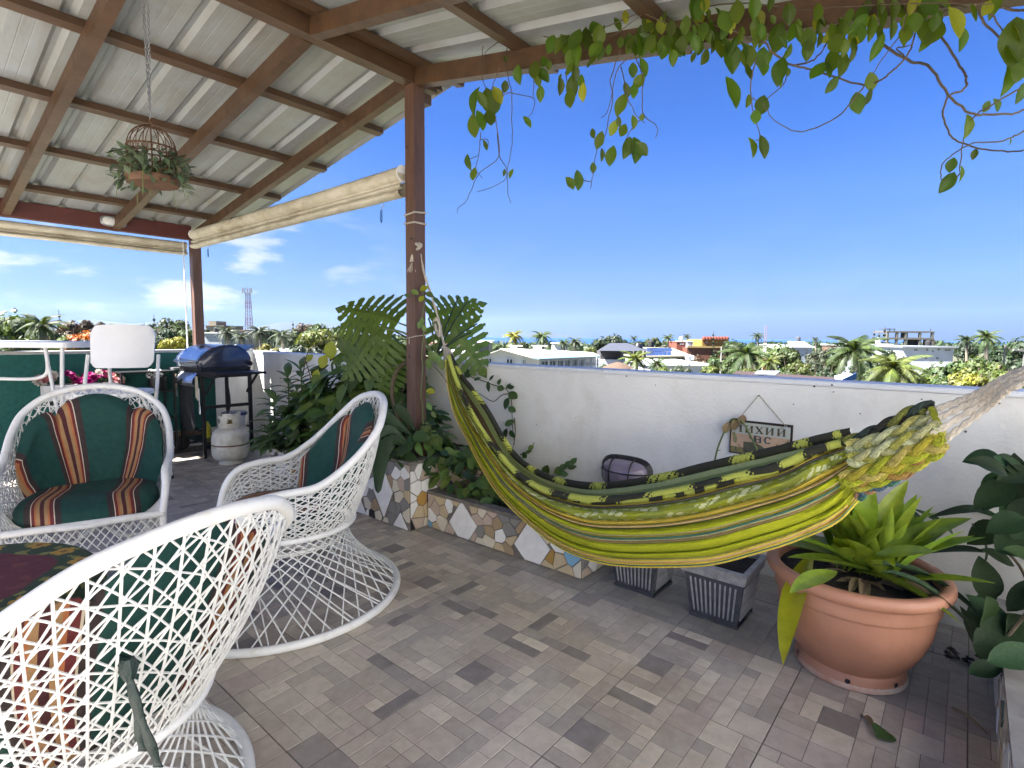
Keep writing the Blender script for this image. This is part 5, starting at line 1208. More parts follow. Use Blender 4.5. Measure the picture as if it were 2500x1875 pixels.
def fold(f, u):
    amp = .040*(.55+.45*sin(pi*u)) * min(1, u*9) * min(1, (1-u)*12+.35); k = 0
    for a, c in zip(KN[:-1], KN[1:]):
        if a <= f <= c: q = (f-a)/(c-a); k = sin(pi*q)**.7*min(1., (c-a)/.12)
    return amp*k + .012*sin(f*9+u*11)*sin(pi*u) + .009*mnoise.noise(Vector((u*22, f*9, 2))) + .007*sin(f*46+5*sin(u*7))*(.35+abs(2*u-1)**2) + .004*mnoise.noise(Vector((u*60, f*30, 5)))
def front(u, f):
    a, c = cN(u), cB(u); q = a.lerp(c, f); w = sin(pi*min(1, u*1.1))
    wob = .0035*(c-a).length*mnoise.noise(Vector((u*12, f*6, 7)))*2
    off = -.02 + .11*math.sqrt(max(0., w))*sin(pi*(.12+.62*f)) - .03*f
    return hp(q.x+wob, q.y+wob, off + fold(f, u))
def back(u, g):
    a, c = cF(u), cB(u); w = sin(pi*min(1, u*1.1)); q = a.lerp(c, g)
    off = -.10*w*(1-g)**.8 - .03 - .02*sin(6*g+u*8)*g
    return hp(q.x, q.y, off)
def cloth(nm, fn, colf, nv, m, flip=False, nu=NU):
    b = MB(); vs = [fn(i/nu, j/nv) for i in range(nu+1) for j in range(nv+1)]; b.v = [tuple(v) for v in vs]
    for i in range(nu):
        for j in range(nv):
            f = [i*(nv+1)+j, (i+1)*(nv+1)+j, (i+1)*(nv+1)+j+1, i*(nv+1)+j+1]
            b.f.append(f); b.m.append(0); u = (i+.5)/nu; b.col.append(colf((j+.5)/nv, u))
    o = b.build(nm, m, hm, True); return o
FAB = mat('hammock_cotton', (.3, .3, .3), .88, .10, 90, .35, 420, attr=True, trans=.12)
Lx = 2.6
cloth('cloth', front, lambda f, u: bandcol(f, u, u*Lx), 150, FAB)
def backcol(g, u):
    if g < .03: return (.30, .36, .14)
    if g < .10: return (.36, .42, .20)
    if g < .22: return (.20, .26, .10)
    return BRN if g < .5 else LIM2  # brown puts the shadow inside the hammock into the cloth colour
cloth('cloth', back, backcol, 40, FAB)
# rolled hems: two tubes of dashed black and lime
def hem(cf, off, rad, ph, dark):
    b = MB(); n = 900; K = 12; pts = [hp(cf(i/n).x, cf(i/n).y, off(i/n)) for i in range(n+1)]
    b.tube(pts, [rad*(.75+.25*sin(pi*i/n))*(1+.10*mnoise.noise(Vector((i*.056, ph, 1)))) for i in range(n+1)], K, cap=True)
    for q in range(n*K):
        i = q//K; x = i/n*Lx; k = q % K; w = sin(x*(21+4*dark)+ph+1.2*sin(x*5+ph))+.38*mnoise.noise(Vector((x*90, k*.9, ph)))+.25*sin(x*300+k*2.1); w2 = sin(x*150+k*.9)
        thr = -.35+.9*(1-i/n)*(0 if dark else 1)-.40*dark
        b.col[q] = BLK if w > thr+.25 else ((BLK if w2 > .1 else (.30, .33, .05)) if w > thr else (.42, .46, .08))
    b.build('edge_roll', mat('rolled_hem_cotton', (.3, .3, .3), .9, .1, 90, .4, 420, attr=True), hm, True)
wv = lambda u: sin(pi*min(1, u*1.1))
hem(cF, lambda u: -.03-.10*wv(u), .0165, .4, 1)
hem(cN, lambda u: -.005+.045*wv(u)**.5, .0155, 2.2, 0)
# piped cord along the lower edge
for (f, c, rr) in ((1.0, YEL, .0045), (.955, PEACH, .0035)):
    b = MB(); pts = [front(i/160, f)+Vector((0, 0, -.001)) for i in range(161)]; b.tube(pts, rr, 6); b.build('piping', mat('piping_cord', c, .9, .15, 80, .4, 300), hm, True)
# braided fringe at the right end
def source(u, v): return (1980+u/3.317, 900+v/3.317)
BR = [([(285, 610), (420, 560), (560, 500), (700, 430), (850, 350), (985, 320)], .0, [BLK, (.03, .05, .04), (.20, .22, .04)], .019),
      ([(300, 640), (420, 620), (560, 580), (700, 530), (860, 450), (1020, 430)], .02, [PALE, (.44, .46, .22), (.50, .48, .14)], .020),
      ([(310, 740), (430, 730), (560, 680), (720, 610), (880, 550), (1040, 480)], .045, [PALE, (.50, .50, .24), (.42, .42, .08)], .019),
      ([(250, 900), (400, 870), (560, 810), (720, 740), (900, 650), (1060, 590)], .05, [(.40, .44, .02), (.44, .38, .03), (.50, .42, .10)], .021),
      ([(330, 950), (480, 920), (640, 860), (800, 790), (960, 700), (1060, 630)], .02, [(.42, .40, .04), (.40, .24, .05), LIM2], .018),
      ([(380, 1050), (440, 990), (520, 960), (620, 920), (740, 860), (860, 790)], -.01, [TEAL, (.07, .14, .20), (.36, .20, .10)], .013)]
bmats = {}
def bm_(c):
    if c not in bmats: bmats[c] = mat('braid_cotton', c, .9, .22, 45, .9, 240, col2=tuple(q*.55 for q in c), stretch=(1, 1, 1))
    return bmats[c]
for (P, off, cols, rad) in BR:
    S_ = spline([hp(*source(*p), off) for p in P], 26); n = len(S_)
    ends = S_[-1]
    L = sum((S_[i+1]-S_[i]).length for i in range(n-1)); turns = L/(rad*7.6)
    for k in range(3):
        pts = []; rs = []
        for i, p in enumerate(S_):
            t_ = (S_[min(i+1, n-1)]-S_[max(i-1, 0)]).normalized(); s_ = t_.cross(-_f).normalized(); w_ = s_.cross(t_)
            ph = 2*pi*turns*i/n + 2*pi*k/3
            pts.append(p + s_*(rad*.72*sin(ph)) + w_*(rad*.36*sin(2*ph)))
            rs.append(rad*.42*(1+.38*cos(ph*1.0)**2)*(1 if 4 < i else .8))
        b = MB(); b.tube(pts, rs, 8); b.build('braid_strand', bm_(cols[k]), hm, True)
        # a few twisted yarns on the strand
        b = MB()
        for y in range(3):
            b.tube([q + (S_[min(i+1, n-1)]-S_[max(i-1, 0)]).normalized().orthogonal()*0 + Vector((0, 0, 1))*(rs[i]*.9*cos(i*.25+y*2.1)) - _f*(rs[i]*.9*abs(sin(i*.25+y*2.1))) for i, q in enumerate(pts)], .0022, 4)
        b.build('yarn', bm_(tuple(min(1, c_*1.35+.01) for c_ in cols[k])), hm, True)
# cotton cords from the braids to a hook beyond the right edge
hook = Vector((.262, 1.395, 1.20))
for k, (a, m1, m2, off) in enumerate((((955, 340), (1300, 215), (1725, 0), .01), ((960, 425), (1350, 240), (1725, 25), .03), ((940, 550), (1400, 265), (1725, 70), .05), ((1075, 575), (1440, 300), (1725, 110), .03))):
    D0 = (hp(*source(*a), off)-EYE).dot(_f)
    P = [hp(*source(*a), off), at(*source(*m1), D0-.10), at(*source(*m2), D0-.27), hook + Vector((0, .01*k, -.01*k))]
    for j in range(2):
        S_ = spline(P, 60); n = len(S_)
        pts = [p + Vector((sin(i*.55+j*pi), 0, cos(i*.55+j*pi)))*.0013 + Vector((0, 0, -.006*j*(1-i/n))) for i, p in enumerate(S_)]
        b = MB(); b.tube(pts, .0058, 8); b.build('cord', M['rope'], hm, True)
b = MB()
for k in range(6):
    pts = [hp(*source(950+j*22*(1), 330+270*j/6*1.0), .03+.012*sin(j*2)) + Vector((0, 0, .008*sin(j+k))) for j in range(7)]
b.tube(spline([hp(*source(975, 320), .02), hp(*source(1010, 400), .035), hp(*source(1030, 490), .045), hp(*source(1070, 600), .05)], 6), .008, 8); b.build('loop_binding', bm_(LIM2), hm, True)
# gathered left end, knot and rope up to the post
lp = [at(1092, 872, 3.42), at(1086, 850, 3.44), at(1078, 815, 3.44), at(1068, 770, 3.42), at(1050, 712, 3.40), at(1035, 665, 3.39), at(1026, 620, 3.38)]
for j in range(2):
    S_ = spline(lp, 10); b = MB(); b.tube([p+Vector((sin(i*.5+j*pi), 0, cos(i*.5+j*pi)))*.004*(1 if i > 8 else .6) for i, p in enumerate(S_)], .0052, 7); b.build('rope', M['ropew'], hm, True)
b = MB(); b.tube(spline([at(1060, 785, 3.41), at(1066, 778, 3.38), at(1074, 795, 3.38), at(1073, 820, 3.39), at(1066, 808, 3.42), at(1062, 790, 3.41)], 5), .010, 8); b.build('rope_knot', M['ropew'], hm, True)
for k in range(7):
    b = MB(); b.tube(spline([at(1084, 845, 3.44), at(1084+k*3.2, 862, 3.43-.01*k), at(1086+k*4, 885+k*5, 3.40-.012*k)], 5), .0045, 6); b.build('gathering_cord', M['ropew'], hm, True)
# tying on the post
t = hm
px0, y0, zt_ = RX, 2.25, 1.845
b = MB(); h_ = .0475
for z, s in ((zt_, 0), (zt_+.05, .02)):
    b.tube([(px0-h_, y0-h_, z), (px0+h_, y0-h_, z+s*.5), (px0+h_, y0+h_, z+s), (px0-h_, y0+h_, z+s)], .0058, 7, True)
b.build('rope_wrap', M['ropew'], hm, True)
kc = at(1017, 602, 3.36)
b = MB(); b.tube(spline([kc+_r*-.02+_u*.01, kc+_u*.022, kc+_r*.03+_u*.008, kc+_u*-.02-_f*.01, kc+_r*-.02, kc+_u*.012-_f*.02, kc+_r*.022-_u*.006], 6), .0085, 8); b.build('rope_knot', M['ropew'], hm, True)
b = MB(); b.tube(spline([kc, kc-_r*.018-_u*.04, kc-_r*.024-_u*.075, kc-_r*.026-_u*.095], 4), [.009, .009, .009, .009, .009, .010, .012, .014, .014, .014, .016, .018, .018], 8); b.build('rope_tail', M['ropew'], hm, True)
b = MB(); r = random.Random(3)
for k in range(30): p = kc-_r*.026-_u*.095; d = -_u*r.uniform(.04, .07)+_r*r.uniform(-.035, .025)+_f*r.uniform(-.02, .02); b.tube([p, p+d*.6, p+d], .0016, 4)
b.build('rope_fringe', M['ropew'], hm)
# string round the post lower down
b = MB(); h_ = .0455; b.tube([(px0-h_, y0-h_, 1.135), (px0+h_, y0-h_, 1.15), (px0+h_, y0+h_, 1.16), (px0-h_, y0+h_, 1.15)], .003, 6, True); b.tube([(px0-.01, y0-h_-.002, 1.14), (px0-.008, y0-h_-.004, 1.10)], .003, 5)
o = b.build('string_tie', M['ropew'], None, True); tag(o, 'white string tied round the middle post above the planter', 'string')

# ================================================ PLANTS IN THE PLANTERS
def stem_mb(P, r0, r1=None, n=6):
    S_ = spline(P, 5); b = MB(); r1 = r1 or r0*.5; b.tube(S_, [r0+(r1-r0)*i/len(S_) for i in range(len(S_))], n); return b
# tall sage coloured plant at the left
t = thing('tall_leafy_plant', 'tall plant with curved sage green leaves at the left end of the planter', 'plant', (-4.25, 2.4, .18))
r = random.Random(21)
tops = [((703, 925), 4.52, .50), ((668, 985), 4.55, .40), ((700, 1020), 4.4, .3), ((750, 960), 4.4, .45), ((660, 1070), 4.5, .2), ((735, 905), 4.5, .5)]
for (pp, D, H_) in tops:
    tip = at(*pp, D); base = Vector((tip.x+r.uniform(-.02, .02), min(tip.y, 2.6), .18)); 
    tip.z += .05
    b = stem_mb([base, base.lerp(tip, .5)+Vector((.01, 0, 0)), tip], .010, .005); b.build('stem', M['gstem'], t, True)
    n = int(16+40*H_)
    for k in range(n):
        q = .12+.88*k/n; p = base.lerp(tip, q); a = k*2.4+r.uniform(-.3, .3); el = .15+.9*max(0, q-.75)/.25
        d = Vector((cos(a)*cos(el), sin(a)*cos(el), sin(el)+.25)); L = r.uniform(.17, .25)*(1-.3*q)
        inst('leaf', r.choice(LSAGE), t, orient(p, d, Vector((-cos(a)*.4, -sin(a)*.4, 1)), (L*1.25, L, L)))
# bushy plants between it and the post
def bush(name, label, cx, cy, z0, rx, ry, h, n, meshes, smin, smax, seed, cat='shrub', stems=7, ymax=2.74, low=0.):
    t = thing(name, label, cat, (cx, cy, z0)); r = random.Random(seed); c0_ = Vector((cx, cy, z0))
    for k in range(stems):
        a = r.uniform(0, 6.28); e = c0_+Vector((rx*.75*cos(a)*r.random(), ry*.7*sin(a)*r.random(), h*r.uniform(.6, .97)))
        stem_mb([c0_+Vector((.03*cos(a), .03*sin(a), 0)), c0_.lerp(e, .5)+Vector((r.uniform(-.05, .05), r.uniform(-.04, .04), .03)), e], .008, .003, 5).build('stem', M['stem'], t, True)
    for k in range(n):
        while True:
            x, y, z = r.uniform(-1, 1), r.uniform(-1, 1), r.uniform(-1, 1)
            q = x*x+y*y+z*z
            if .35 < q < 1 and mnoise.noise(Vector((x*2.1+seed, y*2.1, z*2.1))) > -.22: break
        p = c0_+Vector((x*rx, y*ry, h*(.5+.5*z)+low*abs(x)))
        if p.y > ymax: p.y = ymax-r.uniform(0, .05)
        d = Vector((x*.8+r.uniform(-.6, .6), y*.8+r.uniform(-.6, .6), -.25+r.uniform(-.6, .5)))
        if p.y+d.y*.1 > ymax: d.y = -abs(d.y)
        nrm = Vector((x*.5+r.uniform(-.4, .4), y*.5-.35+r.uniform(-.4, .4), .8)); L = r.uniform(smin, smax)
        inst('leaf', r.choice(meshes), t, orient(p, d, nrm, (L*r.uniform(.8, 1.2), L, L)))
    return t
MIX = LDARK+LMID+LMID
bush('leafy_shrub', 'dense green leafy shrub between the sage green plant and the monstera', -3.62, 2.42, .18, .44, .30, .92, 295, MIX, .11, .19, 5)
bush('leafy_shrub', 'dark bushy foliage low over the left planter behind the tilted wicker chair', -3.98, 2.36, .16, .34, .26, .60, 290, LDARK+LMID, .10, .16, 6)
bush('climbing_plant', 'twining climber with heart shaped leaves rising above the parapet left of the post', -3.36, 2.52, .40, .34, .22, .78, 260, LMID, .09, .15, 9)
bush('leafy_shrub', 'dark foliage around the base of the middle post', -2.90, 2.36, .36, .24, .22, .34, 170, LDARK, .09, .14, 10)
# vines poking above the wall
t = thing('young_vine', 'young vine with large yellow green leaves above the shrub against the sky', 'vine', (-3.5, 2.5, .7))
r = random.Random(8)
for (px, py, s, a) in ((808, 838, .10, -1.6), (832, 830, .085, -1.3), (850, 845, .07, -1.2), (795, 870, .08, -2), (762, 868, .05, -2.4), (860, 870, .07, -1), (880, 905, .08, -1.5), (775, 905, .06, -1.8)):
    c = at(px, py, 4.0); inst('leaf', r.choice([LYEL, LMID[0]]), t, orient(c, _r*cos(a)+_u*sin(a), -_f+_u*.3, s*1.2))
for P in ([(740, 910), (752, 860), (780, 838), (800, 832), (830, 830)], [(830, 830), (860, 860), (880, 890), (900, 940)], [(760, 930), (748, 885), (742, 870)]):
    stem_mb([at(*p, 4.02) for p in P], .004, .003, 5).build('stem', M['stem'], t, True)
# monstera
def monstera_leaf(S_=1., nf=9, seed=0):
    b = MB(); r = random.Random(seed)
    def P(v, w):          # v along midrib 0..1, w across -1..1
        half = .52*(sin(pi*min(1., (v*.86+.14))**.85)**.65)
        y = v - .32*abs(w)**1.5*(1-v)*1.1 + .20*abs(w)*(v)*.0 ; x = w*half
        z = -.30*v*v - .25*abs(x)**1.3*1.2 + .02*sin(v*8)
        return (x*S_, y*S_, z*S_)
    for sd in (-1, 1):
        for k in range(nf):
            v0, v1 = .02+.96*k/nf, .02+.96*(k+1)/nf; g = .13*(v1-v0); ns = 10
            pts = []
            for i in range(ns+1):
                w = i/ns
                gg = g*(0 if (w < .14 or .28 < w < .38) else (1.3 if w > .38 else .9)) + (.6*g if w > .8 else 0)
                pass
                lean = .17*w**1.2*(1-.4*v0)
                a_, c_ = v0+gg+lean, v1-gg+lean
                e = 1. if w < .85 else .55
                mid = (a_+c_)/2; a_, c_ = mid+(a_-mid)*e, mid+(c_-mid)*e
                pts.append((P(min(a_, 1.04), sd*w), P(min(c_, 1.06), sd*w)))
            for i in range(ns): b.add([pts[i][0], pts[i][1], pts[i+1][1], pts[i+1][0]], [(0, 1, 2, 3)])
    b.tube([P(v, 0) for v in np.linspace(0, 1, 8)], [.008*S_*(1-.6*v) for v in np.linspace(0, 1, 8)], 4)
    return b.mesh('leaf', M['monst'], True)
MO = [monstera_leaf(1, 10, 1), monstera_leaf(1, 9, 2)]
t = thing('monstera', 'monstera with large split leaves climbing behind the middle post', 'plant', (RX+.02, 2.42, .40))
mc = Vector((RX+.06, 2.36, 1.02))
for (px, py, D, ang, L, tiltf, wz) in ((905, 760, 3.55, 2.75, .46, .05, 1.), (880, 850, 3.5, -2.4, .42, -.05, 1.), (940, 890, 3.6, -2.0, .40, .05, 1.), (1105, 750, 3.7, .45, .40, .1, .95), (1135, 830, 3.65, -.9, .46, -.08, .9), (870, 790, 3.75, 3.0, .32, .1, .9)):
    c = at(px, py, D); d = _r*cos(ang)+_u*sin(ang)+_f*tiltf
    st = c-d.normalized()*L*.45
    inst('leaf', MO[int(px) % 2], t, orient(st, d, -_f*.75+_u*.45, (L*wz*1.15, L, L)))
    stem_mb([mc, mc.lerp(st, .5)+Vector((0, 0, .05)), st], .0075, .005, 6).build('stalk', M['gstem'], t, True)
for (px, py) in ((1140, 738), (1165, 790), (1150, 812), (1120, 724), (900, 780), (860, 830)): 
    stem_mb([mc, mc.lerp(at(px, py, 3.65), .5)+Vector((0, 0, .02)), at(px, py, 3.65)], .007, .004, 6).build('stalk', M['bluegreen'], t, True)
stem_mb([Vector((RX-.12, 2.30, .40)), at(962, 990, 3.5), at(960, 930, 3.5), at(985, 890, 3.5), mc], .014, .012, 7).build('trunk', M['stem'], t, True)
# pothos climbing on the right face of the post
t = thing('climbing_plant', 'small climber with pale leaves creeping up the right face of the middle post', 'vine', (RX+.05, 2.2, .45))
r = random.Random(14); P = [(1035, 1080), (1032, 1000), (1028, 960), (1032, 905), (1030, 860), (1034, 820), (1030, 780), (1036, 740), (1030, 700)]
stem_mb([at(*p, 3.36) for p in P], .004, .003, 5).build('stem', M['gstem'], t, True)
for (px, py, s, a, y) in ((1028, 708, .05, .5, 1), (1020, 718, .05, 2.6, 1), (1040, 716, .05, -.3, 1), (1025, 735, .04, 1, 1), (1000, 725, .04, 2.6, 0), (1030, 775, .045, -1.5, 0), (1026, 785, .045, -1.8, 0), (1033, 795, .04, -1.2, 0), (1048, 862, .085, -.7, 0), (1044, 875, .07, -1.4, 0), (1043, 955, .05, 0, 1), (1043, 985, .05, -1, 0), (1052, 1005, .05, -.8, 0), (1040, 1030, .06, -1, 0), (1078, 880, .06, -1.5, 0), (1075, 870, .05, -1.9, 0)):
    inst('leaf', LYEL if y and r.random() < .4 else r.choice(LMID), t, orient(at(px, py, 3.34), _r*cos(a)+_u*sin(a), -_f+_u*.4, (s, s, s)))
for P in ([(1040, 880), (1060, 895), (1085, 925), (1100, 960), (1115, 1000)], [(1000, 865), (985, 885), (965, 895), (940, 893)], [(1040, 870), (1060, 878), (1080, 885), (1092, 890)], [(994, 905), (985, 950), (980, 960)]):
    stem_mb([at(*p, 3.45) for p in P], .0035, .002, 5).build('stem', M['stem'], t, True)
# leaves spilling over the taller planter (zz plant / pothos)
bush('spilling_plant', 'glossy oval leaved plant spilling over the corner of the taller mosaic planter', -2.62, 2.20, .34, .26, .24, .26, 150, LDARK+[LMID[1]], .075, .12, 33, 'plant')
bush('pothos', 'variegated pothos trailing down between the two mosaic planters', -2.30, 2.34, .14, .22, .20, .34, 120, [LMID[0], LMID[2], LDARK[1]], .07, .11, 34, 'plant')
bush('pothos', 'low dark pothos filling the right planter behind the hammock', -1.92, 2.40, .15, .34, .20, .17, 110, [LDARK[1], LDARK[0], LMID[2]], .06, .10, 35, 'plant')
t = thing('strap_leaf_plant', 'plant with long drooping blue green strap leaves over the planter corner', 'plant', (-2.75, 2.15, .40))
for P, w in (([(985, 1085), (960, 1075), (935, 1100), (925, 1150), (922, 1205)], .030), ([(990, 1080), (950, 1050), (905, 1070), (880, 1110)], .022), ([(1000, 1060), (960, 1030), (930, 1010), (900, 1015)], .022), ([(1010, 1050), (985, 1010), (960, 990)], .02)):
    S_ = spline([at(*p, 3.05 + .04*i) if False else at(*p, 3.12-.04*i) for i, p in enumerate(P)], 6); n = len(S_); b = MB(); vs = []
    for i, p in enumerate(S_):
        q = i/(n-1); ww_ = w*(.35+1.1*sin(pi*q**1.1))*(1-.0*q) if q < 1 else 0.002; tdir = (S_[min(i+1, n-1)]-S_[max(i-1, 0)]).normalized(); s_ = tdir.cross(-_f).normalized()
        vs += [p-s_*ww_-_f*-.01, p, p+s_*ww_-_f*-.01]
    b.add(vs, [(i*3+j, i*3+j+1, (i+1)*3+j+1, (i+1)*3+j) for i in range(n-1) for j in range(2)]); b.build('leaf', M['bluegreen'], t, True)
# creeper on the white wall at the right of the post
t = thing('wall_creeper', 'thin creeper with round dark leaves hanging on the white wall beside the hammock', 'vine', (-2.4, YW-.03, .35))
yw = YW-.03
for P in ([(1128, 905), (1150, 920), (1180, 930), (1205, 940), (1235, 950), (1248, 975), (1250, 1010), (1252, 1050), (1256, 1085)], [(1250, 960), (1225, 965), (1203, 980), (1170, 960)], [(1256, 1020), (1258, 1060), (1252, 1095)], [(1270, 1110), (1290, 1100), (1305, 1080)]):
    stem_mb([on_y(*p, yw) for p in P], .004, .002, 5).build('stem', M['stem'], t, True)
for (px, py, s, a) in ((1140, 912, .07, 2), (1152, 908, .06, 1.3), (1165, 925, .05, .5), (1192, 944, .075, -1.6), (1200, 922, .05, 1), (1218, 932, .045, 1.5), (1222, 948, .05, -.6), (1241, 942, .05, .9), (1252, 966, .07, -.8), (1236, 985, .085, -2), (1250, 1000, .06, -.6), (1244, 1032, .075, .6), (1233, 1060, .085, -1.9), (1250, 1060, .06, -1.2), (1247, 945, .05, .2), (1290, 1103, .05, .5), (1280, 1112, .045, 2.2), (1297, 1092, .04, .8), (1333, 1148, .07, 1.4), (1366, 1150, .06, .3), (1375, 1140, .06, .5), (1386, 1132, .055, .8), (1396, 1140, .06, .2), (1400, 1125, .05, 1.1), (1378, 1157, .05, .0)):
    c = on_y(px, py, yw-.02); inst('leaf', r.choice(LDARK+[LMID[2]]), t, orient(c-(_r*cos(a)+_u*sin(a))*s*.5, _r*cos(a)+_u*sin(a), (-.2, -1, .4), (s*1.5, s, s)))
# ================================================ LAND, SEA, HILLS
GZ = -9.0
R0 = Vector((cos(YAW), sin(YAW), 0)); F0 = Vector((-sin(YAW), cos(YAW), 0))
def G(a, d, z): return R0*a + F0*d + Vector((0, 0, z))
def hy(px): return 807.5+(px+332)*.0089
def gp(px, D): return (px-1250)/FPX*D
def gz(px, py, D): return EYE.z-(py-hy(px))/FPX*D
def GP(px, py, D): return G(gp(px, D), D, gz(px, py, D))
sea = MB()
sea.add([G(11000*cos(a), 11000*sin(a), GZ-.6) for a in np.linspace(0, 2*pi, 72, endpoint=False)], [tuple(range(72))])
o = stu(sea.build('sea', mat('sea_water', (.008, .05, .16), .55, .05, .004)))
land = MB(); pts = [(-9000, -9000), (6000, -9000), (5000, 350), (1100, 390), (500, 470), (150, 560), (-40, 800), (-200, 1900), (-1500, 6500), (-9000, 6500)]
land.add([G(a, d, GZ) for a, d in pts], [tuple(range(len(pts)))])
stu(land.build('ground', mat('dry_green_ground', (.06, .075, .03), .95, .2, .05, col2=(.09, .08, .05))))
HM = mat('hill_forest', (.012, .02, .022), .95, .1, .002)
def hill(name, P, D, depth=1500):
    b = MB(); S_ = spline([Vector((gp(x, D), 0, gz(x, y, D))) for x, y in P], 8)
    S_ = [Vector((p.x, 0, max(GZ, p.z+D*.0012*mnoise.noise(Vector((p.x*.003, 3, 1)))))) for p in S_]; n = len(S_)
    vs = []
    for j, (dd, h) in enumerate(((-depth*.5, 0), (-depth*.2, .6), (0, 1), (depth*.5, 0))):
        vs += [G(p.x, D+dd+depth*.1*mnoise.noise(Vector((p.x*.002, j, 1))), GZ-1+(p.z-GZ+1)*h) for p in S_]
    b.add(vs, [(j*n+i, j*n+i+1, (j+1)*n+i+1, (j+1)*n+i) for j in range(3) for i in range(n-1)])
    stu(b.build(name, HM, None, True))
hill('hills', [(60, 812), (150, 800), (180, 786), (230, 780), (270, 784), (330, 790), (380, 786), (440, 800), (520, 812)], 8200)
hill('hills', [(540, 815), (620, 800), (700, 786), (760, 790), (850, 795), (930, 808), (1010, 822)], 8600)
hill('hills', [(1170, 829), (1240, 824), (1290, 815), (1325, 809), (1370, 817), (1420, 824), (1500, 831)], 9300)

# ================================================ BUILDINGS (walls stand on the ground nine metres below)
BM = {}
def bmat(c, n_='painted_render'):
    k_ = .95 if (min(c) > .5 and max(c)-min(c) < .1) else .45
    if c not in BM: BM[c] = mat(n_, tuple(q*k_ for q in c), .85, .06, .8, col2=tuple(q*.84*k_ for q in c))
    return BM[c]
WH = (.56, .57, .58); GLS = mat('dark_window_glass', (.035, .045, .06), .15, .1, 3)
def gb(b, a0, a1, d0, d1, z0, z1): 
    return b.box(G((a0+a1)/2, (d0+d1)/2, (z0+z1)/2), (abs(a1-a0), abs(d1-d0), abs(z1-z0)), YAW)
def house(label, px0, px1, ytop, D, depth, col, wins=(), roofc=None, name='house', eave=.3, cat='house', parapet=True, group=None):
    a0, a1 = gp(px0, D), gp(px1, D); zt = gz((px0+px1)/2, ytop, D)
    t = thing(name, label, cat, G((a0+a1)/2, D+depth/2, GZ), YAW, group)
    b = MB(); gb(b, a0, a1, D, D+depth, GZ, zt-.15); b.build('wall', bmat(col), t)
    b = MB(); gb(b, a0-eave, a1+eave, D-eave, D+depth+eave, zt-.149, zt+.05); b.build('roof', bmat(roofc or WH, 'roof_finish'), t)
    for w in wins:
        x0, y0, x1, y1 = w[:4]
        aa, ab, za, zb = gp(x0, D), gp(x1, D), gz(x0, y1, D), gz(x0, y0, D)
        fw = min(.08, (ab-aa)*.12)
        b = MB(); gb(b, aa, ab, D-.05, D+.02, zb-fw, zb); gb(b, aa, ab, D-.05, D+.02, za, za+fw); gb(b, aa, aa+fw, D-.05, D+.02, za+fw, zb-fw); gb(b, ab-fw, ab, D-.05, D+.02, za+fw, zb-fw); gb(b, (aa+ab)/2-fw/2, (aa+ab)/2+fw/2, D-.05, D+.02, za+fw, zb-fw)
        o = b.build('window', bmat((.6, .6, .6)), t)
        b = MB(); gb(b, aa+fw, ab-fw, D-.03, D-.012, za+fw, zb-fw); b.build('pane', GLS, o)
    return t
def quadprism(P, th=.15):
    b = MB(); n = len(P); vs = list(P)+[p-Vector((0, 0, th)) for p in P]
    b.add(vs, [tuple(range(n)), tuple(range(2*n-1, n-1, -1))]+[(i, n+i, n+(i+1) % n, (i+1) % n) for i in range(n)]); return b
def wallpoly(P, th=.2):
    b = MB(); n = len(P); vs = list(P)+[p+F0*th for p in P]; b.add(vs, [tuple(range(n))[::-1], tuple(range(n, 2*n))]+[(i, (i+1) % n, n+(i+1) % n, n+i) for i in range(n)]); return b
# white house straight ahead
t = thing('house', 'long white house with pale sheet roof and glazed veranda just beyond the wall', 'house', GP(1310, 900, 44), YAW)
wallpoly([GP(1175, 1060, 40), GP(1175, 874, 40), GP(1223, 855, 40), GP(1313, 872, 40), GP(1313, 1060, 40)]).build('wall', bmat((.60, .60, .61)), t)
wallpoly([GP(1314, 1050, 40.2), GP(1314, 874, 40.2), GP(1455, 871, 47), GP(1455, 1020, 47)]).build('wall', bmat((.62, .66, .68)), t)
quadprism([GP(1220, 851, 39.5), GP(1298, 872, 39.2), GP(1464, 868, 46.5), GP(1444, 860, 56), GP(1250, 850.5, 56)], .05).build('roof', bmat((.80, .80, .79), 'white_sheet_roof'), t)
quadprism([GP(1167, 872, 39.5), GP(1221, 852, 39.4), GP(1251, 851, 54), GP(1190, 862, 54)], .05).build('roof', bmat((.62, .62, .60), 'white_sheet_roof'), t)
quadprism([GP(1298, 873.5, 39.0), GP(1316, 876, 38.4), GP(1466, 870, 46), GP(1462, 868.6, 46.4)], .05).build('veranda_roof', bmat((.20, .32, .42), 'blue_edge'), t)
for (x0, x1) in ((1244, 1262), (1302, 1322)):
    b = MB(); a0, a1 = gp(x0, 50), gp(x1, 50); gb(b, a0, a1, 50, 51.5, gz(x0, 849.5, 50)-.3, gz(x0, 845, 50)); gb(b, a0-.15, a1+.5, 49.8, 51.8, gz(x0, 845, 50), gz(x0, 843.5, 50)); b.build('roof_vent', bmat(WH), t)
for (x0, x1, y0, y1) in ((1187, 1199, 875, 885), (1237, 1250, 877, 888), (1276, 1282, 878, 889)):
    a0, a1 = gp(x0, 39.9), gp(x1, 39.9); z0, z1 = gz(x0, y1, 39.9), gz(x0, y0, 39.9)
    b = MB(); gb(b, a0-.05, a1+.05, 39.88, 39.98, z0-.05, z1+.05); o = b.build('window', bmat((.7, .72, .74)), t)
    for q in (0, 1): b = MB(); m_ = (a0+a1)/2; gb(b, (a0, m_+.04)[q], (m_-.04, a1)[q], 39.84, 39.879, z0, z1); b.build('pane', GLS, o)
VA, VB = G(gp(1314, 40.2), 40.2, 0), G(gp(1455, 47), 47, 0); VN = (VB-VA).normalized().cross(Vector((0, 0, 1))); VN = VN if VN.dot(F0) < 0 else -VN
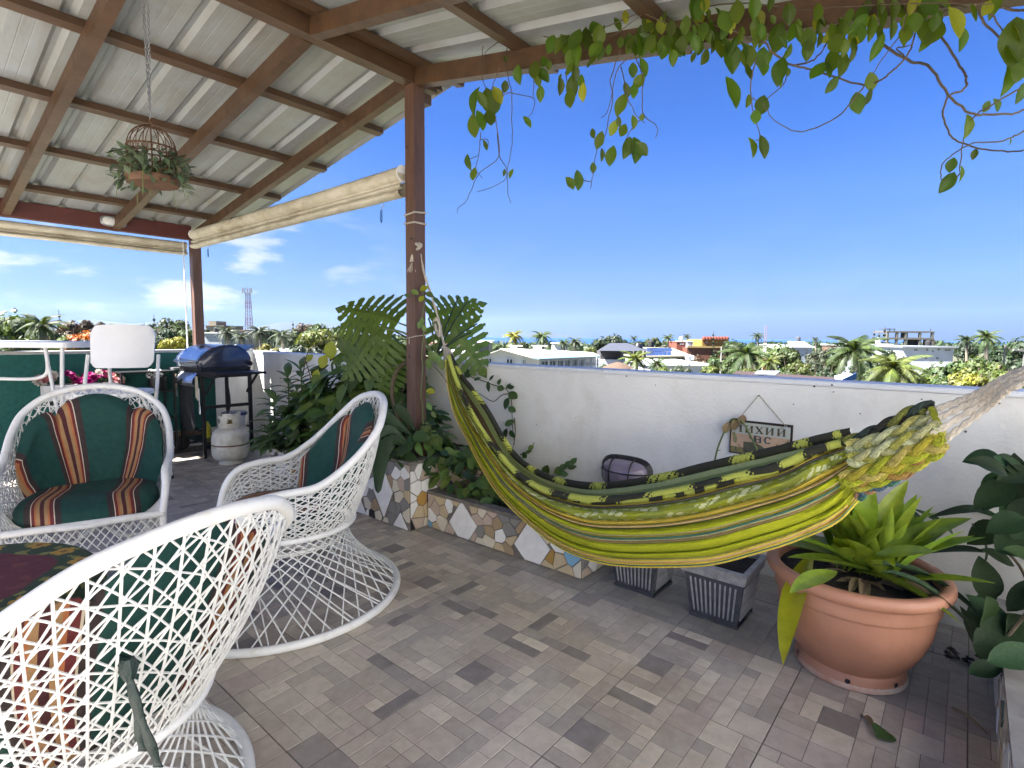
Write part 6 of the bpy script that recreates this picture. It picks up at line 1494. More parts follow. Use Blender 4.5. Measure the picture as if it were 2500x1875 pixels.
VL = (VB-VA).length; vz = lambda y: gz(1380, y, 43)
def vbox(t0, t1, o0, o1, z0, z1, m, nm):
    p, q = VA.lerp(VB, t0)+VN*(o0+o1)/2, VA.lerp(VB, t1)+VN*(o0+o1)/2; b = MB(); b.bar(Vector((p.x, p.y, (z0+z1)/2)), Vector((q.x, q.y, (z0+z1)/2)), abs(o1-o0), z1-z0); return b.build(nm, m, t)
VG = mat('veranda_glass', (.10, .13, .16), .2, .2, 1); VW = bmat((.55, .57, .60))
for k in range(8):
    t0, t1 = .03+k*.12, .03+k*.12+.105
    o = vbox(t0, t1, .02, .07, vz(899), vz(878), VW, 'door_frame'); 
    for q in (0, 1): h_ = (t1-t0)/2; b0 = vbox(t0+.008+q*h_, t0+h_-.006+q*h_, .071, .09, vz(897), vz(880), VG, 'glazed_door')
    vbox(t0-.012, t0-.004, .75, .87, GZ+4, vz(876), VW, 'veranda_post')
vbox(0, 1, .76, .82, vz(893.5), vz(892.5), VW, 'railing')
# gazebo with grey hip roof
t = thing('rooftop_gazebo', 'grey hip roofed rooftop gazebo on a white building behind the long white house', 'gazebo', GP(1510, 900, 60), YAW)
D = 60; b = MB()
e = [GP(1457, 856, 58), GP(1578, 857, 58), GP(1580, 853, 66), GP(1470, 852, 66)]; rr_ = [GP(1487, 837.5, 62), GP(1530, 837.5, 62)]
b.add(e+rr_, [(0, 1, 5, 4), (1, 2, 5), (2, 3, 4, 5), (3, 0, 4), (3, 2, 1, 0)]); b.build('roof', mat('grey_shingle', (.05, .055, .075), .7, .15, 2), t)
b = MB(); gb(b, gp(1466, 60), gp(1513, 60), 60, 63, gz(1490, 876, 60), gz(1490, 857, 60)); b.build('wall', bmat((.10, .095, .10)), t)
b = MB(); gb(b, gp(1450, 60), gp(1585, 60), 59.6, 66, GZ, gz(1490, 877, 60)); b.build('wall', bmat(WH), t)
for px in (1519, 1541, 1574): b = MB(); gb(b, gp(px-2.5, 59), gp(px+2.5, 59), 59, 59.3, gz(px, 878, 59), gz(px, 857, 59)); b.build('post', bmat((.25, .25, .28)), t)
b = MB().lathe([(0, 0), (.45, 0), (.48, .5), (.48, 1.1), (.3, 1.35), (0, 1.4)], GP(1557, 868, 61), 16); o = b.build('water_tank', mat('black_tank', (.012, .012, .014), .4), None, True); tag(o, 'black water tank beside the grey gazebo roof', 'water tank')
# thatched cone
b = MB(); cc = GP(1509, 905, 34); b.lathe([(1.0, gz(1509, 898, 34)-cc.z), (.55, gz(1509, 889, 34)-cc.z), (.04, gz(1509, 883, 34)-cc.z)], cc, 18); b.lathe([(.75, -9), (.75, gz(1509, 899, 34)-cc.z)], cc, 12)
o = b.build('thatched_hut', mat('thatch', (.10, .062, .04), .95, .2, 6, .4, 20), None); tag(o, 'small brown conical thatched roof just above the parapet', 'hut')
# solar building
t = house('cream building with a row of dark solar panels on its sloping roof', 1560, 1690, 871, 72, 9, (.55, .53, .47), [(1601, 875, 1606, 880), (1617, 874, 1622, 879), (1645, 872, 1676, 882)], (.52, .48, .38))
quadprism([GP(1556, 870, 70.5), GP(1690, 868, 70.5), GP(1640, 849, 78), GP(1560, 847, 78)], .15).build('roof', bmat((.50, .46, .34), 'cream_roof'), t)
for k in range(6):
    for j in range(2):
        x0, x1 = 1577+k*10.2, 1586.6+k*10.2; y0, y1 = (849, 857.5) if j == 0 else (858.5, 867.5); s0, s1 = (3, 1.5) if j == 0 else (1.4, 0)
        Dz = lambda y: 70.5+7.5*(870-y)/22
        quadprism([GP(x0+s1, y1, Dz(y1)-.4), GP(x1+s1, y1, Dz(y1)-.4), GP(x1+s1-s0*.6, y0, Dz(y0)-.4), GP(x0+s1-s0*.6, y0, Dz(y0)-.4)], .05).build('solar_panel', mat('solar_cell', (.025, .04, .10), .25, .1, 2) if 'SC' not in BM else BM['SC'], t)
t = house('low white flat building below the solar roof', 1588, 1720, 888, 48, 9, WH, (), (.74, .78, .80))
t = thing('solar_heater', 'white solar water heater tilted on the low white roof', 'solar heater', GP(1680, 897, 47.5))
quadprism([GP(1671, 893, 47), GP(1681, 893.5, 47.3), GP(1686, 876, 48.5), GP(1677, 875, 48.3)], .06).build('collector', bmat((.45, .50, .55)), t)
b = MB(); b.tube([GP(1676, 872, 48.5), GP(1690, 873, 48.8)], .22, 10); b.build('tank', bmat(WH), t, True)
b = MB(); b.bar(GP(1684, 876, 48.4), GP(1684, 898, 48.4), .05, .05, up=(1, 0, 0)); b.build('leg', M['grey'], t)
# yellow crenellated building
t = house('yellow building with scalloped parapet and red brown lower floor', 1712, 1776, 829, 118, 10, (.50, .31, .06), [(1719, 834, 1725, 837), (1763, 834, 1769, 837), (1736, 834, 1739, 836), (1747, 834, 1750, 836)], (.55, .38, .12), eave=.0)
for k in range(9):
    c = GP(1716+k*7, 829, 117.8); b = MB(); b.lathe([(.45, 0), (.45, .3), (.32, .6), (0, .72)], c, 10); b.build('merlon', bmat((.30, .07, .04)), t)
b = MB(); gb(b, gp(1676, 112), gp(1776, 112), 112, 117, GZ, gz(1720, 849, 112)); b.build('wall', bmat((.24, .09, .05)), t)
b = MB(); gb(b, gp(1676, 111.8), gp(1776, 111.8), 111.7, 112, gz(1720, 849, 112), gz(1720, 845, 112)); b.build('balcony', bmat((.55, .40, .15)), t)
house('small red house with two dark windows left of the yellow building', 1650, 1675, 834, 115, 8, (.36, .10, .06), [(1658, 837, 1662, 841), (1663.5, 837, 1667.5, 841)], (.5, .2, .12), eave=.1)
house('narrow white and blue house beside the small red house', 1676, 1689, 833, 114, 8, (.55, .62, .72), [(1679, 837, 1684, 844)], eave=.1)
house('beige block with flat white eaves right of the monstera', 1160, 1193, 833, 62, 9, (.38, .36, .30), [(1179, 836, 1184, 842), (1180, 862, 1186, 866), (1166, 862, 1170, 866)], (.72, .75, .80), eave=.35)
house('white house with flat roof among the trees by the sea', 1352, 1384, 838, 130, 8, WH, [(1358, 841, 1362, 844), (1370, 841, 1374, 844)])
# left of the post
t = house('cream multi storey building behind the corner post', 505, 548, 795, 165, 12, (.50, .43, .28), [(510, 799, 516, 804), (522, 799, 530, 804), (536, 799, 543, 804)], (.46, .36, .25))
b = MB(); gb(b, gp(512, 166), gp(530, 166), 166, 172, gz(520, 795, 166), gz(520, 784, 166)); b.build('stair_tower', bmat((.52, .46, .34)), t)
house('white building with small blue windows behind the gas grill', 500, 542, 812, 95, 9, (.66, .72, .78), [(522, 820, 530, 826), (506, 820, 512, 826)])
house('low pink roofed house left of the mast', 548, 600, 806, 140, 9, (.50, .42, .36), (), (.42, .25, .20))
house('pale green house between the palms', 655, 700, 818, 120, 8, (.42, .50, .38), [(668, 822, 673, 827)])
house('low white roofs behind the left shrubs', 596, 690, 858, 46, 8, (.60, .64, .60), (), (.72, .74, .70))
house('long low pale roof behind the left shrubs', 690, 790, 856, 60, 8, (.60, .60, .56), (), (.74, .75, .72))
house('small white house above the shrub left of the monstera', 770, 800, 820, 80, 8, WH, ())
t = house('orange red tiled roof house seen through the monstera leaves', 925, 985, 874, 52, 8, (.55, .55, .52), (), (.42, .10, .05))
b = MB(); e = [GP(915, 874, 50), GP(992, 878, 50), GP(985, 868, 58), GP(935, 865, 58)]; k = GP(948, 849, 54); b.add(e+[k], [(0, 1, 4), (1, 2, 4), (2, 3, 4), (3, 0, 4)]); b.build('roof', bmat((.50, .12, .05), 'red_roof'), t)
house('long house with faded pink roof behind the monstera', 1050, 1120, 838, 66, 9, (.62, .62, .60), (), (.50, .26, .20), eave=.6)
house('white house wall behind the hammock rope', 1045, 1140, 860, 50, 8, (.70, .70, .69), [(1120, 868, 1126, 874)])
# right side
t = house('white and blue three storey house by the sea', 1935, 1980, 846, 90, 10, (.58, .66, .76), [(1945, 852, 1950, 860), (1966, 850, 1971, 872)], WH)
b = MB(); gb(b, gp(1898, 92), gp(1972, 92), 92, 99, gz(1930, 846, 92)-.6, gz(1930, 841, 92)-.4); b.build('wall', bmat(WH), t)
quadprism([GP(1925, 843, 91), GP(1978, 845, 91), GP(1960, 834, 98), GP(1920, 833, 98)], .15).build('roof', bmat(WH), t)
house('white flat roofed villa on the shore near the single palm', 1895, 1920, 842, 125, 8, WH, [(1902, 845, 1908, 848)])
house('brown walled house behind the coconut palms', 2070, 2130, 842, 92, 8, (.24, .15, .10), (), WH, eave=.2)
house('white house with pale blue shade left of the long white block', 2130, 2170, 840, 84, 8, (.62, .68, .76), [(2143, 847, 2149, 854), (2158, 858, 2163, 862)], WH)
t = house('long white two storey block with small dark windows', 2202, 2325, 846, 78, 12, (.62, .64, .67), [(2228, 851, 2237, 857), (2258, 850.5, 2263, 857), (2272, 855, 2276, 860), (2285, 850, 2291, 856), (2302, 852, 2318, 857), (2228, 871, 2237, 877), (2255, 871, 2262, 877), (2283, 871, 2290, 877)], (.50, .55, .62), eave=.4)
house('pinkish terrace house left of the long white block', 2172, 2202, 846, 90, 8, (.50, .38, .32), [(2180, 856, 2188, 866)], (.62, .40, .34))
# unfinished concrete frame
D = 118; t = thing('unfinished_building', 'unfinished concrete building frame with open floors against the sky', 'building', GP(2215, 850, D), YAW)
FR = bmat((.24, .225, .19), 'raw_concrete')
for y0, y1 in ((808.5, 812), (824.5, 829), (843, 846)):
    b = MB(); gb(b, gp(2160, D), gp(2276, D), D, D+4.5, gz(2215, y1, D), gz(2215, y0, D)); b.build('floor_slab', FR, t)
for x in (2161, 2184, 2205, 2240, 2270):
    for dd in (0, 4.0):
        b = MB(); gb(b, gp(x, D+dd), gp(x+4.5, D+dd), D+dd+.05, D+dd+.5, GZ, gz(2215, 810, D)); b.build('column', FR, t)
for (x0, x1, y0, y1) in ((2188, 2203, 812, 825), (2205, 2237, 829, 843), (2243, 2270, 829, 843)):
    b = MB(); gb(b, gp(x0, D+4), gp(x1, D+4), D+3, D+3.3, gz(2215, y1, D), gz(2215, y0, D)); b.build('infill_wall', bmat((.16, .14, .115)), t)
b = MB(); gb(b, gp(2161, D), gp(2188, D), D+1, D+3, gz(2170, 804, D), gz(2170, 802.5, D)); 
for x in (2163, 2174, 2186, 2274): gb(b, gp(x, D), gp(x+1, D), D+1, D+1.2, gz(2170, 809, D), gz(2170, 802, D))
b.build('formwork', bmat((.10, .12, .14)), t)
# brown roofs and little blue edged roof just beyond the parapet
t = thing('outbuilding', 'long low brown corrugated roof just beyond the parapet on the right', 'shed', GP(1900, 930, 19))
quadprism([GP(1790, 912, 20), GP(1800, 905, 23), GP(2040, 921, 23), GP(2050, 934, 20)], .1).build('roof', mat('brown_roof_sheet', (.05, .03, .025), .7, .15, 3), t)
b = MB(); b.bar(GP(1795, 920, 21)-Vector((0, 0, 3.2)), GP(2045, 935, 21)-Vector((0, 0, 3.2)), .2, 6); b.build('wall', bmat((.30, .26, .22)), t)
b = quadprism([GP(1843, 911, 19.4), GP(1850, 905, 20.5), GP(1905, 905, 20.5), GP(1895, 914, 19.4)], .05); o = b.build('skylight_sheet', bmat((.55, .62, .70))); tag(o, 'pale blue sheet lying on the brown roof below the two poles', 'roof sheet')
t = thing('outbuilding', 'small white roof with blue edge just beyond the parapet', 'shed', GP(2065, 935, 21))
quadprism([GP(2039, 917, 21), GP(2058, 930, 19), GP(2091, 914, 20), GP(2070, 912, 22)], .10).build('roof', bmat((.74, .76, .78)), t)
b = MB(); b.bar(GP(2059, 933.5, 18.9), GP(2092, 917, 19.9), .03, .22); b.build('blue_edge', bmat((.03, .16, .50)), t)
b = MB(); b.add([GP(2058, 934, 19.05), GP(2088, 919, 20), GP(2088, 1100, 20), GP(2058, 1100, 19.05), GP(2044, 920, 20.7), GP(2044, 1100, 20.7)], [(0, 1, 2, 3), (0, 3, 5, 4)]); b.build('wall', bmat(WH), t)

for (px, py, D, c_, lab) in ((1588, 846, 77, (.03, .03, .03), 'black water tank behind the solar panels'), (2262, 845, 84, (.03, .03, .03), 'black water tank on the long white block'), (2140, 838, 88, WH, 'white water tank on the pale blue shaded house'), (1945, 834, 94, (.10, .12, .16), 'dark tank on the white and blue house'), (530, 811, 97, (.03, .03, .03), 'black tank on the white building behind the grill'), (1660, 832, 117, WH, 'white tank on the small red house')):
    b = MB().lathe([(0, 0), (.38, 0), (.40, .3), (.40, .7), (.22, .9), (0, .95)], GP(px, py, D), 14); o = b.build('water_tank', bmat(c_, 'tank_plastic'), None, True); tag(o, lab, 'water tank')
for (px, y0, D, lab) in ((1760, 846, 60, 'grey utility pole left of the two flag poles'), (2450, 842, 60, 'grey utility pole behind the tall palm'), (1330, 838, 90, 'thin utility pole behind the white roof')):
    t = thing('utility_pole', lab, 'utility pole', GP(px, 900, D)); tp0 = GP(px, y0, D)
    MB().tube([Vector((tp0.x, tp0.y, GZ)), tp0], [.14, .10], 7).build('pole', bmat((.40, .38, .34), 'pole_concrete'), t, True)
    MB().bar(tp0-R0*.9-Vector((0, 0, .5)), tp0+R0*.9-Vector((0, 0, .5)), .10, .10).build('crossarm', bmat((.20, .15, .10), 'crossarm_wood'), t)
    for s in (-.8, 0, .8):
        q = tp0+R0*s-Vector((0, 0, .4)); MB().tube([q+(R0*14+F0*6)*k+Vector((0, 0, 1.6*((2*k-1)**2-1))) for k in np.linspace(0, 1, 12)], .016, 4).build('wire', M['black'], t)

# masts
t = thing('radio_mast', 'red and white lattice radio mast with antennas beyond the palms', 'mast', GP(610, 815, 240), YAW)
D = 240; zt, zb_ = gz(610, 716, D), GZ; RD = bmat((.20, .06, .06), 'mast_red'); WM = bmat((.24, .23, .26), 'mast_white')
n_ = 16
for k in range(n_):
    b = MB(); z0, z1 = zb_+(zt-zb_)*k/n_, zb_+(zt-zb_)*(k+1)/n_
    w0, w1 = 1.5-.75*k/n_, 1.5-.75*(k+1)/n_
    c = [Vector((s1*w0, s2*w0, z0)) for s1, s2 in ((-1, -1), (1, -1), (1, 1), (-1, 1))]; e = [Vector((s1*w1, s2*w1, z1)) for s1, s2 in ((-1, -1), (1, -1), (1, 1), (-1, 1))]
    g = lambda v: G(gp(610, D)+v.x, D+v.y, v.z)
    for i in range(4):
        b.tube([g(c[i]), g(e[i])], .12, 4); b.tube([g(c[i]), g(e[(i+1) % 4])], .06, 4); b.tube([g(c[(i+1) % 4]), g(e[i])], .06, 4)
    b.build('mast_section', RD if k % 4 < 2 else WM, t)
for a in (-1.9, -1.0, .2, 1.2, 2.0): b = MB(); gb(b, gp(610, D)+a-.25, gp(610, D)+a+.25, D-1, D-.7, zt-.2, zt+1.9); b.build('antenna', bmat((.35, .37, .40)), t)
for (px, y0, lab) in ((1863, 795, 'left one of two thin red and white flag poles above the palms'), (1867.5, 794, 'right one of two thin red and white flag poles above the palms')):
    D = 42; t = thing('pole', lab, 'pole', GP(px, 900, D), 0, 'thin poles above the palms')
    b = MB(); zt = gz(px, y0, D); zr = gz(px, 872, D); zw = gz(px, 838, D); P = lambda z: G(gp(px, D), D, z)
    b = MB(); b.tube([P(GZ), P(zr)], .055, 8); b.build('red_section', bmat((.28, .06, .04)), t, True); b = MB(); b.tube([P(zr), P(zw)], .045, 8); b.build('white_section', bmat((.66, .62, .58)), t, True); b = MB(); b.tube([P(zw), P(zt)], .028, 8); b.build('upper_section', bmat((.40, .32, .36)), t, True)
D = 30; t = thing('street_lamp', 'grey street lamp arm above the trees at the right edge', 'street lamp', GP(2496, 900, D))
b = MB(); b.tube(spline([GP(2498, 1000, D), GP(2498, 880, D), GP(2495, 860, D), GP(2482, 853, D)], 5), .05, 7); b.build('pole', bmat((.30, .30, .28)), t, True)
b = MB(); b.bar(GP(2470, 854, D), GP(2500, 857, D), .12, .08); b.build('lamp_head', bmat((.34, .34, .32)), t)

# ================================================ TREES
def lmat(n_, c, isl=.45, tr=.25, orr=.25): return mat(n_, c, .6, .12, 3, trans=tr, objrand=orr, island=isl)
FOL = dict(green=lmat('foliage_green', (.040, .070, .014)), dark=lmat('foliage_dark', (.022, .042, .014)), light=lmat('foliage_light', (.075, .105, .016)), yellow=lmat('foliage_yellow_green', (.17, .18, .015)), grey=lmat('foliage_grey_green', (.042, .058, .028)), bronze=lmat('foliage_bronze', (.07, .048, .02)), orange=lmat('foliage_orange_bloom', (.40, .10, .008), .3))
BARK = mat('tree_bark', (.10, .075, .05), .9, .2, 3)
def crown(seed, n=2400, leaf=.085, flat=.75, lobes=11):
    r = np.random.default_rng(seed); L = []
    for k in range(lobes):
        a = r.uniform(0, 2*pi); z = r.uniform(-.6, .75); q = math.sqrt(max(0, 1-z*z))*r.uniform(.35, .75)
        L.append((q*cos(a), q*sin(a), z*flat*.75, r.uniform(.26, .48)))
    vs = []; 
    per = n//lobes
    for (x, y, z, s) in L:
        d = r.normal(size=(per, 3)); d /= np.linalg.norm(d, axis=1)[:, None]; d[:, 2] = np.where(r.random(per) < .65, abs(d[:, 2]), d[:, 2])
        rad = s*(r.uniform(.55, 1.12, per))
        c = np.c_[x+d[:, 0]*rad, y+d[:, 1]*rad, z+d[:, 2]*rad*.8]
        t1 = np.cross(d, r.normal(size=(per, 3))); t1 /= np.linalg.norm(t1, axis=1)[:, None]; t2 = np.cross(d, t1) + r.normal(size=(per, 3))*.45
        sz = leaf*r.uniform(.5, 1.2, per)[:, None]
        quad = np.stack([c-t1*sz, c+t2*sz*.6, c+t1*sz, c-t2*sz*.6], 1); vs.append(quad.reshape(-1, 3))
    vs = np.concatenate(vs); me = bpy.data.meshes.new('crown'); nf = len(vs)//4
    me.from_pydata(vs.tolist(), [], [(4*i, 4*i+1, 4*i+2, 4*i+3) for i in range(nf)]); return me
CR = [crown(s, 2600, lf, fl) for s, lf, fl in ((1, .075, .8), (2, .09, .65), (3, .07, .9), (4, .085, .7), (5, .08, .75))]
CRM = {}
def cmesh(i, k):
    if (i, k) not in CRM:
        m = CR[i].copy(); m.materials.append(FOL[k]); m.name = 'crown'; CRM[(i, k)] = m
    return CRM[(i, k)]
def trunkmesh():
    b = MB(); r = random.Random(3)
    b.tube([(0, 0, 0), (.03, .02, .35), (-.02, .0, .7), (.0, .0, 1.)], [.05, .04, .035, .02], 7)
    for k in range(6):
        a = k*1.1; b.tube([(0, 0, .55+.05*k), (.18*cos(a), .18*sin(a), .75+.04*k), (.36*cos(a), .36*sin(a), .92+.03*k)], [.025, .018, .008], 5)
    return b.mesh('trunk', BARK, True)
TRM = trunkmesh()
def tree(px, ytop, D, wpx, kind, label, i=0, flat=1., bloom=None, group=None, name='tree', cat='tree'):
    w = wpx/FPX*D/2; zt = gz(px, ytop, D); hgt = w*1.05*flat; c = G(gp(px, D), D, zt-hgt)
    t = thing(name, label, cat, (c.x, c.y, GZ), rng.uniform(0, 6), group)
    Rz = Matrix.Rotation(rng.uniform(0, 6.28), 4, 'Z')
    inst('crown', cmesh(i % 5, kind), t, Matrix.Translation(c) @ Rz @ Matrix.Diagonal((w, w, hgt*1.25, 1)))
    if bloom: inst('blossom', cmesh((i+2) % 5, bloom), t, Matrix.Translation(c+Vector((0, 0, hgt*.12))) @ Rz @ Matrix.Diagonal((w*.98, w*.98, hgt*1.15, 1)))
    h = zt-hgt*.6-GZ
    ws = min(h*.6, w*1.7); inst('trunk', TRM, t, Matrix.Translation((c.x, c.y, GZ)) @ Matrix.Diagonal((ws, ws, h, 1)))
    return t
def frond(m, L=1., droop=.5, up=.35, n=26, seed=0, lw=.020, ll=.28):
    b = MB(); r = random.Random(seed)
    def P(v): return Vector((0, v*L*(1-.25*v*droop), up*v*L-(up+droop)*v*v*L*.95))
    b.tube([P(v) for v in np.linspace(0, 1, 8)], [.012*(1-.8*v) for v in np.linspace(0, 1, 8)], 4)
    for k in range(n):
        v = .10+.88*k/n; p = P(v); t_ = (P(min(1, v+.03))-p).normalized(); l = ll*math.sin(pi*min(1, (v*.92+.1)))**.6*r.uniform(.85, 1.1)
        for s in (-1, 1):
            d = (Vector((s, 0, 0))*.85+t_*.55+Vector((0, 0, -.42-.2*r.random()))).normalized(); w = t_*lw
            b.add([p-w, p+w, p+d*l*.6+w*.7-Vector((0, 0, .02)), p+d*l-Vector((0, 0, .06*l*4*droop)), p+d*l*.6-w*.5-Vector((0, 0, .02))], [(0, 1, 2, 3, 4)])
    return b.mesh('frond', m)
PALM = {}
def fronds(kind):
    if kind not in PALM: PALM[kind] = [frond(FOL[kind], 1, dr, up, 26, s) for s, (dr, up) in enumerate(((.35, .55), (.7, .5), (1.0, .25), (.5, .3)))]
    return PALM[kind]
def palmtrunk():
    b = MB(); P = [Vector((.03*sin(z*3), 0, z)) for z in np.linspace(0, 1, 9)]; b.tube(P, [.022*(1.25-.4*z) for z in np.linspace(0, 1, 9)], 8); return b.mesh('trunk', mat('palm_bark', (.20, .17, .13), .9, .2, 8), True)
PTM = palmtrunk()
def palm(px, ycen, D, wpx, kind, label, n=22, group=None, seed=0):
    r = random.Random(seed*13+int(px)); L = wpx/FPX*D/2*1.12; zc = gz(px, ycen, D); c = G(gp(px, D), D, zc)
    t = thing('palm_tree', label, 'palm tree', (c.x, c.y, GZ), 0, group)
    fm = fronds(kind)
    for k in range(n):
        a = k*2.4+r.uniform(-.2, .2); q = k/n; el = radians(68-95*q); me = fm[0] if q < .25 else (fm[3] if q < .45 else (fm[1] if q < .75 else fm[2]))
        s = L*r.uniform(.85, 1.1)
        Mx = Matrix.Translation(c) @ Matrix.Rotation(a, 4, 'Z') @ Matrix.Rotation(max(-.5, min(1.0, el*.75)), 4, 'X') @ Matrix.Scale(s, 4)
        inst('frond', me, t, Mx)
    h = zc-GZ; inst('trunk', PTM, t, Matrix.Translation((c.x, c.y, GZ)) @ Matrix.Diagonal((h*.8 if h < 14 else 11, h*.8 if h < 14 else 11, h+.1, 1)))
    return t
def pinemesh():
    b = MB(); r = random.Random(4)
    for k in range(13):
        z = .12+.86*k/13; R_ = .17*(1-k/13.5)+.012
        for j in range(9):
            a = j*2*pi/9+k*.3; c = Vector((0, 0, z)); e = Vector((R_*cos(a), R_*sin(a), z+.02)); s = Vector((-sin(a), cos(a), 0))*.022
            b.add([c, c.lerp(e, .6)+s, e, c.lerp(e, .6)-s], [(0, 1, 2, 3)]); b.add([c, c.lerp(e, .6)+Vector((0, 0, .022)), e, c.lerp(e, .6)-Vector((0, 0, .022))], [(0, 1, 2, 3)])
    return b.mesh('crown', FOL['dark'])
PNM = pinemesh(); b = MB(); b.tube([(0, 0, 0), (0, 0, 1)], [.012, .003], 6); PNT = b.mesh('trunk', BARK)
def pine(px, ytop, D, label):
    zt = gz(px, ytop, D); h = zt-GZ; c = G(gp(px, D), D, GZ); t = thing('norfolk_pine', label, 'tree', c, 0, 'slender conifers on the skyline')
    inst('crown', PNM, t, Matrix.Translation(c) @ Matrix.Diagonal((h*.55, h*.55, h, 1))); inst('trunk', PNT, t, Matrix.Translation(c) @ Matrix.Diagonal((h, h, h, 1)))
T = tree
T(30, 757, 46, 190, 'green', 'large green tree at the far left edge over the white table', 0); T(-60, 762, 50, 180, 'light', 'light green tree cut off by the left edge', 1)
T(190, 782, 58, 120, 'bronze', 'bronze tinged tree left of the folding chair', 2); T(226, 776, 75, 60, 'bronze', 'small brown topped tree on the skyline above the folding chair', 3)
T(285, 790, 62, 60, 'light', 'pale green tree just left of the folding chair back', 4); T(130, 790, 38, 110, 'green', 'green bush behind the ragged palm at the left', 1)
T(150, 822, 24, 70, 'light', 'light green shrub at the green parapet left of the orange tree', 2)
T(205, 810, 25, 100, 'dark', 'low tree covered in orange blossom behind the green parapet', 3, bloom='orange', name='flowering_tree')
T(60, 815, 30, 150, 'green', 'green shrub behind the white folding table', 0)
palm(108, 796, 30, 100, 'green', 'ragged coconut palm at the left behind the green parapet', 20, seed=1)
T(362, 787, 75, 40, 'dark', 'dark narrow tree right of the folding chair back', 1); T(425, 777, 66, 110, 'green', 'feathery tree left of the corner post', 2, .9); T(400, 795, 50, 90, 'dark', 'dark undergrowth tree left of the corner post', 3); T(460, 800, 60, 60, 'green', 'green tree directly left of the corner post', 0)
T(425, 820, 28, 80, 'yellow', 'bright yellow green shrub left of the corner post', 4)
for k, (px, y, D) in enumerate(((318, 796, 120), (340, 800, 130), (500, 802, 140))): T(px, y, D, 40, 'dark', ['distant dark tree above the folding chair', 'second distant dark tree right of the folding chair', 'distant dark tree behind the corner post'][k], k)
for k, (px, yc, D, w) in enumerate(((556, 812, 58, 62), (590, 822, 50, 50), (636, 812, 60, 62), (690, 820, 52, 60), (330, 800, 110, 24))): palm(px, yc, D, w, 'grey' if k < 4 else 'dark', ['leftmost palm of the row right of the corner post', 'short palm below the radio mast', 'palm just right of the radio mast', 'low spreading palm left of the shrub', 'tiny distant palm above the folding chair'][k], 20, seed=k)
T(665, 800, 95, 60, 'dark', 'dark tree right of the radio mast', 0); T(715, 793, 88, 90, 'green', 'green tree right of the mast among the palms', 1); T(745, 789, 90, 70, 'bronze', 'brownish tree left of the highest skyline tree', 2); T(790, 781, 84, 110, 'green', 'highest green tree on the skyline left of the monstera', 3); T(770, 800, 60, 110, 'light', 'light green tree behind the shrub vines', 4); T(830, 800, 70, 80, 'light', 'pale tree just left of the monstera', 0); T(740, 826, 40, 130, 'grey', 'greyish bush behind the parapet left of the monstera', 1); T(655, 838, 45, 60, 'yellow', 'small yellow green shrub among the palms', 2); T(860, 835, 45, 80, 'green', 'green bush behind the left monstera leaf', 3)
pine(150, 757, 95, 'slender conifer at the far left skyline'); pine(380, 768, 100, 'slender conifer left of the corner post'); pine(717, 783, 130, 'small slender conifer between mast and monstera')
for x, y in ((1738, 808), (2129, 806), (2141, 810), (2154, 797)): pine(x, y, 112, {1738: 'conifer rising behind the yellow building', 2129: 'leftmost conifer beside the unfinished building', 2141: 'short middle conifer beside the unfinished building', 2154: 'tallest conifer touching the unfinished building'}[x])
palm(1254, 822, 70, 56, 'yellow', 'yellow fronded palm behind the long white house', 22, seed=2); palm(1322, 824, 72, 56, 'green', 'green palm behind the right roof vent of the white house', 22, seed=3); palm(1403, 836, 80, 44, 'grey', 'small grey green palm at the end of the white roof', 20, seed=4); palm(1375, 838, 78, 38, 'green', 'small palm over the right part of the white roof', 20, seed=5)
palm(1545, 826, 150, 24, 'dark', 'tiny palm against the sea behind the gazebo', 16); palm(1674, 822, 130, 26, 'dark', 'tiny palm above the red house', 16); palm(1846, 821, 105, 34, 'dark', 'dark palm left of the two poles on the skyline', 18); palm(1987, 829, 120, 22, 'dark', 'lone small palm against the sea', 16, seed=3); palm(1628, 826, 110, 34, 'green', 'palm on the skyline left of the red house', 18)
palm(1552, 880, 40, 84, 'light', 'palm in front of the solar roof building', 20, seed=5); palm(1604, 890, 36, 60, 'green', 'low palm in front of the low white building', 18, seed=6)
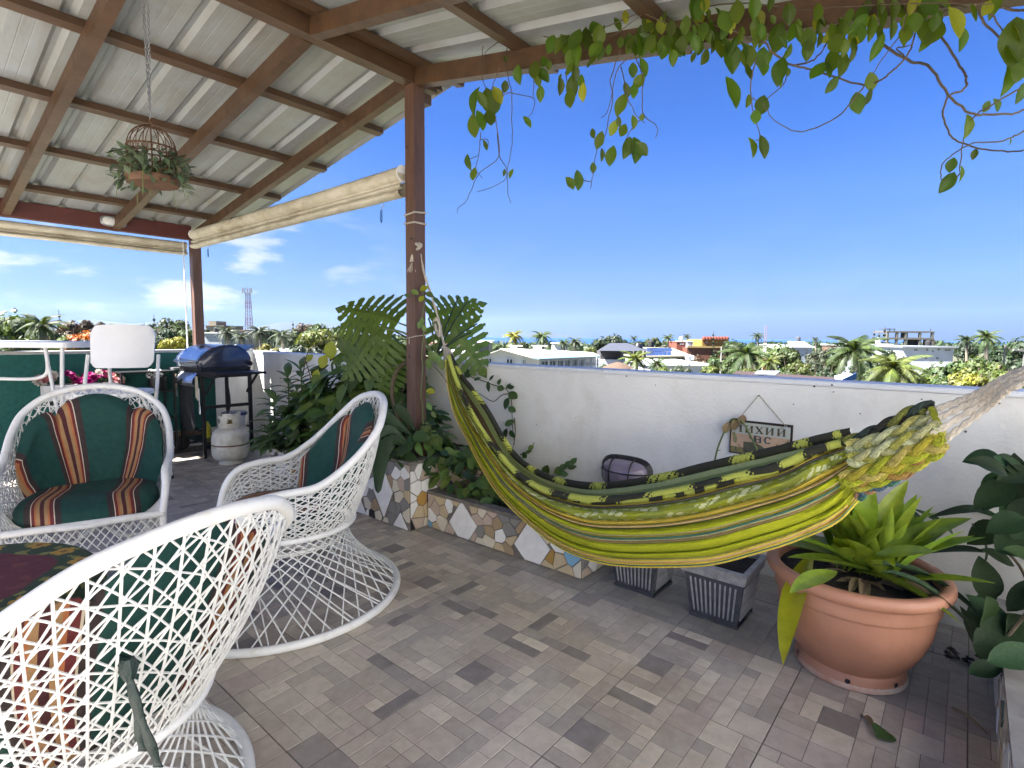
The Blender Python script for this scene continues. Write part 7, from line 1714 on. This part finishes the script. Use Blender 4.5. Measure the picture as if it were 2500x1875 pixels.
for (px, y, D, w, k, lab) in ((1215, 838, 90, 44, 'green', 'tree behind the left end of the white roof'), (1280, 832, 95, 60, 'green', 'tree between the two palms behind the white roof'), (1465, 822, 95, 60, 'dark', 'dark tree left of the gazebo roof peak'), (1490, 814, 105, 70, 'grey', 'sparse grey green tree above the gazebo roof'), (1440, 845, 70, 40, 'light', 'light green tree at the right end of the white roof'), (1512, 826, 110, 60, 'green', 'tree behind the ridge of the gazebo roof'), (1560, 830, 120, 40, 'dark', 'dark tree behind the solar building'), (1593, 820, 115, 40, 'green', 'round tree on the skyline behind the solar panels'), (1620, 832, 120, 60, 'grey', 'grey green tree behind the cream roof'), (1700, 866, 80, 80, 'bronze', 'bronze shrubbery below the yellow building'), (1740, 866, 70, 90, 'green', 'green tree below the red brown wall'), (1735, 890, 40, 54, 'light', 'light round bush near the two poles'), (1665, 892, 36, 70, 'grey', 'grey green bush in front of the low white building'), (1625, 893, 33, 50, 'light', 'light green bush by the thatched hut'), (1480, 888, 42, 50, 'green', 'low green bush left of the thatched hut'),
     (1790, 828, 85, 70, 'green', 'green tree right of the yellow building'), (1790, 860, 60, 90, 'green', 'green tree between yellow building and poles'), (1890, 836, 62, 110, 'green', 'broad green tree behind the two poles'), (1925, 845, 50, 84, 'green', 'tall green tree right of the poles'), (1955, 880, 40, 70, 'light', 'light green bushes below the white and blue house'), (1995, 850, 62, 66, 'grey', 'grey tree below the lone small palm'), (1998, 878, 42, 80, 'grey', 'olive grey round tree above the brown roof'), (2040, 842, 80, 60, 'dark', 'dark tree left of the big coconut palm'), (2040, 870, 48, 60, 'green', 'green tree behind the coconut fronds'), (2105, 826, 95, 44, 'green', 'feathery tree left of the unfinished building'), (2150, 860, 60, 70, 'green', 'green tree below the pinkish house'), (2165, 852, 58, 40, 'dark', 'narrow dark tree before the pale blue house'),
     (2290, 885, 33, 130, 'green', 'almond tree in front of the long white block'), (2350, 868, 32, 160, 'green', 'broad layered tree right of the long white block'), (2405, 872, 30, 130, 'light', 'light green layered tree near the hammock cords'), (2260, 908, 27, 100, 'light', 'light green bush over the parapet below the white block'), (2365, 902, 24, 120, 'yellow', 'bright yellow green tree top above the parapet'), (2310, 915, 25, 90, 'green', 'green bush above the parapet left of the yellow green one'), (2430, 895, 26, 110, 'light', 'light green crown behind the hammock cords'), (2480, 822, 70, 140, 'dark', 'dark spreading tree at the right edge'), (2430, 850, 80, 120, 'dark', 'dark tree beneath the tall palm at the right'), (2520, 870, 50, 120, 'dark', 'dark tree cut off by the right edge'), (2355, 836, 100, 60, 'dark', 'dark tree left of the tall right palm'), (2130, 905, 30, 60, 'green', 'green bush between the two big palms'), (2100, 880, 50, 60, 'dark', 'dark tree behind the big coconut palm'), (1830, 895, 35, 60, 'light', 'light green bush left of the pale roof sheet'), (1905, 900, 30, 90, 'green', 'bushes above the brown roof'), (1975, 908, 26, 90, 'green', 'green bush right of the pale roof sheet'), (2020, 902, 27, 60, 'dark', 'dark bush left of the blue edged roof'), (2200, 868, 55, 50, 'dark', 'dark tree at the foot of the white block')):
    T(px, y, D, w, k, lab, int(px) % 5)
palm(1822, 868, 38, 120, 'green', 'large palm left of the two poles', 24, seed=7); palm(1880, 885, 36, 70, 'light', 'low palm right of the two poles', 20, seed=8)
palm(2085, 862, 34, 140, 'green', 'big coconut palm in the middle of the right view', 28, seed=9); palm(2185, 905, 26, 150, 'light', 'big coconut palm close behind the parapet', 26, seed=10); palm(2401, 825, 60, 66, 'green', 'tall palm against the sky at the right', 24, seed=11); palm(2354, 832, 75, 50, 'dark', 'smaller dark palm left of the tall right palm', 20, seed=12)
# young shoots just over the parapet
for k, (px, y) in enumerate(((1815, 915), (1868, 917), (1890, 920), (1985, 924))): T(px, y, 15, 26, 'yellow', ['yellow green shoot above the parapet left of the poles', 'yellow green shoot below the pale roof sheet', 'second yellow green shoot below the pale roof sheet', 'yellow green shoot right on the brown roof'][k], k)
# far shoreline wood and the town wood behind: reads as one mass
b = MB(); r = np.random.default_rng(5)
for k in range(26000):
    px = r.uniform(-500, 3000); D = 160+340*r.random()**.8; 
    top = 836+6*mnoise.noise(Vector((px*.02, 2, 3))) if px > 1000 else 806+10*mnoise.noise(Vector((px*.015, 2, 3)))+(px/1000)*18
    z = min(GZ+9.5, gz(px, top+r.uniform(0, 26), D)); z = max(z, GZ+.5); c = G(gp(px, D), D, z); s = r.uniform(.5, 1.3)
    d1 = Vector(r.normal(size=3)).normalized()*s; d2 = Vector(r.normal(size=3)).normalized()*s*.7; b.add([c-d1, c+d2, c+d1, c-d2], [(0, 1, 2, 3)])
o = b.build('distant_wood', lmat('distant_foliage', (.034, .055, .018), .35)); tag(o, 'far belt of trees between the houses and the shore', 'woodland', kind='stuff')
# ================================================ HAZE
hz = MB(); hz.box((0, 0, 240), (23600, 23600, 500+22)); o = hz.build('haze', []); o['kind'] = 'stuff'
hmz = bpy.data.materials.new('haze_air'); hmz.use_nodes = True; n = hmz.node_tree.nodes; n.remove(n['Principled BSDF'])
pv = n.new('ShaderNodeVolumePrincipled'); pv.inputs['Color'].default_value = (.54, .72, 1, 1); pv.inputs['Density'].default_value = .00003; pv.inputs['Anisotropy'].default_value = .2
hmz.node_tree.links.new(pv.outputs[0], n['Material Output'].inputs['Volume']); o.data.materials.append(hmz)
